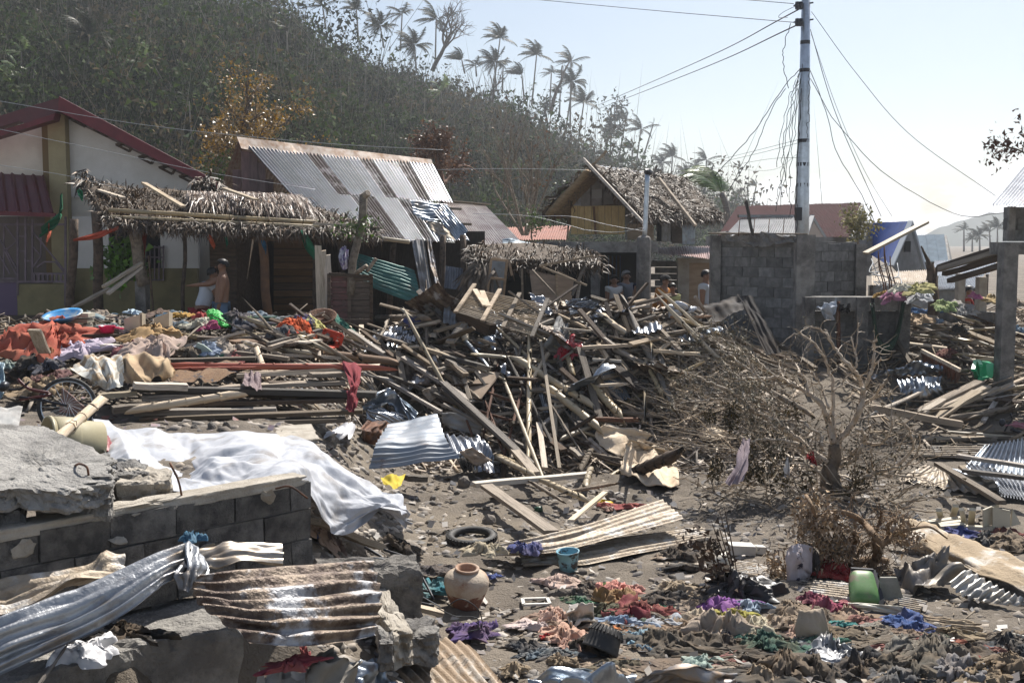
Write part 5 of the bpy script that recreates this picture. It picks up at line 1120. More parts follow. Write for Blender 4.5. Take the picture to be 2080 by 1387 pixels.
loose(10,[(1850,870),(2080,880),(2080,960),(1850,930)],(.6,1.6),(-15,20),'loose %s among the muddy sheets at the right edge','loose timber among the muddy sheets',110,tilt=.04,lift=.06)
def splinters(name,n,zone,seed,lens,m,label,ws=(.012,.05),tilt=.35,lift=.1,f=surf):
    r_=np.random.default_rng(seed);x0,x1,y0,y1=zone
    x=r_.uniform(x0,x1,n);y=r_.uniform(y0,y1,n);L_=r_.uniform(*lens,(n,1))*r_.uniform(.4,1,(n,1));a=r_.uniform(0,6.28,n)
    e=.15;gx_=(f(x+e,y)-f(x-e,y))/(2*e);gy_=(f(x,y+e)-f(x,y-e))/(2*e)
    d=np.stack([np.cos(a),np.sin(a),gx_*np.cos(a)+gy_*np.sin(a)+r_.normal(0,tilt,n)],1);d/=np.linalg.norm(d,axis=1)[:,None]
    s=np.stack([-np.sin(a),np.cos(a),r_.normal(0,.5,n)],1);s -= d*(s*d).sum(1)[:,None];s/=np.linalg.norm(s,axis=1)[:,None];u=np.cross(d,s)
    c=np.stack([x,y,f(x,y)+r_.uniform(-.1,lift,n)],1);w_=r_.uniform(*ws,(n,1));t_=np.minimum(w_,r_.uniform(.006,.02,(n,1)))
    V=np.stack([c+d*L_*i/2+s*w_*j/2+u*t_*k/2 for i in (-1,1)for j,k in ((-1,-1),(1,-1),(1,1),(-1,1))],1)
    F0=np.array([(0,3,2,1),(4,5,6,7),(0,1,5,4),(1,2,6,5),(2,3,7,6),(3,0,4,7)])
    tag(bulk(name,V.reshape(-1,3),(F0[None]+(np.arange(n)*8)[:,None,None]).reshape(-1,4),m),label,'splinters',kind='stuff')
splinters('timber_scraps',3600,(-3.4,4.6,16.2,21.3),201,(.15,.8),WOODW,'countless splinters and laths filling the central heap',ws=(.012,.06),tilt=.3,lift=.06)
splinters('timber_scraps',2600,(-10,-2.6,14.6,21),202,(.1,.6),WOODW,'splinters and rubbish filling the left pile',lift=.12)
splinters('timber_scraps',2600,(5.6,12.5,17.5,26),203,(.15,.9),WOODW,'splinters filling the wrecked yard on the right',tilt=.15,lift=.1)
splinters('wood_chips',3800,(-3,6,8.5,17),204,(.03,.22),WOODW,'twigs and wood chips strewn over the gravel',ws=(.004,.02),tilt=.12,lift=.02)
r_=np.random.default_rng(88);n=1500;x=np.concatenate([r_.uniform(-1.5,5.8,1000),r_.uniform(-8,-2,500)]);y=np.concatenate([8.2+8*r_.random(1000)** 1.4,r_.uniform(12.5,21,500)]);c=np.stack([x,y,surf(x,y)+.03],1);A1=r_.normal(size=(n,3))*[1,1,.3];A1/=np.linalg.norm(A1,axis=1)[:,None];A2=np.cross(A1,r_.normal(size=(n,3))*.3+[0,0,1]);s_=r_.uniform(.015,.07,(n,1));V=np.stack([c-A1*s_,c+A2*s_*.7,c+A1*s_+[0,0,.02],c-A2*s_*.8+[0,0,.012]],1).reshape(-1,3)
for k,(cl,cl2)in enumerate((((.45,.42,.38),(.3,.27,.24)),((.1,.1,.11),(.2,.17,.15)),((.22,.12,.1),(.14,.16,.2)))):Vk=V[k*2000:(k+1)*2000];tag(bulk('litter',Vk,np.arange(len(Vk)).reshape(-1,4),mat('litter_%s' % 'abc'[k],cl,cl2,scale=2,isl=.6)),'small scraps of paper, plastic and cloth littering the ground','litter',kind='stuff')
splinters('straw',1500,(1.5,6,9,15),205,(.05,.3),TWIG,'dry straw strewn around the uprooted root',ws=(.004,.012),tilt=.2,lift=.03)

# ---- slatted panel on the heap crest
root=T('slatted_panel','wide panel of thin split bamboo slats with battens on the heap crest','panel',G(1030,660))
pq=[W(958,586,20.4),W(1112,618,20.0),W(1085,684,19.0),W(925,634,19.3)]
for i in range(19):
    v=(i+.5)/19;mb=MB();r0_=random.uniform(-.01,.03);mb.bar(quadpt(pq,-.01+r0_,v),quadpt(pq,1.01-random.uniform(0,.04),v),.019,.014);obj('slat',mb,mat('slat_wood',(.46,.38,.28),(.3,.24,.17),rnd=.35,scale=5),root)
for u in (.02,.36,.62,.985):mb=MB();mb.bar(quadpt(pq,u,-.1)+[0,-.03,.04],quadpt(pq,u+.0,1.08)+[0,-.03,.04],.07,.035);obj('batten',mb,WOOD,root)
for a,b in ((.06,.3),(.16,.34)):mb=MB();mb.bar(quadpt(pq,a,.1)+[0,-.03,.04],quadpt(pq,b,.6)+[0,-.03,.05],.09,.03);obj('batten',mb,PLYP,root)
# ---- metal sheets in and round the heap
def gs(x,y,l=.1):return G(x,y,l)
sheet('corrugated_sheet','small ribbed sheet bent like a wave on the heap crest',[[gs(*z5(880,180),.25),gs(*z5(1030,160),.35)],[gs(*z5(920,280),.2),gs(*z5(1150,215),.25)]],8,GALV,.025,along=0,crumple=.1,seed=11)
sheet('corrugated_sheet','bright corrugated sheet lying sloped in the heap middle under a pale board',[[gs(*z5(1130,650),.1),gs(*z5(1230,640),.1)],[gs(*z5(1190,900),.06),gs(*z5(1360,890),.06)]],9,GALVB,.016,along=1,seed=12)
sheet('corrugated_sheet','narrow bluish ribbed sheet standing left of the heap middle',[[gs(*z5(660,730),.1),gs(*z5(700,720),.1)],[gs(*z5(730,990),.06),gs(*z5(770,985),.06)]],3,GALVB,.016,seed=13,crumple=.05)
sheet('corrugated_sheet','corrugated sheet fallen flat behind the lower thick bamboo',[[gs(*z5(760,850),.05),gs(*z5(830,850),.05)],[gs(*z5(830,990),.05),gs(*z5(920,990),.05)]],6,GALV,.014,seed=14)
sheet('crumpled_sheet','grey weathered panel crumpled upright below the heap crest',[[gs(*z5(820,300),.3),gs(*z5(905,300),.3)],[gs(*z5(780,420),.3),gs(*z5(890,400),.3)],[gs(*z5(725,510),.12),gs(*z5(870,535),.12)]],1,GREYB,.03,crumple=.2,seed=15)
sheet('crumpled_sheet','dark bent sheet in the heap right of the weathered panel',[[gs(*z5(1060,290),.3),gs(*z5(1120,330),.3)],[gs(*z5(1030,430),.15),gs(*z5(1110,440),.15)]],2,mat('dark_sheet',(.05,.05,.055),rough=.5,metal=.4),.02,crumple=.1,seed=16)
sheet('crumpled_sheet','silver grey plastic sheet crumpled at the right end of the crest',[[gs(*z5(1620,215),.3),gs(*z5(1740,225),.3),gs(*z5(1790,240),.2)],[gs(*z5(1630,310),.15),gs(*z5(1700,310),.15),gs(*z5(1780,300),.15)]],1,mat('silver_plastic',(.4,.42,.46),(.3,.31,.34),rough=.35,spec=.6),.04,crumple=.25,seed=17)
sheet('crumpled_sheet','light blue grey panel lying below the block wall',[[gs(*z6(220,230),.2),gs(*z6(420,240),.2)],[gs(*z6(240,300),.1),gs(*z6(560,310),.1)]],2,mat('bluegrey_panel',(.2,.23,.27),(.15,.12,.1),scale=4,rough=.5),.02,crumple=.12,seed=18)
BKS=mat('blackened_sheet',(.03,.027,.027),(.05,.038,.03),scale=3,rough=.8,spec=.2)
sheet('bent_sheet','black bent roof sheet roofing the rubbish before the tall block wall',[[W(1376,640,20.6),W(1440,614,20.8),W(1502,597,20.8)],[W(1440,664,19.9),W(1475,645,20),W(1512,628,20.2)]],6,BKS,.006,along=1,seed=19,crumple=.08)
sheet('bent_sheet','long dark strip of sheet falling down before the tall block wall',[[W(1496,598,20.7),W(1528,600,20.8)],[W(1528,660,20.2),W(1556,656,20.3)],[W(1556,722,19.7),W(1588,714,19.8)]],3,BKS,.006,along=1,seed=191,crumple=.05)
r_=np.random.default_rng(66)
for k,(x,y)in enumerate(((800,690),(850,760),(985,700),(1040,760),(1150,700),(1180,780),(1290,680),(1320,760),(1410,690),(1100,620),(1370,630),(960,650),(1240,640),(900,640))):
    c_=G(x,y,.14);a_=r_.uniform(0,3.1);s_=r_.uniform(.22,.5);u_=np.array([math.cos(a_),math.sin(a_),r_.normal(0,.35)])*s_;v_=np.array([-math.sin(a_),math.cos(a_),r_.normal(.2,.5)])*s_*r_.uniform(.5,1)
    sheet('metal_scrap',('scrap of grey sheet','piece of rusty sheet','bright bent scrap')[k % 3]+' wedged in the heap, '+('left flank top','left flank middle','under the slatted panel','left of the upright bamboo','right of the grey panel','by the bright ribbed sheet','before the crest','by the two bamboo poles','near the silver plastic','at the crest middle','at the crest right','behind the dark beam','below the ribbed crest sheet','beside the flank log')[k],[[c_-u_-v_,c_+u_-v_],[c_-u_+v_,c_+u_+v_]],int(6*s_/.3),(GALV,RUST,GALVB)[k % 3],.015,crumple=.14,seed=400+k)
# curved pale boards
def shell(name,label,ctrl,m,crumple=.0,seed=0,cat='board',thick=.012,n=18,wr=None):
    V=patch(np.array(ctrl),n,n)
    if crumple:u,v=np.meshgrid(np.linspace(0,3,n),np.linspace(0,3,n),indexing='ij');V=V+normals(V)*(fbm(u,v,seed,4)*crumple)[...,None]
    return tag(gridobj(name,V,m,None,thick),label,cat)
shell('warped_board','warped pale plywood sheet curling up at the foot of the heap',[[gs(*z5(1190,1060),.25),gs(*z5(1330,1090),.2),gs(*z5(1500,1155),.15)],[gs(*z5(1100,1130),.2),gs(*z5(1300,1170),.12),gs(*z5(1450,1200),.1)],[gs(*z5(1130,1220),.1),gs(*z5(1260,1290),.15),gs(*z5(1400,1250),.1)]],PLYP,.12,21)
shell('warped_board','larger warped pale plywood sheet lying in front of the other one',[[gs(*z5(1350,1170),.35),gs(*z5(1420,1200),.25),gs(*z5(1640,1280),.1)],[gs(*z5(1310,1280),.2),gs(*z5(1500,1300),.1),gs(*z5(1690,1340),.06)],[gs(1263,968),gs(1330,985),gs(1380,980)]],PLYP,.16,22)
shell('warped_board','pale oval board lying behind the fallen tree twigs',[[gs(*z6(215,985)),gs(*z6(320,940)),gs(*z6(420,985))],[gs(*z6(230,1010)),gs(*z6(320,990)),gs(*z6(420,1000))],[gs(*z6(260,1025)),gs(*z6(340,1035)),gs(*z6(400,1020))]],PLYP,.05,23)
shell('torn_board','torn grey board standing on the gravel before the heap',[[gs(*z4(1650,945),.35),gs(*z4(1770,950),.3),gs(*z4(1975,1040),.25)],[gs(*z4(1660,1030),.1),gs(*z4(1770,1080),.1),gs(*z4(1965,1130),.05)]],GREYB,.05,24)
shell('torn_board','grey brown board propped behind the torn board',[[gs(*z4(1490,770),.3),gs(*z4(1600,720),.3)],[gs(*z4(1560,860),.15),gs(*z4(1640,800),.15)]],mat('beige_board',(.33,.28,.22),(.24,.2,.16),scale=4),.06,25)
shell('plywood_piece','brown plywood piece lying on the crumpled metal',[[gs(*z4(1790,1260),.4),gs(*z4(1900,1220),.45)],[gs(*z4(1930,1370),.2),gs(*z4(2060,1330),.25)]],PLY,.03,26)
sheet('corrugated_sheet','large grey corrugated sheet tilted up on the gravel, rust spots along its upper edge',[[W(748+40,862,13.6),W(888,842,13.9)],[W(765,905,12.6),W(905,890,12.8)],[W(748,952,12.3),W(935,930,12.4)]],10,mat('grey_painted_sheet',(.2,.23,.27),(.27,.28,.3),rough=.5,metal=.4,scale=3,col3=(.13,.06,.03),s3=3,lo3=.62,hi3=.7),.014,along=0,crumple=.05,seed=30)
sheet('corrugated_sheet','crumpled bright ribbed sheet draped right of the large grey one',[[gs(905,882,.5),gs(960,890,.4),gs(985,900,.3)],[gs(925,925,.35),gs(975,915,.35),gs(1005,925,.2)],[gs(940,960,.05),gs(985,960,.1),gs(1018,960,.0)]],9,GALV,.02,along=1,crumple=.12,seed=31)
sheet('crumpled_sheet','bright crumpled white metal sheet left of the large grey one',[[gs(740,800,.3),gs(790,790,.35),gs(850,840,.2)],[gs(745,830,.15),gs(800,825,.25),gs(838,860,.15)]],3,GALVB,.008,crumple=.26,seed=32)
sheet('corrugated_sheet','ribbed sheet lying under the bright crumpled one',[[gs(745,815,.1),gs(840,850,.1)],[gs(745,850,.05),gs(815,880,.05)]],8,GALV,.016,along=0,crumple=.08,seed=33)
sheet('rusty_sheet','curled brown rusty sheet beside the large grey one',[[gs(748,850,.3),gs(790,862,.3)],[gs(735,872,.2),gs(770,880,.25)],[gs(745,900,.05),gs(775,905,.05)]],3,RUSTY,.012,crumple=.1,seed=34)
# centre foreground sheets
sheet('corrugated_sheet','long muddy fan of corrugated sheet lying on the gravel behind the blue bucket',[[W(985,1105,11.9),W(1120,1085,12.0),W(1345,1014,13.0)],[W(1000,1128,11.6),W(1140,1118,11.6),W(1390,1052,12.5)]],6,DIRTY,.012,along=0,crumple=.04,seed=40,nl=24)
sheet('corrugated_sheet','muddy corrugated sheet lying under the fan shaped one, nearest the bucket',[[gs(1050,1118,.08),gs(1200,1100,.08),gs(1425,1070,.1)],[gs(1065,1150,.05),gs(1220,1140,.04),gs(1440,1098,.04)]],7,DIRTY,.014,along=0,crumple=.05,seed=41,nl=24)
sheet('corrugated_sheet','brown ribbed sheet half buried at the bottom of the photo',[[gs(760,1322,.04),gs(935,1292,.05)],[gs(840,1400,.03),gs(1035,1400,.03)]],9,mat('earthy_sheet',(.26,.19,.125),(.36,.33,.29),rough=.6,metal=.2,scale=4,lo=.5,hi=.7,bump=.4,bscale=50),.02,along=1,seed=42,crumple=.03)
sheet('corrugated_sheet','pale blue crumpled sheet at the bottom beside the brown ribbed one',[[gs(700,1350,.1),gs(765,1335,.15)],[gs(700,1400,.05),gs(800,1400,.05)]],5,GALVB,.022,along=1,seed=43,crumple=.12)
sheet('crumpled_sheet','silver foil like sheet along the bottom edge of the photo',[[gs(1085,1378,.1),gs(1180,1358,.2),gs(1290,1372,.1)],[gs(1080,1420,.05),gs(1180,1420,.1),gs(1290,1420,.05)]],2,GALVB,.007,crumple=.25,seed=44,along=0)
sheet('bent_sheet','bent metal gutter piece at the bottom edge right of the foil sheet',[[gs(1290,1380,.2),gs(1400,1352,.3),gs(1490,1372,.1)],[gs(1280,1420,.1),gs(1400,1400,.05),gs(1500,1405,.05)]],3,mat('grey_metal',(.22,.22,.23),(.28,.2,.13),scale=4,metal=.5,rough=.45),.007,crumple=.14,seed=45,along=0)
# right foreground sheets
sheet('corrugated_sheet','muddy ribbed sheet under the hanging white shirt',[[gs(*z9(600,970),.05),gs(*z9(890,1000),.05)],[gs(*z9(560,1070),.05),gs(*z9(850,1110),.05)]],7,DIRTY,.02,along=0,seed=46)
sheet('corrugated_sheet','small muddy ribbed sheet left of the hanging white shirt',[[gs(*z9(40,830),.04),gs(*z9(300,870),.05)],[gs(*z9(20,910),.03),gs(*z9(280,960),.04)]],7,DIRTY,.018,along=0,seed=47)
sheet('corrugated_sheet','muddy ribbed sheet right of the green suitcase',[[gs(*z9(1190,1080),.04),gs(*z9(1400,1120),.04)],[gs(*z9(1210,1170),.03),gs(*z9(1340,1190),.04)]],6,DIRTY,.018,along=0,seed=48)
sheet('corrugated_sheet','crumpled white ribbed sheet at the right edge with a curled front',[[gs(*z9(1690,890),.25),gs(*z9(1900,1020),.15),gs(*z9(2090,1090),.12)],[gs(*z9(1545,980),.2),gs(*z9(1740,1110),.08),gs(*z9(2090,1150),.05)]],9,mat('chalky_sheet',(.4,.39,.37),(.27,.23,.18),scale=5,metal=.35,rough=.45),.02,along=1,crumple=.06,seed=49)
sheet('crumpled_sheet','crushed dark grey sheet right of the root ball',[[gs(*z9(1150,860),.12),gs(*z9(1320,830),.22),gs(*z9(1520,820),.2)],[gs(*z9(1180,950),.1),gs(*z9(1340,940),.12),gs(*z9(1560,910),.16)],[gs(*z9(1200,1040),.03),gs(*z9(1360,1070),.05),gs(*z9(1540,1010),.05)]],2,mat('muddy_grey_metal',(.15,.14,.135),(.27,.23,.18),scale=5,metal=.25,rough=.5),.012,crumple=.34,seed=50,along=0,nl=40,smooth=False)
shell('muddy_board','mud covered pale panel sloping right from the root ball',[[gs(*z9(1200,530),.3),gs(*z9(1400,560),.25),gs(*z9(1560,640),.15)],[gs(*z9(1180,640),.2),gs(*z9(1380,700),.15),gs(*z9(1500,770),.1)],[gs(*z9(1170,690),.08),gs(*z9(1350,760),.08),gs(*z9(1480,800),.05)]],mat('mud_panel',(.33,.25,.16),(.56,.52,.46),scale=3,lo=.52,hi=.66,bump=.5,bscale=30),.05,51,n=22)
shell('muddy_board','long mud covered pale panel lying at the right edge',[[gs(*z9(1560,640),.28),gs(*z9(1800,720),.25),gs(*z9(2110,850),.2)],[gs(*z9(1500,740),.2),gs(*z9(1750,830),.2),gs(*z9(2110,960),.15)],[gs(*z9(1530,810),.1),gs(*z9(1750,910),.15),gs(*z9(2110,1060),.1)]],MATS['mud_panel'],.05,52,n=22)
sheet('corrugated_sheet','upper silver ribbed roof sheet lying at the right edge',[[gs(2000,905,.3),gs(2090,890,.35)],[gs(1960,950,.1),gs(2090,965,.15)]],11,GALVB,.025,along=1,seed=53)
sheet('corrugated_sheet','lower silver ribbed roof sheet lying at the right edge with battens across',[[gs(1960,940,.22),gs(2090,968,.22)],[gs(2030,1005,.1),gs(2100,1015,.1)]],11,GALV,.025,along=1,seed=54)
sheet('corrugated_sheet','muddy roof sheet lying flat between the tree and the silver sheets',[[gs(1880,945,.15),gs(1950,965,.18)],[gs(1820,975,.05),gs(2030,1010,.08)]],10,DIRTY,.02,along=1,seed=55)
sheet('corrugated_sheet','long narrow muddy sheet lying level behind the fallen tree at right',[[gs(1830,905,.08),gs(2020,908,.08)],[gs(1830,925,.04),gs(2030,932,.04)]],6,DIRTY,.018,along=0,seed=56)
sheet('crumpled_sheet','rolled grey blue sheet piece before the silver roof sheets',[[gs(1925,950,.3),gs(1990,968,.3),gs(2028,985,.25)],[gs(1930,965,.1),gs(1985,985,.1),gs(2030,1000,.1)]],3,GALVB,.02,along=0,crumple=.08,seed=57)
for (x0,y0),(x1,y1),k in (((1945,925),(2090,948),'upper'),((1955,955),(2090,972),'lower'),((1905,942),(2035,1020),'slanting')):tag(timber('p',gs(x0,y0,.38),gs(x1,y1,.4),.1,.05,WOOD),k+' batten lying across the sheets at the right edge','batten')
sheet('crumpled_sheet','upper bright crumpled silver sheet under the hammock',[[gs(1805,745,.45),gs(1860,738,.5),gs(1915,742,.45)],[gs(1760,764,.1),gs(1850,760,.35),gs(1915,756,.3)]],9,GALVB,.02,along=1,crumple=.2,seed=58)
sheet('crumpled_sheet','lower crumpled silver sheet hanging down under the hammock',[[gs(1820,772,.35),gs(1865,768,.45),gs(1918,755,.4)],[gs(1828,796,.25),gs(1870,790,.35),gs(1910,785,.3)],[gs(1800,800,.05),gs(1870,826,.02),gs(1930,795,.05)]],9,GALVB,.022,along=1,crumple=.25,seed=59)
root=T('panel','reddish slatted wall panel lying behind the silver sheets','panel',gs(1915,745))
pq=[gs(1872,712,.5),gs(1950,752,.5),gs(1948,776,.1),gs(1880,738,.1)]
for i in range(9):mb=MB();mb.bar(quadpt(pq,(i+.5)/9,0),quadpt(pq,(i+.5)/9,1),.12,.03,(0,-1,.3));obj('slat',mb,mat('red_slat',(.19,.1,.07),(.12,.07,.05),rnd=.25),root)
mb=MB();mb.bar(quadpt(pq,0,0),quadpt(pq,1,0),.05,.06);obj('rail',mb,WOODP,root)
for i,((x0,y0),(x1,y1))in enumerate((((1865,835),(1990,775)),((1878,838),(2005,785)),((1905,842),(2028,788)),((1900,850),(1985,795)))):tag(timber('p',gs(x0,y0,.12),gs(x1,y1,.35),.22 if i != 2 else .12,.04,WOODP if i else WOOD),('highest','second','brightest square edged','lowest shadowed')[i]+' plank of the sloping pile left of the green chair','plank')
tag(timber('s',gs(1938,850,.15),gs(2035,832,.2),.13,.13,BARK),'pale crooked log lying under the sloping plank pile','log')
# ================================================================ LEFT FOREGROUND
tf=terr
root=T('broken_block_wall','low broken wall of dark concrete blocks in the left foreground','wall',(-2.2,6.9,1.0))
A_,B_=np.array([-2.95,6.08]),np.array([-1.36,7.78])
blockwall(root,A_,B_,1.7,1.1,bl=.43,bh=.205,thick=.17,m=BLOCKN,seed=21,ragged=.02,jig=.007)
for k,(u_,z_)in enumerate(((.9,1.55),(1.5,1.38),(.35,1.6),(1.95,1.62),(1.2,1.3))):
    q_=A_+(B_-A_)/np.linalg.norm(B_-A_)*u_;mb=MB();mb.blob((q_[0],q_[1],z_),(.05,.014,.07),90+k,2,.3);obj('mortar_smear',mb,CONCL,root)
def rough(name,outline,z0,z1,m,parent=None,n=5,amp=.03,seed=0,label=None,cat=None,tilt=(0,0)):
    # broken concrete lump: outline in plan, rough top and sides
    O=np.array(outline,float);c=O.mean(0);k=14;r_=np.random.default_rng(seed)
    P=np.vstack([crom(np.vstack([O,O[:1]]),len(O)*k+1)[:-1]])if False else np.array([lerp(O[i],O[(i+1)% len(O)],t)for i in range(len(O))for t in np.linspace(0,1,k,endpoint=False)])
    m_=len(P);rings=[]
    for f,z in [(1+.02*math.sin(q*9),lerp(z0,z1,q))for q in np.linspace(0,.92,8)]+list(((.98,z1-.008),(.95,z1),(.87,z1),(.76,z1),(.64,z1),(.52,z1),(.4,z1),(.28,z1),(.15,z1),(.02,z1))):
        Q=c+(P-c)*f;zz=np.full(m_,float(z))+(Q-c)@ np.array(tilt);rings.append(np.column_stack([Q,zz]))
    V=np.array(rings);d=(fbm(V[...,0]*7+seed,V[...,1]*7+V[...,2]*21,seed,4)+.5*fbm(V[...,0]*16+V[...,2]*13,V[...,1]*16+V[...,2]*37,seed,3)-.7*np.clip(1-np.abs(perlin(V[...,0]*3,V[...,1]*3+V[...,2]*3,seed))*14,0,1))*amp;ctr=np.array([c[0],c[1],(z0+z1)/2])
    nn=V-ctr;nn/=np.maximum(np.linalg.norm(nn,axis=2),.05)[...,None];V=V+nn*d[...,None]
    V=np.concatenate([V,V[:,:1]],1);mb=MB();mb.grid(V);o=obj(name,mb,m,parent,False);return tag(o,label,cat)if label else o
d_=(B_-A_)/np.linalg.norm(B_-A_);n_=np.array([-d_[1],d_[0]])
rough('wall_top',[A_+n_*.0+d_*.0,A_+d_*1.1,A_+d_*2.28,A_+d_*2.25+n_*.17,A_+d_*1.1+n_*.19,A_+n_*.2],1.66,1.725,CONCL,root,amp=.05,seed=3)
pt=lambda x,y,z:W(x,y,(CAMZ-z)*FPX/(y-HZ))
def plan(P,z):return [pt(x,y,z)[:2]for x,y in P]
rough('concrete_slab',plan([(486,1292),(300,1330),(120,1385),(-200,1480),(-200,1300),(150,1245),(420,1225)],1.05),.2,1.06,CONC,None,amp=.04,seed=5,label='thick concrete slab under the bent sheets in the left bottom corner',cat='slab')
rough('concrete_slab',plan([(-60,900),(90,895),(225,930),(225,965),(130,985),(40,985),(-60,1000)],1.96),1.84,1.98,mat('grey_concrete',(.36,.345,.32),(.24,.23,.215),scale=5,bump=1.,bscale=40,col3=(.12,.115,.105),s3=3,lo3=.52,hi3=.66,rough=.95),None,amp=.055,seed=6,label='broken grey concrete slab tilted on rubble at the left edge',cat='slab',tilt=(-.1,.05))
rough('concrete_slab',plan([(-60,1000),(45,1010),(50,1060),(-60,1075)],1.75),1.2,1.8,CONC,None,amp=.08,seed=7,label='lump of concrete with fibres at the far left before the wall',cat='rubble')
rough('concrete_chunk',plan([(160,1030),(228,1028),(226,975),(165,972)],1.78),1.68,1.93,CONC,None,amp=.06,seed=8,label='square concrete chunk full of pebbles standing on the broken wall',cat='rubble')
rough('concrete_chunk',plan([(238,1005),(345,1000),(350,975),(260,970)],1.74),1.55,1.8,CONCL,None,amp=.04,seed=9,label='flat concrete chunk lying behind the wall beside the tarp',cat='rubble')
rough('concrete_chunk',plan([(228,985),(300,980),(300,960),(240,955)],1.78),1.6,1.82,CONC,None,amp=.05,seed=10,label='smaller flat chunk behind the square one',cat='rubble')
rough('concrete_chunk',plan([(556,868),(632,862),(648,893),(560,900)],1.2),1.14,1.2,CONCL,None,amp=.02,seed=11,label='flat pale concrete plate on gravel between tarp and board pile',cat='slab')
rough('concrete_chunk',plan([(745,1195),(790,1215),(838,1300),(800,1312),(765,1262)],.62),.4,.64,CONCL,None,amp=.06,seed=12,label='leaning concrete chunk beside the rusty crumpled sheet',cat='rubble')
rough('concrete_chunk',plan([(768,1300),(800,1300),(798,1340),(772,1340)],.6),.45,.64,CONC,None,amp=.06,seed=13,label='small concrete chunk below the rusty sheet corner',cat='rubble')
rough('concrete_chunk',plan([(640,1150),(845,1135),(856,1172),(640,1188)],.75),.2,.76,BLOCKN,None,amp=.05,seed=14,label='low block foundation stub between the wall and the clay jar',cat='rubble')
rough('concrete_chunk',plan([(785,1280),(880,1270),(890,1310),(800,1325)],.45),.25,.47,CONC,None,amp=.05,seed=15,label='dark concrete lump under the navy cloth',cat='rubble')
mb=MB();a,b=pt(98,1062,1.62),pt(92,990,1.86);q_=Vector(b-a).to_track_quat('Z','Y').to_matrix();Ln=np.linalg.norm(b-a)
mb.lathe([(.065,0),(.065,Ln*.5),(.075,Ln*.75),(.095,Ln*1.0),(.085,Ln),(.06,Ln*.7)],a,18,q_);tag(obj('drain_pipe',mb,mat('white_plastic',(.62,.62,.6),rough=.4),None,True),'white plastic pipe with wide mouth standing in the broken concrete','pipe')
for k,(P,lab)in enumerate((([pt(370,1012,1.72),pt(362,975,1.85),pt(345,940,1.95)],'thin rusty rebar standing up before the tarp'),([pt(560,992,1.72),pt(590,988,1.74),pt(625,1012,1.66)],'bent rusty rebar at the right end of the wall'),([pt(180,965,1.95),pt(176,948,2.0),pt(160,942,2.0),pt(150,948,1.95)],'hooked rusty rebar over the square chunk'))):
    mb=MB();mb.tube(crom(P,10),.007,6);tag(obj('rebar',mb,RUSTY,None,True),lab,'rebar')
# tarp
TC=[[(205,832,12.0),(240,862,12.2),(320,868,12.2),(420,872,12.3),(545,876,11.9),(600,885,12.2),(660,935,11.8),(740,962,11.5),(800,985,11.3)],
      [(212,880,11),(270,900,11),(340,934,10.9),(420,925,10.8),(545,912,10.6),(610,930,10.9),(680,972,10.6),(770,1000,10.6),(825,1015,10.8)],
      [(232,930,9.9),(285,950,9.6),(350,975,9.8),(430,962,9.7),(540,957,9.5),(620,985,9.8),(700,1015,10),(790,1022,10.3),(840,1042,10.5)],
      [(262,955,9.2),(300,985,9),(370,1002,8.9),(440,998,8.8),(538,990,8.8),(600,1012,9.1),(690,1072,9.6),(780,1033,10.2),(828,1074,10.4)]]
V=patch(np.array([[W(*p)for p in r]for r in TC]),140,230)
u,v=np.meshgrid(np.linspace(0,4,140),np.linspace(0,7,230),indexing='ij')
wr=1.25*(1-np.abs(fbm(u*.9+.6*fbm(u,v,3,2),v*.7,5,3))*2)*.07+(1-np.abs(perlin(u*2.2+v*1.1,v*1.9-u,6))*2.2)*.022+fbm(u*5,v*5,7,3)*.008
wr=wr*.1+folds(u,v,13,5,.15,(.35,1.5))+folds(u,v,34,6,.035,(.1,.5))+folds(u,v,70,7,.008,(.05,.16));V=V+normals(V)*wr[...,None]*np.sign(normals(V)[...,2:3])
tag(gridobj('tarp',V,TARP),'large crumpled white tarpaulin spread over rubble at left','tarpaulin')
# bent sheets on the slab
sheet('corrugated_sheet','long silver ribbed sheet sloping from the bottom left corner up to a crease',[[W(-60,1285,5.5),W(180,1185,5.9),W(384,1107,6.25)],[W(-60,1340,5.42),W(215,1222,5.75),W(388,1125,6.12)],[W(-60,1400,5.38),W(250,1248,5.7),W(372,1150,6.0)]],4,OLDS,.02,along=0,crumple=.05,seed=60,nl=40,per=8)
sheet('corrugated_sheet','folded silver flap hanging right of the crease',[[W(378,1107,6.25),W(388,1108,6.25),W(402,1125,6.3)],[W(370,1150,6.05),W(392,1150,6.0),W(428,1165,6.15)],[W(368,1196,5.95),W(385,1200,5.9),W(410,1180,6.0)]],4,OLDS,.012,along=1,crumple=.05,seed=61)
sheet('rusty_sheet','big crumpled rusty corrugated sheet in the left foreground',[[W(405,1165,5.95),W(540,1152,6.3),W(755,1142,6.7)],[W(392,1200,5.85),W(560,1200,6.05),W(768,1195,6.5)],[W(420,1240,5.75),W(580,1250,5.85),W(772,1240,6.3)],[W(515,1305,5.65),W(640,1308,5.8),W(768,1288,6.2)]],7,RUST,.017,along=0,crumple=.035,seed=62,nl=44,per=8)
sheet('corrugated_sheet','silver brown ribbed sheet behind the crease leaning on the block wall',[[W(395,1125,6.7),W(480,1112,6.85),W(572,1108,7.0)],[W(400,1158,6.4),W(480,1150,6.5),W(575,1146,6.7)]],4,mat('tarnished_sheet',(.4,.36,.31),(.25,.2,.15),rough=.38,metal=.7,scale=4),.018,along=0,crumple=.05,seed=63,nl=24)
sheet('muddy_sheet','dirty crumpled sheet at the left edge under the silver one',[[W(-50,1185,6.1),W(120,1160,6.3),W(250,1138,6.55)],[W(-50,1255,5.7),W(120,1215,5.9),W(262,1168,6.2)]],5,DIRTY,.016,along=0,crumple=.09,seed=64,nl=30)
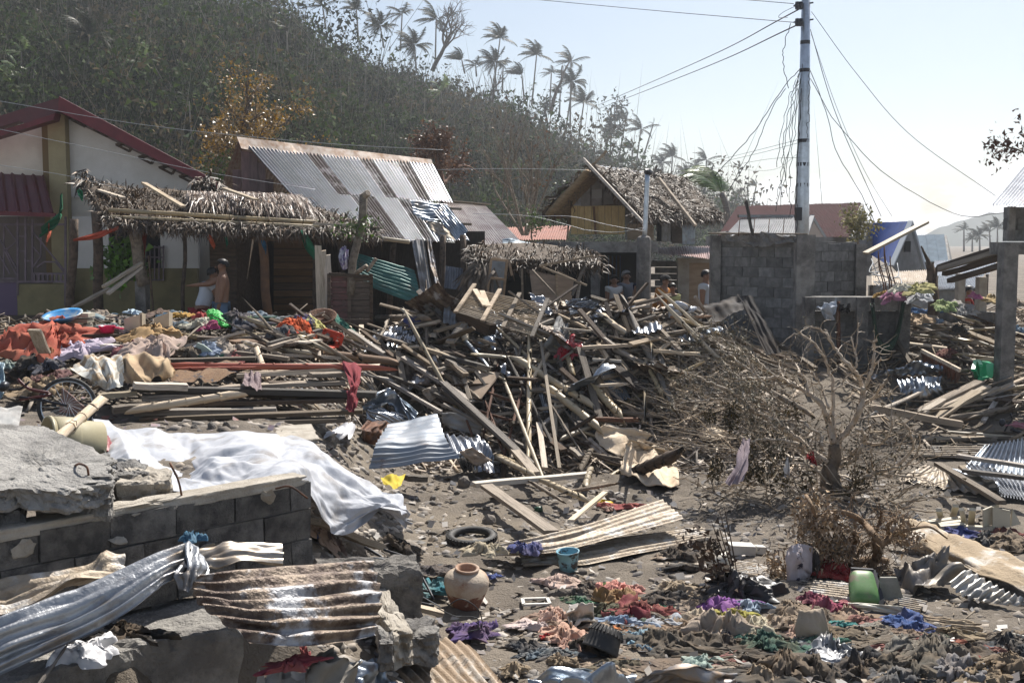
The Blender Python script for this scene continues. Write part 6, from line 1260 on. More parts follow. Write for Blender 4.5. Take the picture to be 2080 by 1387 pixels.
sheet('torn_sheet','curled dark torn sheet at the bottom beside the red cloth',[[W(620,1345,6),W(665,1322,6.1),W(700,1350,6.2)],[W(620,1400,5.7),W(670,1395,5.8),W(725,1400,6)]],1,mat('grey_brown_sheet',(.16,.14,.11),(.22,.2,.17),scale=4,rough=.6),.02,crumple=.15,seed=65)
sheet('torn_sheet','pale torn sheet at the bottom left of the curled dark one',[[W(525,1365,6),W(575,1358,6.1),W(625,1360,6.1)],[W(515,1410,5.7),W(570,1410,5.8),W(630,1410,5.9)]],1,mat('whitish_sheet',(.5,.48,.45),(.35,.32,.28),scale=4,rough=.5),.02,crumple=.12,seed=66)
tag(timber('s',W(75,1395,5.4),W(125,1325,5.6),.02,.02,WOOD),'short stick leaning on the slab in the bottom left corner','stick')

# ================================================================ CLOTHES AND BELONGINGS
def cloth_heap(label,col,px,py,wp,hp,seed,dp=None,cat='cloth',n=26,rot=None,flat=1.,m=None,f=surf,name=None,lift=0.,grp=None,Y=None,sharp=1.):
    # a dropped garment: wp, hp its width and height in the photograph
    c=G(px,py+hp*.3,lift,f)if Y is None else W(px,py+hp*.3,Y);Yd=c[1];s=Yd/FPX;r_=np.random.default_rng(seed)
    w_=wp*s*.76;d=(dp*.5 if dp else np.clip(hp*1.7,wp*.4,wp*1.1)*.7)*s;h=min(max(hp*s*.72*flat,.03),.5*w_+.02)
    if wp>35:n=int(n*1.35)
    a=np.linspace(-1,1,n);u,v=np.meshgrid(a,a,indexing='ij');x=u*np.sqrt(1-v*v/2);y=v*np.sqrt(1-u*u/2);rr=np.sqrt(x*x+y*y);th=np.arctan2(y,x)
    k=r_.uniform(0,50);lobe=1+1.1*perlin(np.cos(th)*1.5+k,np.sin(th)*1.5,seed)+.5*perlin(np.cos(th)*4+k,np.sin(th)*4,seed+1)
    wx=fbm(u*1.4+k,v*1.4,seed,3);wy=fbm(u*1.4,v*1.4+k,seed+5,3);an=r_.uniform(0,3.14);ca,sa=math.cos(an),math.sin(an)
    p_=(u*ca+v*sa)*1.7+wx*1.5;q_=(-u*sa+v*ca)*.7+wy*1.2
    rd=lambda f_,g,s_:np.clip(1-np.abs(perlin(p_*f_+k,q_*f_+g,seed+s_))*2.7,0,1)
    env=np.clip(1-rr ** 2.4,0,1)** .5;msk=np.clip(.55+1.3*fbm(u*.9+k,v*.9-k,seed+9,2),.12,1.2)
    z=h*env*(.22+msk*(.85*rd(1,0,2)+.24*rd(2.1,k,3)*sharp+.05*rd(4.3,k,4)))
    X=x*lobe*w_+wx*w_*.3;Yy=y*lobe*d+wy*d*.3
    ro=r_.uniform(-.6,.6)if rot is None else rot;cr,sr=math.cos(ro),math.sin(ro);X,Yy=X*cr-Yy*sr,X*sr+Yy*cr
    gz=f(c[0]+X,c[1]+Yy)+lift if Y is None else c[2]
    V=np.stack([c[0]+X,c[1]+Yy,gz+.02+z],-1)
    mb=MB();mb.grid(V);o=obj(name or cat.split()[-1],mb,m or cloth(col),None,True);return tag(o,label,cat,grp)
def drape(name,label,rows,m,n=(26,30),crumple=.04,seed=0,cat='cloth',vert=True,freq=(1.,3.)):
    V=patch(np.array(rows),*n);u,v=np.meshgrid(np.linspace(0,freq[0],n[0]),np.linspace(0,freq[1],n[1]),indexing='ij')
    k=folds(u,v,int(10*max(freq)),seed,crumple*1.1,(.08,.5))+fbm(u*2,v*2,seed+1,2)*crumple*.5
    return tag(gridobj(name,V+normals(V)*k[...,None],m),label,cat)
zc=lambda x,y:(1000+x/3.714,1130+y/3.714)
zd=lambda x,y:(1480+x/3.467,1150+y/3.467)
S1,S2=3.714,3.467
i=300
for x,y,w_,h_,col,lab,cat in [
 (480,205,240,70,'#c9b0a4','pinkish white shirt on gravel near the blue bucket','shirt'),(640,290,210,60,'#55504c','grey trousers in front of the pinkish white shirt','trousers'),(720,230,90,60,'#26262a','small black cloth beside the grey trousers','cloth'),
 (920,235,190,70,'#d08a80','salmon pink cloth at the top of the clothes field','cloth'),(1055,265,100,60,'#cf9488','smaller salmon cloth beside the beige brown garment','cloth'),(830,235,60,40,'#5f9a55','light green scrap beside the salmon pink cloth','cloth'),
 (640,345,160,40,'#1d6045','bright green cloth behind the white casing','cloth'),(485,430,170,150,'#c9a593','pale peach bundled shirt left of the white casing','shirt'),(870,400,160,120,'#33402f','dark green cloth right of the white casing','cloth'),
 (955,320,210,110,'#8d6c43','mustard brown garment above the maroon one','garment'),(1040,400,270,150,'#6e2029','maroon shirt in the middle of the clothes field','shirt'),(1290,420,170,70,'#7a1f26','dark red cloth right of the maroon shirt','cloth'),(1180,400,110,80,'#a89a8c','beige cloth between the maroon and dark red ones','cloth'),
 (1290,260,250,260,'#262425','tall black garment heap right of the mustard one','garment'),(1395,200,150,150,'#a2937d','beige cap like bundle on the black garment heap','bag'),(1490,220,90,90,'#2b2a22','black strap bundle with yellow beside the beige one','strap'),(1540,255,50,40,'#b08a25','yellow scrap at the end of the black strap','cloth'),
 (1640,240,150,90,'#1c1c1e','small black cloth left of the black sack','cloth'),(1290,385,140,45,'#1f6a52','small green cloth below the black heap','cloth'),(1080,465,330,60,'#6a6055','long grey brown cloth under the maroon shirt','cloth'),(1010,520,360,60,'#8ea3bb','light blue shirt stretched out below the maroon one','shirt'),(1300,500,220,80,'#a7adb5','pale grey blue cloth right of the light blue shirt','cloth'),
 (300,530,230,60,'#d3c2bd','whitish pink cloth at the left of the clothes field','cloth'),(400,600,60,90,'#b02127','small bright red lace cloth on the gravel','cloth'),(545,580,240,130,'#c9a18c','peach cloth left of the black basket','cloth'),(590,680,130,70,'#b88f80','dusky pink cloth below the peach one','cloth'),(710,650,190,170,'#171718','black cloth left of the ribbed basket','cloth'),
 (965,570,130,50,'#c87637','orange cloth behind the ribbed basket','cloth'),(1110,610,190,140,'#6f93a6','blue denim garment right of the ribbed basket','jeans'),(1150,700,80,60,'#6b8ba0','blue scrap below the blue denim garment','cloth'),(1290,660,240,120,'#3b3a36','dark grey cloth right of the blue denim','cloth'),(1230,550,160,50,'#86705b','brown cloth above the dark grey one','cloth'),(1450,640,330,130,'#4a4238','long black brown cloth in the front of the clothes field','cloth'),(1340,610,50,40,'#c8982e','yellow scrap on the dark cloth','cloth'),
 (1480,560,150,70,'#6e5c4c','brown cloth left of the floral sack','cloth'),(1560,470,160,100,'#b3a793','cream cloth left of the purple one','cloth'),(1530,370,130,60,'#948371','crumpled tan cloth before the black sack','cloth'),(1770,375,290,80,'#7b3f93','bright purple cloth in the clothes field','cloth'),(1790,455,190,70,'#9a9440','olive yellow cloth under the purple one','cloth'),
 (1730,530,320,180,'#a39485','stained floral sack under the olive cloth','sack'),(1800,560,130,90,'#1c2a44','navy cloth on the stained sack','cloth'),(1960,520,210,150,'#b6ae96','cream striped cloth right of the stained sack','cloth'),(1960,390,200,80,'#96a8bb','pale blue striped shirt right of the purple cloth','shirt'),
 (260,690,230,60,'#3d4044','dark grey rag on mud left of the black basket','rag'),(320,745,190,40,'#5d6b75','blue grey rag below the dark one','rag'),(1600,800,230,90,'#9db0a6','pale green towel near the bent gutter','towel'),(1800,660,180,60,'#4d443b','brown rag above the bent gutter','rag'),(940,830,260,70,'#57503f','muddy brown rag under the ribbed basket','rag'),(520,790,150,90,'#8b7a63','stiff tan cloth by the foil sheet','cloth'),(170,850,140,100,'#9b8a72','tan crumpled paper at the bottom left of the clothes field','paper')]:
    px,py=zc(x,y);cloth_heap(lab,col,px,py,w_/S1,h_/S1*1.25,i,cat=cat);i += 1
for x,y,w_,h_,col,lab,cat in [
 (725,290,190,90,'#8f2f55','magenta cloth left of the green suitcase','cloth'),(810,360,60,30,'#a03a55','magenta scrap below the magenta cloth','cloth'),(480,330,190,90,'#7a6c5c','grey brown crumpled cloth below the hanging shirt','cloth'),(640,350,190,90,'#5d5348','dark taupe cloth right of the grey brown one','cloth'),(390,400,150,110,'#8c7b69','tan cloth above the white bag','cloth'),
 (470,460,110,110,'#bb9c8c','pinkish bundle left of the white bag','cloth'),(780,415,140,40,'#3c8a86','teal strip of cloth right of the white bag','cloth'),(830,340,160,70,'#9b8674','beige rag under the suitcase corner','rag'),(960,390,200,60,'#8a5a55','dusty red rag below the suitcase','rag'),(850,480,380,90,'#665a48','long khaki cloth before the blue hooded top','cloth'),(1010,440,220,50,'#8d897f','pale grey cloth left of the blue hooded top','cloth'),
 (1250,400,230,100,'#2f4f85','blue hooded top with dark lining','jacket'),(1370,460,110,70,'#2d4d88','blue sleeve of cloth beside the hooded top','cloth'),(290,550,260,100,'#1f4a3e','dark green cloth behind the brown jacket','cloth'),(100,510,140,50,'#24554a','second dark green cloth at its left','cloth'),(650,545,190,70,'#2c6455','green cloth right of the brown jacket','cloth'),
 (390,650,290,290,'#5f5346','large muddy brown jacket propped up at the bottom','jacket'),(580,680,220,230,'#41392f','dark brown garment right of the muddy jacket','garment'),(300,740,180,150,'#93826c','khaki sleeve left of the muddy jacket','cloth'),(860,620,280,180,'#1f1f21','black plastic sheet beside the silver one','plastic sheet'),(1100,590,200,330,'#35342e','dark olive cloth standing in a peak at the bottom','cloth'),
 (1290,550,300,120,'#6d6a62','grey cloth right of the olive peak','cloth'),(1330,680,250,190,'#4f4a40','dark canvas with square pocket at the bottom right','canvas'),(1480,610,280,160,'#55534d','slate grey cloth right of the dark canvas','cloth'),(1600,480,250,70,'#877860','beige brown cloth left of the white board','cloth'),(1520,540,190,40,'#9c5648','salmon red cloth strip at right','cloth'),(1640,600,230,90,'#2a2827','black cloth with white right of the slate one','cloth'),(1740,680,110,50,'#7d1b1e','red cloth under the black and white one','cloth'),
 (1640,730,300,150,'#77777a','light grey jeans leg lying at the bottom right','jeans'),(1900,690,270,200,'#6b5d4b','brown sack cloth at the bottom right corner','sack'),(1790,780,260,110,'#7f6f59','tan cloth before the brown sack cloth','cloth'),(1960,560,190,110,'#22303a','dark teal cloth at the right edge','cloth'),(2050,620,120,80,'#23272c','black cloth at the right edge below the teal one','cloth'),(960,700,180,160,'#3f382f','dark brown rag at the bottom centre right','rag'),(1150,770,190,100,'#4a5157','blue grey rag at the very bottom','rag'),(740,740,180,140,'#26282b','black rag below the silver plastic','rag'),(1250,470,160,60,'#6e5d50','brown lining cloth under the hooded top','cloth'),(560,230,140,50,'#6d2440','dark magenta scrap left of the magenta cloth','cloth')]:
    px,py=zd(x,y);cloth_heap(lab,col,px,py,w_/S2,h_/S2*1.2,i,cat=cat);i += 1
# more rags between them: no two stand out
r_=np.random.default_rng(77);cols=['#6d6255','#8a7a66','#4b4640','#a08d78','#3a3d42','#77685a','#5c6a72','#94877a','#7c4a48','#3f5549']
for k in range(80):
    x=r_.uniform(1100,2060);y=r_.uniform(1215,1385)if x<1800 else r_.uniform(1290,1390);cloth_heap(('taupe','tan','dark grey','beige','charcoal','brown','slate blue','pale brown','dull red','dull green')[k % 10]+' muddy rag among the clothes '+('below the clay jar','round the black basket','under the stained sack','before the hanging shirt','before the suitcase','at the right edge')[min(int((x-1100)/160),5)]+(', nearest the camera' if y>1320 else ''),cols[k % 10],x,y,r_.uniform(24,80),r_.uniform(8,20),800+k,cat='rag',n=20,grp='muddy rags among the strewn clothes')
cloth_heap('shiny black sack right of the beige bundle','#141416',*zc(1860,240),420/S1,190/S1,901,m=mat('black_plastic',(.018,.018,.02),(.06,.05,.045),rough=.4,scale=4),cat='sack')
cloth_heap('grey plastic sheet with silver folds beside the muddy jacket','#777',*zd(740,590),240/S2,200/S2,902,m=mat('silver_folds',(.32,.33,.35),(.2,.19,.18),rough=.35,scale=4),cat='plastic sheet')
cloth_heap('bright red cloth under the root ball','#9c0f12',*z9(700,890),210/S2,150/S2,903)
for k,(x,y,w_,h_,col,lab)in enumerate(((1650,640,210,60,'#2c3f7c','royal blue cloth left of the broken plastic furniture'),(1830,690,160,90,'#4a4f52','slate cloth below the royal blue one'),(1940,640,170,60,'#6e2a2c','dark red cloth right of the royal blue one'),(2000,700,220,130,'#6d6050','brown cloth bundle at the right edge below the broken furniture'))):cloth_heap(lab,col,*z9(x,y),w_/3.467,h_/3.467*1.2,910+k)
for k,(x,y,w_,h_,col,lab)in enumerate(((100,540,130,90,'#a89080','tan cloth by the end of the block wall'),(150,545,110,90,'#6b5a55','mauve grey cloth behind the tan one'),(75,545,40,50,'#2f5f9a','small blue cloth at the end of the block wall'),(570,590,130,70,'#161617','black cloth on the foundation stub'),(700,835,180,90,'#2c7480','teal cloth left of the clay jar'),(760,740,160,60,'#4b4646','grey cloth behind the clay jar'),(960,1080,190,130,'#46306e','purple cloth below the clay jar'),(640,1080,170,60,'#262a45','navy cloth on the dark concrete lump'),(1040,620,160,80,'#b0a68f','cream cloth under the edge of the fan sheet'),(1290,600,120,110,'#3a4478','blue cloth draped on the fan sheet'),(1215,605,50,100,'#a59c82','cream strip draped on the fan sheet'),(1090,780,60,25,'#2f4a8a','small blue scrap right of the clay jar'),(10,1270,60,60,'#8f2336','small crimson cloth in the dark gap'))):
    cloth_heap(lab,col,*z7(x,y),w_/2.848,h_/2.848,920+k,lift=.05 if 'sheet' not in lab else .16)
for k,(x,y,w_,h_,col,lab)in enumerate(((960,470,250,60,'#8f3a3f','dusty red cloth behind the fan sheet'),(860,490,60,50,'#9a7a70','pinkish scrap left of the dusty red cloth'),(1380,800,160,130,'#1d1d1e','black rag below the dead twigs'),(1440,920,260,60,'#17171a','black flat rag on the gravel in the centre right'),(1270,850,130,40,'#a08f7c','tan paper on the gravel right of the bucket'),(1340,760,110,25,'#8a2a2e','red strip under the dead twigs'))):cloth_heap(lab,col,1000+x/3.65,900+y/3.65,w_/3.65,h_/3.65,950+k)
cloth_heap('crimson cloth at the bottom beside the torn sheets','#8f2238',585,1352,85,30,960,f=lambda x,y:surf(x,y)*0+1.1)
cloth_heap('white plastic bag on the slab in the bottom left corner','#c9ccd0',168,1325,78,50,961,f=lambda x,y:surf(x,y)*0+1.03,cat='plastic bag',m=mat('white_bag',(.6,.6,.62),rough=.4))
cloth_heap('black cloth in the shade of the bent sheet','#0e0e10',255,1290,110,35,962,f=lambda x,y:surf(x,y)*0+1.03)
cloth_heap('teal blue rag stuck on the face of the block wall','#1d6f92',392,1085,30,55,963,Y=6.82)
# left pile
BL=[(380,300,420,230,'#b04a32','rust orange rolled blanket on the left pile','blanket'),(300,380,260,110,'#b9c3d6','light blue sheet under the orange blanket','sheet'),(480,400,260,90,'#d8dae2','white cloth right of the upright stake','cloth'),(640,420,300,110,'#cfc3d6','lilac white cloth at the left pile','cloth'),(350,480,150,110,'#8a4f2c','brown cloth wound at the foot of the stake','cloth'),(370,560,150,90,'#2c3444','navy cloth below the brown wound one','cloth'),(250,540,130,70,'#17181c','black cloth left of the navy one','cloth'),
 (1220,415,300,150,'#bda79b','pinkish grey shirt on the board ends','shirt'),(1030,430,150,130,'#7e3a4a','flowered maroon cloth beside the pinkish shirt','cloth'),(1200,300,320,110,'#b08f62','tan pillow in front of the beige drawers','pillow'),(1430,165,120,50,'#b58a2e','mustard cloth on the left pile','cloth'),(1630,170,100,50,'#a32430','red cloth beside the green net','cloth'),(1640,225,180,80,'#b9b8a8','pale cushion before the red cloth','cushion'),(1670,255,120,60,'#a3246a','magenta bag before the pale cushion','bag'),
 (1930,205,240,110,'#2b3547','dark striped clothes right of the green net','clothes'),(2005,210,90,80,'#b9c78f','pale green bundle on the dark striped clothes','cloth'),(1870,420,220,90,'#b3a595','cream plastic wrap behind the brown mat','plastic'),(1540,410,140,180,'#5b5144','grey brown bag with a stick on the left pile','bag'),(1670,430,140,60,'#93a3b8','pale blue cloth behind the green drawer','cloth'),(1900,510,110,70,'#93494a','red white ball of cloth on the mat','cloth'),(150,340,120,60,'#8fb0c4','pale blue rag at the left edge of the pile','rag'),(260,740,300,150,'#8d7a60','tan sacking left of the bicycle wheel','sacking'),(390,660,170,120,'#6b4a4a','dusty maroon cloth above the wheel','cloth'),(60,560,90,60,'#7f8f8a','grey green rag at the far left','rag'),(980,270,100,60,'#9a8f8a','grey rag right of the pink pot','rag'),(1060,130,70,60,'#b9cfe0','pale blue rag behind the beige drawers','rag')]
for k,(x,y,w_,h_,col,lab,cat)in enumerate(BL):cloth_heap(lab,col,*zb(x,y),w_/3.964,h_/3.964*1.3,500+k,cat=cat,lift=.16,sharp=.5 if 'roll' in lab or 'pillow' in lab or 'cushion' in lab else 1)
r2=np.random.default_rng(78);cols=['#6f7f8c','#3a4048','#8c8074','#4c5a63','#a79b8c','#2f5870','#5c4a44','#7d8e92']
for k in range(34):xx=r2.uniform(40,620);cloth_heap(('slate','charcoal','taupe','steel grey','beige','deep blue','brown','pale grey')[k % 8]+' rag in the rubbish '+('before the grille','left of the concrete post base','right of the concrete post base','before the shirtless person','before the dark boards')[int((xx-40)/117)],cols[k % 8],xx,r2.uniform(628,668),r2.uniform(18,46),r2.uniform(8,18),560+k,cat='rag',n=14,lift=.1,grp='rags in the shade under the awning')
for k,(x,y,w_,h_,col,lab)in enumerate(((480,220,170,120,'#c8501f','bright orange life vest like jacket on the pile'),(440,290,80,40,'#b83c2a','red cloth under the orange jacket'),(655,235,120,50,'#b5b06a','yellow green cloth right of the orange jacket'),(820,190,150,50,'#15685a','teal bag before the maroon door leaves'),(350,260,120,130,'#25313d','dark blue trousers left of the orange jacket'),(560,190,120,40,'#2c2d63','indigo cloth behind the orange jacket'),(1430,215,90,40,'#1f2f6a','blue cloth among the planks of the flank'))):cloth_heap(lab,col,*z4(x,y),w_/3.964,h_/3.964*1.3,620+k,lift=.16)
cloth_heap('red plastic sheet glinting in the heap middle','#8f0d16',*z5(920,500),34,40,640,lift=.2,m=plain('#8f0d16',.3),cat='plastic sheet')
# draped cloths
drape('sheet','dirty white bedsheet hanging over the edge of the left pile',[[W(140,742,15.2),W(185,728,15.4),W(245,722,15.4)],[W(150,752,14.6),W(200,742,14.6),W(250,735,14.7)],[W(180,770,14.3),W(215,765,14.2),W(252,770,14.3)],[W(190,775,14.2),W(215,790,14.1),W(250,786,14.2)]],mat('stained_sheet',(.56,.55,.5),(.3,.21,.12),scale=4,rough=.9,lo=.5,hi=.6,col3=(.33,.24,.14),s3=3,lo3=.52,hi3=.66),crumple=.06,seed=3,cat='bedsheet')
drape('sheet','tan stained sheet hanging beside the dirty white one',[[W(240,722,15.4),W(300,722,15.4),W(345,722,15.4)],[W(246,738,14.7),W(300,736,14.7),W(352,738,14.8)],[W(250,762,14.4),W(300,764,14.4),W(355,758,14.5)],[W(258,780,14.3),W(300,776,14.3),W(335,774,14.4)]],mat('tan_sheet',(.42,.31,.19),(.3,.21,.13),scale=4,rough=.9,lo=.45,hi=.6),crumple=.05,seed=4,cat='bedsheet')
drape('woven_mat','brown woven rug draped over the board pile',[[W(375,738,15.5),W(430,735,15.6),W(500,737,15.6)],[W(352,752,14.9),W(420,750,15),W(485,748,15)],[W(345,774,14.4),W(400,776,14.4),W(440,774,14.5)]],mat('rug',(.22,.13,.08),(.3,.2,.12),scale=40,isl=0,rough=1,lo=.4,hi=.6,col3=(.07,.08,.1),s3=9,lo3=.55,hi3=.65,bump=1.,bscale=90),crumple=.02,seed=5,cat='rug')
drape('woven_mat','small flowered doormat on the boards by the peeled pole',[[W(498,755,14.9),W(530,757,14.9)],[W(492,782,14.2),W(532,792,14.1)]],mat('doormat',(.13,.09,.1),(.24,.18,.17),scale=30,lo=.45,hi=.6),crumple=.02,seed=6,cat='doormat')
RED=cloth('#7d1a2a',.12)
drape('scarf','wine red cloth knotted over the board pile and hanging down',[[W(692,737,15.2),W(712,735,15.2),W(735,740,15.2)],[W(705,765,14.5),W(720,762,14.4),W(734,765,14.5)],[W(707,785,14.1),W(718,788,13.95),W(730,785,14.1)],[W(705,810,13.8),W(716,812,13.75),W(728,810,13.8)],[W(702,830,13.6),W(715,836,13.6),W(726,828,13.6)]],RED,n=(40,20),crumple=.035,seed=7,cat='cloth',freq=(3,2))
drape('hanging_shirt','dirty white shirt with dark marks hanging on a branch',[[W(1600,1112,11.2),W(1620,1104,11.1),W(1648,1112,11.2)],[W(1597,1140,11.1),W(1625,1135,10.95),W(1650,1160,11.1)],[W(1598,1175,11.1),W(1622,1175,11),W(1645,1172,11.1)],[W(1600,1195,11.1),W(1622,1212,11),W(1640,1208,11.1)]],mat('marked_shirt',(.5,.45,.46),(.4,.34,.33),scale=5,rough=.95,col3=(.035,.03,.05),s3=7,lo3=.6,hi3=.64),n=(34,24),crumple=.022,seed=8,cat='shirt',freq=(2,2))
drape('hanging_cloth','dark grey cloth hanging behind the dirty white shirt',[[W(1636,1104,11.3),W(1645,1106,11.3),W(1652,1115,11.3)],[W(1645,1140,11.2),W(1655,1145,11.2),W(1660,1155,11.2)],[W(1642,1180,11.2),W(1650,1185,11.2),W(1658,1175,11.2)]],cloth('#3b3633'),crumple=.04,seed=9)
drape('hanging_cloth','mauve grey towel hanging from the fallen tree',[[W(*z6(520,1030),14),W(*z6(545,1025),14),W(*z6(575,1030),14)],[W(*z6(480,1200),13.6),W(*z6(520,1190),13.5),W(*z6(555,1190),13.6)],[W(*z6(400,1330),13.3),W(*z6(460,1340),13.3),W(*z6(530,1320),13.3)]],cloth('#8d7f86',.2),crumple=.025,seed=10,cat='towel')
drape('hanging_cloth','white rag hanging on a twig of the fallen tree',[[W(*z6(815,1150),14),W(*z6(832,1150),14)],[W(*z6(800,1250),14),W(*z6(838,1250),13.95)],[W(*z6(805,1285),14),W(*z6(835,1285),14)]],cloth('#c9c6c4',.1),crumple=.03,seed=11,cat='rag')
drape('hanging_cloth','red rag caught at the fork of the fallen tree',[[W(*z6(960,1100),14.6),W(*z6(1000,1105),14.6)],[W(*z6(960,1150),14.5),W(*z6(1015,1160),14.5)],[W(*z6(980,1190),14.5),W(*z6(1020,1205),14.5)]],cloth('#9c1f2a',.1),crumple=.04,seed=12,cat='rag')
drape('hanging_cloth','white torn shirt hung on the low block wall',[[W(1658,625,21.3),W(1680,622,21.3),W(1698,603,21.3)],[W(1668,630,21.2),W(1680,632,21.15),W(1700,625,21.2)],[W(1675,648,21.2),W(1685,650,21.2),W(1693,640,21.2)]],cloth('#b4bac2',.1),crumple=.06,seed=13,cat='shirt')
drape('hanging_cloth','black rag hung on the low block wall',[[W(1706,615,21.3),W(1716,622,21.3),W(1728,617,21.3)],[W(1708,624,21.2),W(1717,634,21.2),W(1728,626,21.2)]],cloth('#15151a',.1),crumple=.04,seed=14,cat='rag')
drape('hanging_cloth','flowered cloth caught on the leaning boards beside the cut trunk',[[W(690,508,21.3),W(700,498,21.3),W(710,505,21.3)],[W(688,525,21.2),W(698,525,21.2),W(706,522,21.2)],[W(695,545,21.2),W(700,548,21.2),W(706,545,21.2)]],mat('flowered',(.5,.48,.52),(.2,.14,.3),scale=14,lo=.48,hi=.54),crumple=.05,seed=15)
for k,(P,col,lab)in enumerate((([(150,488),(200,478),(242,460)],'#b5492c','orange pennant cloth strung below the awning'),([(126,395),(120,440),(82,470)],'#0f5a3c','green torn banner at the left end of the awning'),([(158,385),(165,395),(168,402)],'#12704a','small green banner piece at the awning corner'),([(100,455),(98,475),(94,495)],'#a4431f','orange rag under the green torn banner'),([(612,470),(622,490),(640,515)],'#0f6a48','green rag at the right end of the awning'),([(422,478),(428,486),(436,500)],'#b0502a','small orange pennant under the awning beam'),([(455,482),(460,490),(462,498)],'#0f6a48','small green pennant under the awning beam'),([(530,488),(538,500),(540,512)],'#235a78','small blue rag under the awning beam'))):
    P3=[W(x,y,22.35)for x,y in P];wdt=.13 if k in (1,4)else .07;dz=np.array([.25,0,.97])*wdt
    drape('pennant',lab,[[P3[0]-dz*.3,P3[0]+dz*.3],[P3[1]-dz,P3[1]+dz],[P3[2]-dz,P3[2]+dz*.6]],cloth(col,.05),n=(16,8),crumple=.05,seed=30+k,cat='pennant')

# ---- containers, furniture, wheels
def lathe(name,label,cat,prof,c,m,k=24,tilt=None,scale=None):
    M_=Matrix.Identity(3)
    if scale:M_=Matrix.Diagonal(scale)
    if tilt:M_=Euler(tilt).to_matrix()@ M_
    mb=MB();mb.lathe(prof,c,k,M_);return tag(obj(name,mb,m,None,True),label,cat)
JAR=mat('clay',(.22,.09,.055),(.17,.08,.055),rough=.8,scale=4,col3=(.5,.42,.33),s3=4.5,lo3=.5,hi3=.56,bump=.4,bscale=30)
p=G(945,1236,0,terr);s=p[1]/FPX
root=T('clay_jar','large terracotta water jar with flaking white coat on the gravel','jar',p)
mb=MB();Mx=Euler((R(8),R(3),0)).to_matrix();mb.lathe([(0,.0),(.12,.0),(.135,.04),(.165,.12),(.19,.19)],p,32,Mx);obj('jar_body',mb,JAR,root,True);mb=MB();mb.lathe([(.19,.19),(.206,.25),(.205,.29),(.185,.33),(.14,.365),(.1,.378)],p,32,Mx);obj('coated_shoulder',mb,mat('flaking_coat',(.46,.385,.3),(.36,.25,.17),scale=5,lo=.42,hi=.6,col3=(.25,.1,.06),s3=5,lo3=.58,hi3=.64,bump=.4,bscale=30),root,True)
mb=MB();mb.lathe([(.1,.376),(.1,.386),(.112,.392),(.112,.404),(.095,.408),(.08,.395),(.08,.35),(.0,.33)],p,32,Mx);obj('rim',mb,mat('jar_rim',(.33,.2,.13),(.42,.33,.26),scale=6),root,True)
p=G(1155,1160,0,terr);root=T('bucket','small light blue plastic bucket with peeling paint on gravel','bucket',p)
mb=MB();mb.lathe([(0,0),(.085,0),(.098,.1),(.112,.2),(.118,.2),(.118,.215),(.108,.215),(.094,.1),(.082,.012),(0,.012)],p,28,Euler((R(4),R(-3),0)).to_matrix());obj('bucket_body',mb,mat('peeling_blue',(.17,.36,.43),(.22,.42,.5),rough=.5,scale=5,col3=(.04,.04,.04),s3=9,lo3=.55,hi3=.6),root,True)
p=G(958,1098,0,terr);root=T('tyre','black motorcycle tyre lying flat on the gravel','tyre',p);mb=MB();V=[]
for i_ in range(40):
    a=2*math.pi*i_/40;row=[]
    for j in range(13):
        b=2*math.pi*j/12;rr=.235+.045*math.cos(b);row.append((rr*math.cos(a),rr*math.sin(a),.045+.042*math.sin(b)+.02*math.sin(a)))
    V.append(row)
V.append(V[0]);mb.grid(np.array(V)+p);obj('tyre_wall',mb,RUBBER,root,True)
mb=MB()
for i_ in range(40):
    a=2*math.pi*i_/40;c_=p+np.array([.278*math.cos(a),.278*math.sin(a),.045+.02*math.sin(a)]);t_=np.array([-math.sin(a),math.cos(a),0]);mb.bar(c_-t_*.011,c_+t_*.011,.016,.06)
obj('tread',mb,RUBBER,root)
# ribbed black basket
p=G(*zc(880,760),.02);root=T('basket','black ribbed plastic basket lying on its side among clothes','basket',p);q_=Euler((R(155),R(25),R(0))).to_matrix()
mb=MB();mb.lathe([(0,0),(.1,0),(.13,.03),(.135,.1),(.15,.18),(.16,.2),(.15,.2),(.12,.1),(.1,.03)],p+[0,.1,.2],26,q_);obj('basket_body',mb,RUBBER,root,True)
mb=MB();q3=np.array(q_)
for i_ in range(26):a=2*math.pi*i_/26;mb.bar(p+[0,.1,.2]+q3 @ [.112*math.cos(a),.112*math.sin(a),.0],p+[0,.1,.2]+q3 @ [.145*math.cos(a),.145*math.sin(a),.06],.014,.012)
obj('ribs',mb,RUBBER,root)
lathe('lid','yellow plastic lid lying behind the fan sheet','lid',[(0,.05),(.03,.05),(.035,.03),(.1,.025),(.125,.01),(.12,0),(0,0)],G(1226,1022,.02,terr),plain('#d9b21a',.4,dirt=.1),24,(R(-6),0,0))
lathe('cup','green can lying on the gravel behind the brown board','can',[(0,0),(.04,0),(.04,.1),(0,.1)],G(1086,1036,.03,terr),plain('#1d4a33',.4),12,(0,R(80),0))
lathe('bucket','white battered pail lying by the muddy ribbed sheet','pail',[(0,0),(.08,0),(.1,.22),(.09,.22),(.07,.01)],G(1440,1150,.1,terr),plain('#bdb6a6',.5),18,(R(70),0,R(70)))
root=T('box','white broken plastic box lying on the gravel','box',G(1508,1128,0,terr));p=wbase(root);mb=MB();mb.bar(p+[-.15,0,.08],p+[.12,.03,.06],.18,.1);obj('box_body',mb,plain('#c6c3bc',.4),root);mb=MB();mb.bar(p+[.14,.03,.06],p+[.24,.05,.05],.1,.08);obj('box_lid',mb,plain('#c6c3bc',.4),root)
root=T('picture_frame','small white frame lying on the gravel left of the clothes','frame',G(1090,1228,0,terr));p=wbase(root)
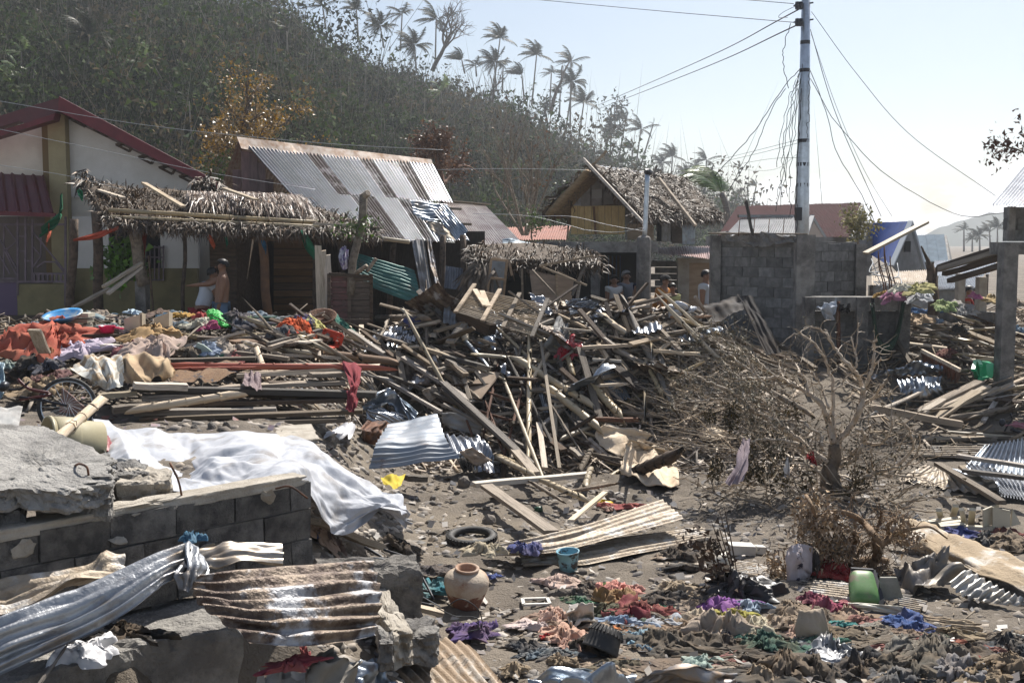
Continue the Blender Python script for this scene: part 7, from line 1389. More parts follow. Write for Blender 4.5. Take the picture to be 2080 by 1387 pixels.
for a,b in (((-.12,-.09),(.12,-.07)),((.12,-.07),(.1,.1)),((.1,.1),(-.13,.08)),((-.13,.08),(-.12,-.09))):mb=MB();mb.bar(p+[a[0],a[1],.03],p+[b[0],b[1],.03],.03,.02);obj('frame_side',mb,plain('#c9c5bc',.5),root)
# white crumpled casing
shell('casing','white ribbed plastic casing broken among the clothes',[[gs(*zc(560,430),.1),gs(*zc(640,380),.2),gs(*zc(760,340),.25)],[gs(*zc(570,480),.05),gs(*zc(650,460),.08),gs(*zc(765,440),.12)],[gs(*zc(590,520),.08),gs(*zc(660,525),.06),gs(*zc(770,490),.06)]],plain('#b9b2a6',.4),.08,70,'casing')
# green suitcase and its grey partner
root=T('suitcase','open green hard suitcase standing among muddy sheets','suitcase',gs(*z9(960,1120),0))
P=[gs(*z9(855,1120),.04),gs(*z9(1085,1130),.04)];up=np.array([0,.3,.22]);mb=MB()
V=patch(np.array([[P[0],P[1]],[P[0]+up*.55+[.03,0,0],P[1]+up*.55],[P[0]+up+[.09,0,0],P[1]+up+[.0,0,0]]]),12,16);u,v=np.meshgrid(np.linspace(-1,1,12),np.linspace(-1,1,16),indexing='ij');V=V-normals(V)*(np.clip(1-u ** 4,0,1)*np.clip(1-v ** 4,0,1)*.05)[...,None]*np.sign(normals(V)[...,1:2])*1
mb.grid(V);o=obj('shell',mb,mat('green_case',(.09,.2,.06),(.16,.26,.11),rough=.5,scale=4,col3=(.2,.16,.11),s3=5,lo3=.52,hi3=.62),root,True);o.modifiers.new('t','SOLIDIFY').thickness=.02
mb=MB();mb.bar(P[0]+up+[.09,0,0],P[1]+up,.04,.03);mb.bar(P[1],P[1]+up,.04,.03);obj('trim',mb,BLKM,root)
mb=MB();mb.poly([P[1]+[.0,.1,0],P[1]+[.22,.1,.02],P[1]+[.17,.14,.2],P[1]+[.02,.14,.2]],.03,(0,1,0));obj('grey_half',mb,mat('case_grey',(.17,.17,.14),(.26,.25,.22),scale=5),root)
shell('broken_board','pale board with green back lying before the suitcase',[[gs(*z9(800,1125),.08),gs(*z9(1060,1135),.1),gs(*z9(1225,1150),.12)],[gs(*z9(860,1160),.03),gs(*z9(1060,1185),.04),gs(*z9(1235,1215),.03)]],plain('#b7b3a2',.5),.03,71)
shell('board','white flat board lying at the right edge of the clothes',[[gs(*zd(1880,440),.06),gs(*zd(2090,490),.06)],[gs(*zd(1860,465),.03),gs(*zd(2090,515),.03)]],plain('#c2bcae',.5),.02,72)
shell('cardboard','muddy cardboard lying flat right of the suitcase',[[gs(*zd(1370,345),.05),gs(*zd(1700,385),.05)],[gs(*zd(1400,385),.03),gs(*zd(1780,415),.03)]],mat('cardboard',(.36,.28,.19),(.28,.21,.14),scale=3),.02,73)
shell('cardboard','second muddy cardboard strip below the flat one',[[gs(*zd(1490,400),.05),gs(*zd(1790,430),.05)],[gs(*zd(1500,425),.03),gs(*zd(1790,455),.03)]],MATS['cardboard'],.02,74)
P=gs(*zd(590,510),.0);shell('paper_bag','whitish square bag standing among the clothes',[[P+q for q in r]for r in ([(-.1,.08,.2),(0,.1,.21),(.1,.08,.2)],[(-.11,.02,.23),(0,.0,.22),(.09,.03,.24)],[(-.15,-.02,.1),(0,-.07,.11),(.13,-.02,.1)],[(-.14,-.04,0),(0,-.06,0),(.14,-.03,0)])],cloth('#a39584',.4),.03,79,'bag',n=26)
# broken beige plastic furniture
root=T('broken_cabinet','broken beige plastic cabinet with upright legs at the right edge','cabinet',gs(*z9(1760,590),0));PLB=plain('#b8b09c',.45,dirt=.3)
for x0,y0,x1,y1,w_ in ((1500,540,1480,470,.06),(1575,530,1600,440,.07),(1665,590,1640,465,.05),(1705,575,1718,465,.07)):mb=MB();mb.bar(gs(x0/3.467+1480,y0/3.467+900,.02),W(x1/3.467+1480,y1/3.467+900,gs(x0/3.467+1480,y0/3.467+900)[1]+.05),w_,.04);obj('leg',mb,PLB,root)
yq=gs(*z9(1800,600))[1];wq=lambda x,y,d=0:W(*z9(x,y),yq+d)
for P in ([wq(1795,590),wq(1900,560,.1),wq(1905,425,.1),wq(1795,470)],[wq(1862,600,-.02),wq(1985,590),wq(1985,475,.02),wq(1862,450)],[wq(1990,585),wq(2060,570),wq(2000,460,.05)]):mb=MB();mb.poly(P,.03,(0,1,0));obj('side_panel',mb,PLB,root)
for x0,y0,x1,y1 in ((1370,560,1650,530),(1490,590,1665,575),(1480,575,1640,555),(1670,590,1870,600)):mb=MB();mb.bar(gs(*z9(x0,y0),.06),gs(*z9(x1,y1),.1),.1,.04);obj('rail',mb,PLB,root)
# green plastic chair tipped over
root=T('plastic_chair','mint green plastic chair tipped over on the timber','chair',gs(2000,765,0));GP=plain('#2fae78',.4,dirt=.1);GP.node_tree.nodes['Principled BSDF'].inputs['Subsurface Weight'].default_value=.0
yq=gs(2000,765)[1];wc=lambda x,y,d=0:W(*zr(x,y),yq+d)
for nm,P in (('backrest',[wc(1065,710,.1),wc(1110,712,.35),wc(1165,745,.35),wc(1160,770,.3),wc(1120,850,.1),wc(1080,850,0)]),('seat',[wc(985,705),wc(1068,708,.05),wc(1085,848,0),wc(975,845,-.05)])):
    mb=MB();mb.poly(P,.025,(.1,1,.1));obj(nm,mb,GP,root)
for a,b in (((985,705),(965,780)),((1010,706),(1030,745)),((1000,848),(975,780)),((1085,845),(1020,855))):mb=MB();mb.bar(wc(*a,-.04),wc(*b,-.4),.06,.04);obj('leg',mb,GP,root)
for a,b in (((978,720),(1075,724)),((976,830),(1083,836)),((1025,708),(1022,846))):mb=MB();mb.bar(wc(*a,-.06),wc(*b,-.06),.05,.03);obj('rib',mb,GP,root)
# orange crate
root=T('crate','bright orange red plastic crate tipped up on the heap flank','crate',gs(*z4(765,370),0));OC=plain('#c43a1c',.4,dirt=.15);yq=gs(*z4(765,400))[1]-.1;wk=lambda x,y,d=0:W(*z4(x,y),yq+d)
for a,b,w_ in (((710,275),(855,320),.05),((685,370),(830,400),.09),((710,275),(685,375),.05),((855,320),(832,400),.06),((735,345),(800,365),.2)):mb=MB();mb.bar(wk(*a),wk(*b),.03,w_ if a[0]!= b[0]else w_);obj('crate_rim',mb,OC,root)
for j in range(3):
    for k in range(7):mb=MB();x=722+k*18-j*6;y=288+k*5.3+j*26;mb.bar(wk(x,y),wk(x-3,y+18),.02,.02);obj('crate_bar',mb,OC,root)
    mb=MB();mb.bar(wk(706-j*7,292+j*26),wk(850-j*7,334+j*24),.02,.022);obj('crate_rail',mb,OC,root)
mb=MB();mb.poly([wk(690,385),wk(830,402),wk(770,425,-.3),wk(680,405,-.3)],.02,(0,0,-1));obj('crate_floor',mb,OC,root)
# basin, pot, drawers, box
p=G(*zb(515,215),.3);lathe('basin','oval blue and white basin on top of the left pile','basin',[(0,.02),(.17,.03),(.27,.1),(.3,.12),(.3,.135),(.26,.115),(.17,.045),(0,.035)],p,mat('basin_blue',(.05,.24,.5),(.4,.45,.45),rough=.35,scale=2.2,lo=.5,hi=.6),28,(R(14),R(-4),0))
root=T('box','white plastic lid box under the blue basin','box',G(*zb(610,270),.1));p=wbase(root)
for k,(w_,m)in enumerate(((.34,plain('#c9c3b2',.5)),(.3,plain('#9b9484',.5)),(.32,plain('#bdb6a4',.5)))):mb=MB();mb.box(p+[-.36,0,.18-k*.09],p+[.2-k*.02,.3,.24-k*.09]);obj('box_layer',mb,m,root)
p=G(*zb(862,300),.2);root=T('pot','bright pink plastic pot with handle on the left pile','pot',p);PK=plain('#d02a58',.4,dirt=.05);mb=MB();mb.lathe([(0,0),(.1,0),(.12,.1),(.13,.105),(.11,.105),(.09,.01)],p,20);obj('pot_body',mb,PK,root,True);mb=MB();mb.bar(p+[.12,0,.08],p+[.26,-.03,.06],.04,.02);obj('handle',mb,PK,root)
for k,(x0,y0,x1,y1,lab)in enumerate(((1000,200,1150,290,'beige drawer standing on end at left above the tan pillow'),(1240,190,1368,280,'beige drawer half hidden right of the standing one'))):
    c_=G(*zb((x0+x1)/2,y1),.2);root=T('drawer',lab,'drawer',c_);yq=c_[1];wk=lambda x,y,d=0:W(*zb(x,y),yq+d);m=plain('#b5a894',.5,dirt=.3)
    mb=MB();mb.poly([wk(x0,y1),wk(x1-10,y1-30),wk(x1-10,y0-50),wk(x0,y0-10)],.03,(0,1,0));obj('drawer_front',mb,m,root)
    mb=MB();mb.poly([wk(x1-8,y1-30),wk(x1+22,y1-38,.3),wk(x1+22,y0-50,.3),wk(x1-8,y0-62)],.02,(-1,0,0));obj('drawer_side',mb,m,root)
root=T('drawer_front','pale green board with dark green half round edge on the pile','board',G(*zb(1690,520),.1));bpy.data.objects[root.name].name='curved_board';yq=wbase(root)[1];wk=lambda x,y,d=0:W(*zb(x,y),yq+d)
mb=MB();mb.poly([wk(1590,380),wk(1640,400),wk(1810,530),wk(1780,545),wk(1545,465)],.03,(0,1,0));obj('pale_board',mb,plain('#a9b8ae',.5),root)
V=[wk(1700+110*math.cos(a),470-60*math.sin(a)+0,-.02)for a in np.linspace(math.pi,2*math.pi,12)]+[wk(1700+80*math.cos(a),475-40*math.sin(a),-.02)for a in np.linspace(2*math.pi,math.pi,12)];mb=MB();mb.poly(V,.03,(0,-1,0));obj('green_edge',mb,plain('#1f6a58',.4),root)
# green box with lettering
root=T('box','dark green box with pale lettering left of the orange jacket','box',G(*z4(215,250),.1));p=wbase(root);q0,q1=W(*z4(138,255),p[1]),W(*z4(292,180),p[1]);mb=MB();mb.box((q0[0],p[1],q0[2]),(q1[0],p[1]+.3,q1[2]));obj('box_body',mb,plain('#0f4a3a',.4),root)
mb=MB();mb.box((q0[0]-.01,p[1]-.01,q1[2]-.06),(q1[0]+.01,p[1]+.31,q1[2]+.01));obj('box_lid',mb,plain('#0c3d30',.4),root)
cu=bpy.data.curves.new('lettering','FONT');cu.body='BO';cu.size=.1;cu.extrude=.002;o=bpy.data.objects.new('lettering_curve',cu);me=bpy.data.meshes.new_from_object(o);me.materials.clear();me.materials.append(plain('#b9c0a8',.5,dirt=0));o=put(me,'lettering',root);o.rotation_euler=(R(90),0,0);o.location=Vector((q1[0]-.2,p[1]-.004,q0[2]+.06))-root.location
p=G(*z4(690,215),.1);lathe('basket','flat brown wicker basket behind the orange jacket','basket',[(.0,.02),(.17,.02),(.24,.1),(.25,.12),(.23,.12),(.16,.04),(0,.035)],p,mat('wicker',(.17,.08,.045),(.1,.05,.03),scale=30,bump=.8),22,(R(25),0,0))
# green net bag
V=patch(np.array([[W(*zb(1650,140),18.5),W(*zb(1720,110),18.6),W(*zb(1790,150),18.6)],[W(*zb(1690,190),18.2),W(*zb(1760,180),18.1),W(*zb(1820,190),18.3)],[W(*zb(1740,250),18),W(*zb(1800,250),17.9),W(*zb(1860,250),18)]]),14,14);V += normals(V)*.05*fbm(*np.meshgrid(np.arange(14)*.4,np.arange(14)*.4,indexing='ij'),3,2)[...,None]
o=gridobj('net_bag',V,plain('#1fb040',.5,dirt=.0));md=o.modifiers.new('net','WIREFRAME');md.thickness=.02;tag(o,'bright green net bag standing on the left pile','net bag')
V=V+np.array([.02,.06,-.02]);tag(gridobj('net_filling',V,plain('#3aa04a',.6)),'green cloth stuffed inside the bright green net bag','cloth')
for a in [('p',zb,(275,275),(360,460),.2,.04,WOODP,'upright stake standing before the orange blanket','stake',None,.7,.3),('s',zb,(1560,290),(1350,470),.03,.03,WOOD,'thin stick leaning on the grey brown bag','stick'),('p',zb,(840,520),(1100,350),.07,.05,WOODP,'a')][:2]:log(*a)
for k,((x0,y0),(x1,y1))in enumerate((((832,525),(1143,335)),((868,580),(1135,365)),((590,690),(880,540)))):tag(timber('p',W(*(x0/3.964,450+y0/3.964),21.6),W(*(x1/3.964,450+y1/3.964),22.3),.1,.05,WOODP if k<2 else WOOD),('upper pale','lower pale','dim grey')[k]+' lath leaning on the awning post','lath')
branchtree('potted_plant','leafy green plant hanging before the barred window','plant',W(245,560,23.4),.55,.9,61,BARK,lev=2,nb=5,r0=.02,leaf=mat('fern_leaf',(.12,.24,.05),(.16,.28,.07),isl=.4,trans=.2),nleaf=420,lsz=.16,up=.1)
# yellow-black wrap, etc.
drape('plastic_wrap','yellow and black plastic strip beside the tarp end',[[W(772,968,11.9),W(800,965,11.9),W(824,962,12)],[W(780,982,11.7),W(802,990,11.6),W(815,985,11.7)]],mat('yellow_black',(.5,.38,.03),(.03,.03,.03),scale=3,lo=.62,hi=.63),n=(12,16),crumple=.015,seed=40,cat='plastic')
drape('plastic_sheet','white plastic sheet torn beside the curled rusty metal',[[gs(657,880,.05),gs(690,865,.1),gs(717,855,.2)],[gs(660,890,.03),gs(690,893,.03),gs(714,893,.1)]],MATS['white_bag'],crumple=.05,seed=41,cat='plastic')
# bin with log
root=T('waste_bin','beige plastic bin lying on its side under a wooden pole','bin',G(150,915,0,terr));q0=G(150,915,.15,terr);PB=plain('#a39a7d',.45,dirt=.25)
a,b=W(92,880,10.6),W(202,884,10.9);ax=Vector(b-a);q_=ax.to_track_quat('Z','Y').to_matrix();Ln=ax.length
mb=MB();mb.lathe([(.0,Ln),(.21,Ln),(.215,Ln*.6),(.225,Ln*.58),(.23,Ln*.05),(.245,.03),(.245,0),(.225,0),(.2,Ln*.5),(.19,Ln*.97),(0,Ln*.97)],a-[0,0,.08],28,q_);obj('bin_body',mb,PB,root,True)
mb=MB();mb.lathe([(.232,Ln*.1),(.24,Ln*.12),(.24,Ln*.5),(.23,Ln*.52)],a-[0,0,.08],28,q_);obj('bin_band',mb,PB,root,True)
tag(timber('b',W(117,890,10.2),W(212,806,11.4),.1,.1,PLYP),'peeled round pole lying across the beige bin','pole')
# bicycle
root=T('bicycle','wrecked bicycle with one wheel upright in the left rubbish','bicycle',W(120,880,12.2));c_=W(136,824,12.2);Rw=55*12.2/FPX
def ring(c,r,t,m,name,par,tilt):
    M3=np.array(Euler(tilt).to_matrix());mb=MB();P=[c+M3 @ np.array([r*math.cos(a),r*math.sin(a),0])for a in np.linspace(0,2*math.pi,41)];mb.tube(P,t,8,False);return obj(name,mb,m,par,True),M3
wheel=T('wheel',None,None,c_);wheel.parent=root;wheel.location=Vector(c_)-root.location;tl=(R(80),0,R(14))
_,M3=ring(c_,Rw,.02,RUBBER,'tyre',wheel,tl);ring(c_,Rw-.025,.008,STEEL,'rim',wheel,tl)
mb=MB()
for k in range(18):a=k*2*math.pi/18;mb.bar(c_+M3 @ np.array([.02*math.cos(a+1),.02*math.sin(a+1),.02*(-1)** k]),c_+M3 @ np.array([(Rw-.03)*math.cos(a),(Rw-.03)*math.sin(a),0]),.003,.003)
obj('spokes',mb,STEEL,wheel)
for nm,P,r in (('fork',[(136,824),(80,812),(40,806)],.014),('frame',[(36,770),(60,790),(105,800),(40,812)],.016),('handlebar',[(-5,780),(12,790),(40,790),(60,775)],.012)):mb=MB();mb.tube(crom([W(x,y,12.1)for x,y in P],10),r,6);obj(nm,mb,plain('#5a2b2a',.4)if nm == 'frame' else BLKM,root,True)
mb=MB();mb.blob(W(8,785,11.9),(.11,.06,.05),4,2,.05);obj('saddle',mb,BLKM,root,True)
shell('panel','dusty maroon panel piece seen through the bicycle wheel',[[W(128,788,12.6),W(172,826,12.4)],[W(120,836,12.6),W(158,842,12.4)]],mat('dusty_maroon',(.2,.09,.085),(.26,.18,.15),scale=4),.02,75,'panel')
shell('panel','red panel lying under the left end of the tarp',[[W(205,878,11.2),W(222,890,11.2)],[W(198,905,10.8),W(232,920,10.8)]],plain('#7a1f25',.5),.02,76,'panel')
shell('panel','blue grey metal shell at the left edge',[[W(-20,730,12.4),W(10,738,12.4)],[W(-20,830,12),W(6,800,12)]],plain('#6d828c',.4),.04,77,'panel')
shell('panel','grey brown boards leaning at the left edge beside the bin',[[W(-30,832,10.6),W(46,825,10.8)],[W(-30,890,10),W(35,880,10.3)]],GREYB,.03,78,'panel')
sheet('corrugated_sheet','dark narrow ribbed sheet edge under the tarp before the chunks',[[W(205,935,9.6),W(285,935,9.4)],[W(212,965,9.2),W(290,970,9)]],5,GREYB,.02,along=0,seed=67,crumple=.05)
# metal frame and wire by the jar
root=T('chair_frame','bent black tube frame of a chair lying by the foundation stub','chair frame',G(*z7(600,900),0,terr));yj=9.2
for P in ([(345,600),(480,690),(600,880),(640,915),(745,940)],[(455,615),(620,680),(690,800),(745,905)],[(470,660),(620,685)],[(590,840),(715,855)]):mb=MB();mb.tube(crom([W(*z7(x,y),yj-.0+(.5-(y-600)/700))for x,y in P],14),.012,6);obj('tube',mb,BLKM,root,True)
for k,P in enumerate(([(395,660),(480,680),(560,760),(640,860),(780,945)],[(800,960),(900,900),(1000,960),(1020,1060),(940,1090)],[(760,950),(870,1000),(990,1010),(1000,1080)])):mb=MB();mb.tube(crom([W(*z7(x,y),9.1-.2*(k>0))for x,y in P],24),.005,5);tag(obj('wire',mb,WIREP if k == 0 else CABLE,None,True),('pale loose wire over the black chair frame','dark wire loop standing below the clay jar','second dark wire coil below the clay jar')[k],'wire')
# rocks on the gravel
for k,(x,y,r)in enumerate([(943,978,17),(993,1056,17),(915,992,8),(928,1000,7),(1045,1240,9),(1008,1238,8),(1000,1235,7),(1240,1005,14),(1258,1010,10),(1290,1008,8),(700,900,12),(720,912,10),(690,830,10),(660,920,9),(430,865,12),(460,862,9),(395,868,9),(880,1010,8),(860,990,7),(1300,1000,7),(870,1060,8),(1110,1198,9),(1125,1205,8),(1140,1190,8),(1080,1195,8),(905,1080,6),(1470,1180,7),(640,905,7),(800,1040,7),(1220,1195,7)]):
    p=G(x,y+r*.6,0,terr);s=p[1]/FPX*r;mb=MB();mb.blob(p+[0,0,s*.4],(s,s*.9,s*.75),40+k,2,.16);o=obj('rock',mb,mat('rock',(.2,.175,.15),(.13,.115,.1),scale=8,rnd=.25,bump=.5,bscale=25),None,False)
    if k == 0:tag(o,'largest dark rounded boulder on the gravel below the grey sheet','rock')
    elif k == 1:tag(o,'angular grey boulder left of the leaning brown board','rock')
    elif k == 7:tag(o,'broad grey rock beside the yellow lid','rock')
    else:tag(o,'small grey brown rock lying on the gravel','rock','small rocks on the gravel')
# big dark garments lying over each other at the bottom right
for k,(x,y,w_,h_,col,lab)in enumerate(((1235,1268,190,44,'#2d2c2e','wide black trousers spread below the maroon shirt'),(1330,1300,210,46,'#4d4a45','wide dark grey coat spread in the front of the clothes field'),(1420,1262,180,40,'#6b5d4f','wide brown shirt spread right of the black heap'),(1490,1318,200,46,'#39352f','wide charcoal brown garment below the stained sack'),(1590,1270,170,40,'#55493e','wide dark brown garment above the white bag'),(1640,1340,220,50,'#2b2b2d','wide black garment behind the muddy jacket'),(1760,1300,200,44,'#5e564b','wide taupe garment before the blue hooded top'),(1880,1330,220,50,'#47443e','wide dark olive grey garment left of the grey jeans'),(1980,1350,200,46,'#6d604e','wide khaki garment in the bottom right corner'),(1180,1320,150,36,'#37424c','wide slate trousers left of the black basket'),(1300,1345,190,36,'#5a4d42','wide brown cloth between basket and bent gutter'),(1440,1215,150,36,'#2a2a2c','wide black cloth left of the black sack'),(1700,1245,150,34,'#7d6a58','wide tan cloth under the suitcase board'),(1550,1368,200,40,'#3c3a36','wide dark cloth at the bottom edge left of the jacket'),(1130,1255,120,36,'#8a7263','wide dusty pink brown cloth by the white frame'))):
    cloth_heap(lab,col,x,y,w_*.8,h_,1200+k,cat='garment',n=32,flat=.42)
# ================================================================ FALLEN TREE
base=G(1684,1006,0,terr);Yt=base[1]
root=T('fallen_tree','leafless storm battered tree with pale twisted branches before the block wall','tree',base)
def tp(x,y,d=0):return W(*z6(x,y),Yt+d)
LB=mat('pale_branch',(.52,.44,.35),(.36,.29,.22),scale=9,bump=.3,bscale=30,rough=.75)
mb=MB();mb.tube(crom([base+[0,0,-.1],tp(1105,1250),tp(1140,1160),tp(1138,1060)],10),np.linspace(.12,.075,10),10);mb.tube(crom([base+[.1,-.3,-.1],tp(1140,1300,-.15),tp(1105,1210,-.05)],6),np.linspace(.075,.06,6),8);obj('trunk',mb,mat('tree_trunk',(.2,.16,.12),(.11,.09,.07),scale=6,bump=.6,bscale=20),root,True)
BR=[([(1150,1100),(1190,1010),(1260,930),(1310,830),(1330,740),(1330,690)],.075,.05,-.2),([(1330,690),(1380,600),(1405,480),(1400,420),(1420,360)],.045,.018,-.4),([(1395,560),(1450,485)],.03,.015,-.5),([(1330,690),(1290,600),(1220,510),(1150,430),(1110,370),(1080,320),(980,275),(930,290)],.045,.012,-.1),
 ([(1270,580),(1285,520),(1275,450),(1250,340)],.028,.014,-.1),([(1285,480),(1300,250)],.014,.008,0),([(1340,790),(1400,750),(1460,660),(1495,625)],.035,.012,-.5),([(1400,760),(1450,740),(1510,745)],.022,.01,-.6),([(1420,740),(1500,705)],.018,.008,-.5),
 ([(1135,1060),(1100,920),(1070,830),(1000,750),(930,700),(850,660),(760,620),(640,625),(560,620),(470,640)],.075,.016,.5),([(960,720),(950,650),(910,590),(890,540),(850,500),(800,490)],.03,.012,.6),([(850,660),(780,590),(770,500)],.025,.01,.8),([(640,625),(560,560),(480,500),(400,430),(300,350),(220,320)],.025,.008,1.),([(620,600),(560,500),(500,420),(440,340),(405,265)],.022,.007,1.),([(760,620),(640,520),(560,440),(420,370),(330,350)],.02,.007,.9),
 ([(1140,1060),(1130,900),(1125,760),(1130,640),(1080,500),(1020,410),(960,350),(880,320),(800,380)],.05,.01,.2),([(1100,820),(1050,680),(1000,590),(960,570)],.03,.012,.3),([(1130,700),(1200,640),(1260,570)],.02,.01,.1),
 ([(1090,1190),(950,1080),(850,1000),(740,910),(620,850),(520,770),(440,710),(300,650),(200,600),(20,560)],.07,.012,-.3),([(740,910),(700,800),(600,740),(520,735)],.03,.01,-.3),([(520,770),(380,760),(200,770),(100,790)],.025,.008,-.5),([(280,755),(200,670),(130,620)],.016,.006,-.4),([(440,900),(560,890),(700,900),(880,900),(960,940),(1040,1000),(1060,1080)],.014,.035,-.5),
 ([(1080,1190),(960,1140),(890,1060),(700,1030),(580,1045)],.06,.02,-.6),([(1060,1100),(1030,1000),(920,890),(700,790),(580,650),(400,560)],.03,.008,.9),([(560,880),(600,860),(740,880)],.018,.01,-.5),
 ([(1160,1200),(1230,1150),(1330,1060),(1340,1000),(1280,960)],.06,.025,-.6),([(1330,1060),(1460,1050),(1520,960),(1530,890)],.035,.01,-.8),([(1340,1010),(1390,940),(1330,970)],.02,.01,-.7),([(1150,1210),(1260,1170),(1330,1070)],.05,.03,-.5),
 ([(1150,1270),(1290,1310),(1400,1260),(1550,1210),(1650,1110),(1665,1060),(1640,960),(1590,900)],.05,.01,-1.),([(1220,1360),(1330,1300),(1430,1250),(1600,1200),(1700,1110),(1710,980)],.045,.008,-1.3),([(1400,1260),(1560,1270),(1816,1330)],.025,.008,-1.4),([(1360,1250),(1390,1180),(1380,1080)],.028,.015,-1.),([(1150,1380),(1010,1230),(900,1190),(760,1200)],.03,.01,-1.),([(1640,1200),(1816,1150)],.016,.006,-1.2),([(1150,1260),(1250,1310)],.03,.02,-1)]
r_=np.random.default_rng(31);pts=[];mb=MB();mt=MB()
for P,ra,rb,d in BR:
    n=len(P);Q=np.array([tp(x,y,d*k/max(n-1,1)+r_.normal(0,.06))for k,(x,y)in enumerate(P)]);cu_=crom(Q,n*4);cu_[1:-1]+= r_.normal(0,.008,(len(cu_)-2,3));mb.tube(cu_,np.linspace(ra*.62,rb*.65,len(cu_)),7)
    for k in range(3,len(cu_)):pts.append((cu_[k],cu_[k]-cu_[k-1],k/len(cu_),d))
obj('branches',mb,LB,root,True);tips=[]
for p,t,f,d in pts:
    for k in range(r_.integers(0,3)):
        t_=t/max(np.linalg.norm(t),1e-6)*.8+r_.normal(0,.75,3)+np.array([-.25,0,.1]);t_/=np.linalg.norm(t_);L_=r_.uniform(.12,.5)*(1.2-.5*f);P=[p]
        for s in range(4):t_=t_+r_.normal(0,.25,3)+[0,0,-.06];t_/=np.linalg.norm(t_);P.append(P[-1]+t_*L_/4)
        mt.tube(P,np.linspace(.007,.002,5),3,False);tips += P[2:]
o=obj('twigs',mt,TWIG,root);o['kind']='stuff'
def leaves(n,src,lsz,m,seed,spread=.1,par=root,nm='leaves',base_=base):
    r_=np.random.default_rng(seed);c=np.array([src[k]for k in r_.integers(0,len(src),n)])+r_.normal(0,spread,(n,3));a=r_.normal(size=(n,3));a[:,2]-= .7;a/=np.linalg.norm(a,axis=1)[:,None];b=np.cross(a,r_.normal(size=(n,3)));b/=np.linalg.norm(b,axis=1)[:,None]
    L_=lsz*r_.uniform(.5,1.4,(n,1));V=np.stack([c-b*L_*.25,c+b*L_*.25,c+a*L_],1).reshape(-1,3);o=bulk(nm,V,np.arange(len(V)).reshape(-1,3),m,parent=par,base=base_);o['kind']='stuff'
left=[p for p in tips if p[0]<W(*z6(760,0),Yt)[0]];low=[p for p in tips if p[2]<1.0]
DRYL=mat('dry_leaf',(.2,.17,.12),(.11,.1,.065),scale=5,isl=.55,rough=.7)
leaves(2300,left,.045,DRYL,1,.07);leaves(800,low,.05,mat('dark_dry_leaf',(.09,.075,.045),(.05,.045,.03),isl=.5),2,.12);leaves(500,tips,.04,DRYL,3,.05)
MOSS=mat('hanging_moss',(.12,.085,.035),(.05,.04,.02),scale=8,isl=.6)
src=[]
for x,y,n,h in ((450,760,60,.35),(300,850,20,.1),(590,1010,30,.4),(700,1000,30,.35),(800,1120,40,.5),(720,1150,30,.4),(640,1180,40,.3),(880,800,16,.15),(560,1200,30,.25),(350,1150,40,.3),(960,1250,40,.3),(1240,1300,40,.3),(1300,1220,30,.25)):
    for k in range(n):src.append(tp(x+r_.normal(0,22),y,-.3)-[0,0,r_.random()*h])
leaves(1500,src,.06,MOSS,4,.035,nm='moss')
mb=MB()
for k in range(260):   # broken brush at the foot of the tree
    x,y=r_.uniform(1420,1840),r_.uniform(880,1040);p=G(x,y,.05,terr);t_=np.array([r_.normal(0,1),r_.normal(0,.7),r_.uniform(0,.5)]);t_/=np.linalg.norm(t_);L_=r_.uniform(.3,1.1);P=[p+t_*L_*s+np.array([0,0,.15*s*(1-s)])+r_.normal(0,.02,3)for s in np.linspace(0,1,5)];mb.tube(P,np.linspace(.011,.004,5),4,False)
tag(obj('brushwood',mb,TWIG),'thin dry brushwood around the foot of the fallen tree','brushwood',kind='stuff')
mb=MB()
for k in range(330):   # brushwood over the heap's right end
    x,y=r_.uniform(1360,1640),r_.uniform(700,920);p=G(x,y,.15);t_=np.array([-1+r_.normal(0,.4),r_.normal(0,.5),r_.uniform(-.1,.6)]);t_/=np.linalg.norm(t_);L_=r_.uniform(.3,1.2);P=[p+t_*L_*s+r_.normal(0,.02,3)for s in np.linspace(0,1,5)];mb.tube(P,np.linspace(.009,.003,5),4,False)
tag(obj('brushwood',mb,TWIG),'thin dry twigs over the right end of the heap','brushwood',kind='stuff')
# uprooted root ball with caught netting
base2=G(1800,1165,0,terr);rb=T('root_ball','uprooted tangled brown root ball caught with netting','root',base2);RT=mat('root_brown',(.25,.165,.095),(.15,.1,.06),scale=9,bump=.4);mb,mf=MB(),MB();src=[]
Yr=base2[1];rp=lambda x,y,d=0:W(*z9(x,y),Yr+d)
for P,a,b in (([(1000,880),(1040,800),(1060,720),(1020,640),(960,570),(880,510),(780,480),(700,485)],.05,.02),([(1060,720),(1130,660),(1120,580),(1180,520)],.04,.012),([(1050,740),(1180,640),(1300,600),(1420,590),(1540,670)],.03,.008),([(850,880),(860,760),(900,660),(860,620),(780,650),(680,690),(570,720)],.035,.02),([(545,370),(590,450),(610,560),(640,700),(655,830),(620,870)],.02,.018),([(870,870),(980,820),(1120,830)],.05,.03),([(880,900),(900,960),(880,1000)],.03,.01),([(1040,800),(1020,690),(1060,560),(1080,480)],.03,.01),([(1120,840),(1060,920),(1030,970)],.014,.01),([(1080,700),(960,720),(900,800)],.03,.015)):
    cu_=crom([rp(x,y,r_.normal(0,.12))for x,y in P],len(P)*4);mb.tube(cu_,np.linspace(a,b,len(cu_)),7)
    for q_ in cu_[2:]:src.append(q_)
obj('roots',mb,RT,rb,True)
core=[q_ for q_ in src if rp(1300,0)[0]>q_[0]>rp(820,0)[0]]
for k in range(300):
    p=core[r_.integers(len(core))];t_=r_.normal(0,1,3);t_/=np.linalg.norm(t_);L_=r_.uniform(.08,.4);P=[p]
    for s in range(4):t_=t_+r_.normal(0,.4,3);t_/=np.linalg.norm(t_);P.append(P[-1]+t_*L_/4)
    mf.tube(P,np.linspace(.006,.002,5),3,False)
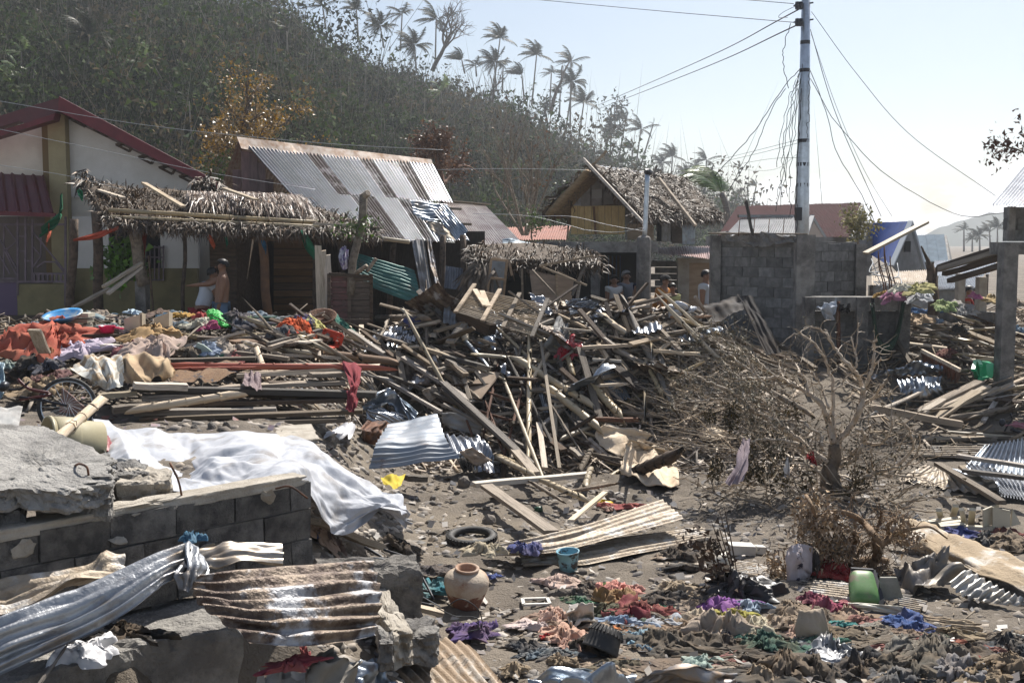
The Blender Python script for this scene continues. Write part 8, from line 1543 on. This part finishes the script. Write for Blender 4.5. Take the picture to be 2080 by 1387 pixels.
o=obj('rootlets',mf,RT,rb);o['kind']='stuff'
NET=mat('net_fibre',(.36,.27,.18),(.24,.17,.11),isl=.5)
ns=[rp(x+r_.normal(0,30),y+r_.normal(0,60),r_.normal(0,.1))for x,y in ((600,480),(570,560),(560,640),(680,600),(760,700),(800,780),(740,780),(820,700),(700,680),(340,900),(380,960),(330,1000),(1250,620))for k in range(14)]
leaves(4200,ns,.055,NET,6,.07,rb,'net_shreds',base2)
branchtree('dead_sapling','thin dead sapling with drooping brown leaves stuck in the gravel','sapling',G(1497,1210,0,terr),.85,.5,71,BARKD,lev=1,nb=4,r0=.012,lean=(-.55,0,0),leaf=mat('shrivelled_leaf',(.06,.04,.025),(.09,.06,.04),isl=.4),nleaf=190,lsz=.07,up=.15)
for k in range(4):tag(timber('s',G(1497+k*3,1205,.02,terr),W(1455+k*8,1085-k*6,G(1497,1205,0,terr)[1]),.014,.014,BARKD),('leftmost','second','third','rightmost')[k]+' thin stalk of the dead sapling cluster','stalk')

# ================================================================ PEOPLE
def skinmesh(name,J,E,rad,m,parent,sub=2,root_i=0):
    me=bpy.data.meshes.new(name);me.from_pydata([tuple(map(float,j))for j in J],E,[]);o=put(me,name,parent)
    md=o.modifiers.new('skin','SKIN');md.use_smooth_shade=True
    if not me.skin_vertices:o.select_set(False)
    for i_,r in enumerate(rad):
        v=me.skin_vertices[0].data[i_];v.radius=(r,r)if not isinstance(r,tuple)else r;v.use_root=(i_ == root_i)
    sd=o.modifiers.new('sub','SUBSURF');sd.levels=sd.render_levels=sub;me.materials.append(m);return o
def person(label,foot,H,yaw,shirt=None,pants=('#3a4a63',.7),hair=HAIR,cap=None,lean=0.,arms=((0,0),(0,0)),legs=(0,0),sleeve=.5,headyaw=0.,sit=False,grp=None,headtilt=0.):
    root=T('person',label,'person',foot,grp);root.rotation_euler=(0,0,yaw);root.scale=(H,H,H)
    hz=.5 if not sit else .2
    J=[(0,0,hz),(0,-lean*.1,hz+.1),(0,-lean*.22,hz+.22),(0,-lean*.3,hz+.315),(0,-lean*.34-.005,hz+.36)];rad=[.085,.078,.09,.05,.034];E=[(0,1),(1,2),(2,3),(3,4)]
    nk=np.array(J[4]);hd=nk+np.array([0,-.012,.06]);J += [tuple(nk+[0,-.008,.03]),tuple(hd),tuple(hd+[0,.004,.045])];rad += [.036,.056,.042];E += [(4,5),(5,6),(6,7)]
    sh=[];tops=[]
    for sgn,(sw,bend)in zip((-1,1),arms):
        s0=np.array([sgn*.1,-lean*.27,hz+.3]);d1=np.array([sgn*.1,-math.sin(sw),-math.cos(sw)]);el=s0+d1*.17;d2=np.array([-sgn*.05,-math.sin(sw+bend),-math.cos(sw+bend)]);wr_=el+d2*.145;pm=wr_+d2*.05
        k=len(J);J += [tuple(s0),tuple(el),tuple(wr_),tuple(pm)];rad += [.05,.032,.022,.02];E += [(3,k),(k,k+1),(k+1,k+2),(k+2,k+3)];sh.append((s0,el))
        for fgi,(off,ln)in enumerate(((-.018,.035),(-.007,.05),(.004,.05),(.014,.042))):
            J += [tuple(pm+np.array([0,off*.7,0])+d2*.01),tuple(pm+np.array([0,off,0])+d2*ln)];rad += [.0065,.005];q=len(J);E += [(k+3,q-2),(q-2,q-1)]
        J += [tuple(wr_+d2*.03+np.array([-sgn*.02,-.02,0]))];rad += [.007];E += [(k+2,len(J)-1)]
    kn=[]
    for sgn,sw in zip((-1,1),legs):
        h0=np.array([sgn*.05,0,hz-.02])
        if sit:k1=h0+[sgn*.04,-.24,.03];a1=k1+np.array([0,.02,-.22])
        else:k1=h0+np.array([sgn*.012,-math.sin(sw)*.24,-math.cos(sw)*.235]);a1=np.array([k1[0],k1[1]+.02+math.sin(sw)*.1,.035])
        k=len(J);J += [tuple(h0),tuple(k1),tuple(a1),tuple(a1+np.array([0,-.09,-.018]))];rad += [.066,.042,.027,.022];E += [(0,k),(k,k+1),(k+1,k+2),(k+2,k+3)];kn.append((h0,k1,a1))
    skinmesh('body',J,E,rad,SKIN,root)
    if shirt:
        SJ=[J[0],J[1],J[2],(J[3][0],J[3][1],J[3][2]-.015)];sr=[.098,.094,.102,.06];SE=[(0,1),(1,2),(2,3)]
        SJ[0]=(0,0,hz+.01)
        for s0,el in sh:k=len(SJ);SJ += [tuple(s0),tuple(lerp(s0,el,sleeve))];sr += [.062,.046];SE += [(3,k),(k,k+1)]
        skinmesh('shirt',SJ,SE,sr,cloth(shirt,.12),root)
    PJ=[(0,0,hz+.02)];pr=[.1];PE=[]
    for h0,k1,a1 in kn:
        k=len(PJ);e_=lerp(h0,k1,min(pants[1]*1.4,1));PJ += [tuple(h0),tuple(e_)];pr += [.08,.062];PE += [(0,k),(k,k+1)]
        if pants[1]>.8:PJ.append(tuple(lerp(k1,a1,.85)));pr.append(.04);PE.append((k+1,k+2))
    skinmesh('shorts' if pants[1]<.8 else 'trousers',PJ,PE,pr,cloth(pants[0],.15),root)
    Mh=np.array(Euler((headtilt,0,headyaw)).to_matrix());V,Fc=ICO[3]
    def hp(v):return hd+Mh @ np.asarray(v)
    keep=V[:,2]>-.12-.75*np.clip(V[:,1],-1,1)*.9
    mb=MB();idx={};VV=[]
    for i_ in np.where(keep)[0]:idx[i_]=len(VV);v=V[i_];VV.append(v*np.array([.066,.072,.066])*(1+.05*math.sin(v[0]*9+v[1]*7))+np.array([0,.008,.03]))
    FF=[tuple(idx[j]for j in f)for f in Fc if all(j in idx for j in f)]
    def loc(mb_,nm,m,smooth=True):
        me=bpy.data.meshes.new(nm);me.from_pydata(np.vstack(mb_.v).tolist(),[],mb_.f)
        if smooth:me.shade_smooth()
        me.materials.append(m);return put(me,nm,root)
    mb.add(np.array(VV)@ Mh.T+hd,FF);loc(mb,'hair',hair)
    mb=MB();mb.blob(hp((0,-.064,.0)),(.011,.016,.018),1,1,.02);mb.blob(hp((-.06,.0,.0)),(.01,.016,.022),2,1,.02);mb.blob(hp((.06,.0,.0)),(.01,.016,.022),3,1,.02);loc(mb,'nose_and_ears',SKIN)
    mb=MB();[mb.blob(hp((sx,-.055,.017)),(.012,.006,.006),4,1,.02)for sx in (-.023,.023)];mb.blob(hp((0,-.058,-.032)),(.018,.006,.004),5,1,.02);loc(mb,'eyes_and_mouth',mat('dark_face',(.05,.02,.015)))
    if cap:
        mb=MB();up_=V[:,2]>.05;idx={};VV=[]
        for i_ in np.where(up_)[0]:idx[i_]=len(VV);VV.append(V[i_]*np.array([.072,.078,.07])+np.array([0,.004,.028]))
        mb.add(np.array(VV)@ Mh.T+hd,[tuple(idx[j]for j in f)for f in Fc if all(j in idx for j in f)]);a=[hp((x,-.07-.05*math.cos(x*20),.03-.01))for x in (-.05,-.025,0,.025,.05)];b=[hp((x,-.05,.04))for x in (.05,0,-.05)];mb.add(a+b,[(0,1,2,3,4,5,6,7)]);loc(mb,'cap',cloth(cap,.1))
    return root
def foot(px,ytop,Y,H):p=W(px,ytop,Y);return np.array([p[0],Y,p[2]-H*1.0])
PI=math.pi
person('person in white shirt and red shorts bending away at the porch',foot(405,545,22.2,1.62),1.62,PI*.72,'#c9cfd6',('#8f1a22',.75),lean=.45,arms=((.3,.3),(.2,.2)),legs=(.1,-.1),headyaw=.2)
person('shirtless person in blue shorts reaching out at the porch',foot(447,528,21.8,1.7),1.7,-PI*.42,None,('#5f7d9c',.78),lean=-.1,arms=((1.15,.35),(.1,.15)),legs=(.05,-.05))
for px,yt_,Y,H,yaw,sh,cap,lab,kw in ((1247,560,27.3,1.52,.3,'#cfd2d2',None,'person with tied hair in white top, leftmost of the standing group',dict(arms=((.1,.3),(.1,.3)))),
  (1271,551,27.8,1.7,.75,'#6f747e',None,'broad bald person in grey shirt behind the heap',dict(hair=HAIRG,arms=((.1,.2),(.1,.2)))),(1302,551,27.3,1.66,.9,'#26324f',None,'person in navy sleeveless top behind the heap',dict(sleeve=.1)),
  (1334,560,26.6,1.68,1.0,'#b9782c','#16171a','person in dark cap and ochre white shirt behind the heap',dict(lean=.35,sleeve=.6)),(1433,550,26,1.7,1.1,'#c3c9d1',None,'person in white shirt standing by the tall block wall',dict())):
    person(lab,foot(px,yt_,Y,H),H,yaw,sh,('#2c3444',.95),cap=cap,grp='people standing behind the heap',**kw)
person('person sitting low in yellow green shirt behind the heap',foot(1365,572,27,1.1),1.5,.3,'#b3b47a',('#333844',.95),sit=True,grp='people standing behind the heap')
person('person in red sleeveless top beyond the bare concrete posts',foot(1967,582,25.5,1.55),1.55,1.2,'#a83226',('#2b2f3a',.8),sleeve=.1)

# ================================================================ FAR YARD ON THE RIGHT
for k,(x,y,w_,h_,col,lab,l_)in enumerate(((520,350,150,60,'#b39c80','tan bundle on the timber right of the hammock',.2),(640,385,120,40,'#7f95ab','blue white plastic below the tan bundle',.15),(560,300,200,30,'#1f5a8a','bright blue plastic sheet behind the tan bundle',.3),(730,200,110,190,'#8aa06a','yellow and blue flowered cloth hung between the bare posts',.9),(300,160,130,90,'#9c5f80','pink washing beyond the low block wall',1.2),(510,170,120,60,'#c2c6cc','white and blue plastic heap beyond the low block wall',1.),(500,110,150,50,'#a7a36a','pale yellow tarpaulin roof beyond the bare posts',1.3),(980,160,60,70,'#b55f86','pink bag behind the person in red',1.),(1135,190,110,90,'#b09a6e','tan round sack on the unfinished wall',.9),(860,270,120,70,'#8f9090','grey plastic pile before the person in red',.8),(180,130,60,110,'#b08a3a','mustard washing hung left of the pink washing',1.2),(945,300,70,60,'#a9a6a2','silver plastic bag on the unfinished wall',.8),(870,440,90,90,'#15171c','black seat shell on the timber',.3),(740,640,120,40,'#5a1a1f','dark red crate in the timber',.15),(1340,200,90,120,'#9a8f84','grey sack at the right edge behind the column',.9),(1350,440,60,60,'#6f8aa0','blue scrap at the right edge',.5),(1350,540,70,60,'#7d7466','grey brown rag at the right edge',.3),(340,110,90,40,'#c6c2b0','pale washing at the top beyond the low wall',1.5),(1350,1240,90,30,'#b56a7a','pink striped scrap at the right edge',.1))):
    cloth_heap(lab,col,*zr(x,y),w_/4.079,h_/4.079*1.3,700+k,lift=l_,cat='cloth')
for k,(x,y,w_,h_)in enumerate(((600,60,300,20),(700,70,260,20),(820,90,260,30))):
    pass
root=T('bicycle','fallen bicycle with only handlebar and wheel showing at the right edge','bicycle',gs(2060,880,0));yq=gs(2060,880)[1]
for nm,P,r in (('handlebar',[(1225,1290),(1255,1230),(1290,1190),(1275,1140)],.014),('frame',[(1230,1240),(1320,1230),(1390,1250)],.014),('mudguard',[(1280,1270),(1330,1290),(1400,1320)],.03)):mb=MB();mb.tube(crom([W(*zr(x,y),yq)for x,y in P],8),r,6);obj(nm,mb,plain('#a8707c',.4)if nm == 'frame' else BLKM,root,True)
mb=MB();mb.blob(W(*zr(1205,1215),yq),(.07,.05,.05),3,2,.05);obj('bell',mb,BLKM,root,True)
# clothes lines of rubbish and tangled wire beyond the low wall
for k in range(9):
    r3=np.random.default_rng(400+k);P=[W(r3.uniform(1765,1830),r3.uniform(520,590),25+r3.random()*3)for _ in range(4)];mb=MB();mb.tube(crom(P,20),.012,4);tag(obj('wire',mb,WIREP,None,True),'tangled wire hanging beyond the low block wall','wire','tangled wires beyond the low block wall')
# stones of the ledge at the heap's right foot
root=T('concrete_ledge','broken concrete ledge showing at the right foot of the heap','ledge',gs(1400,750,0));rough('ledge_block',plan([(1345,735),(1440,728),(1450,770),(1350,780)],.95),.2,.98,CONC,root,amp=.05,seed=44);rough('ledge_block',plan([(1415,745),(1480,742),(1480,800),(1420,805)],.75),.1,.78,CONC,root,amp=.05,seed=45)
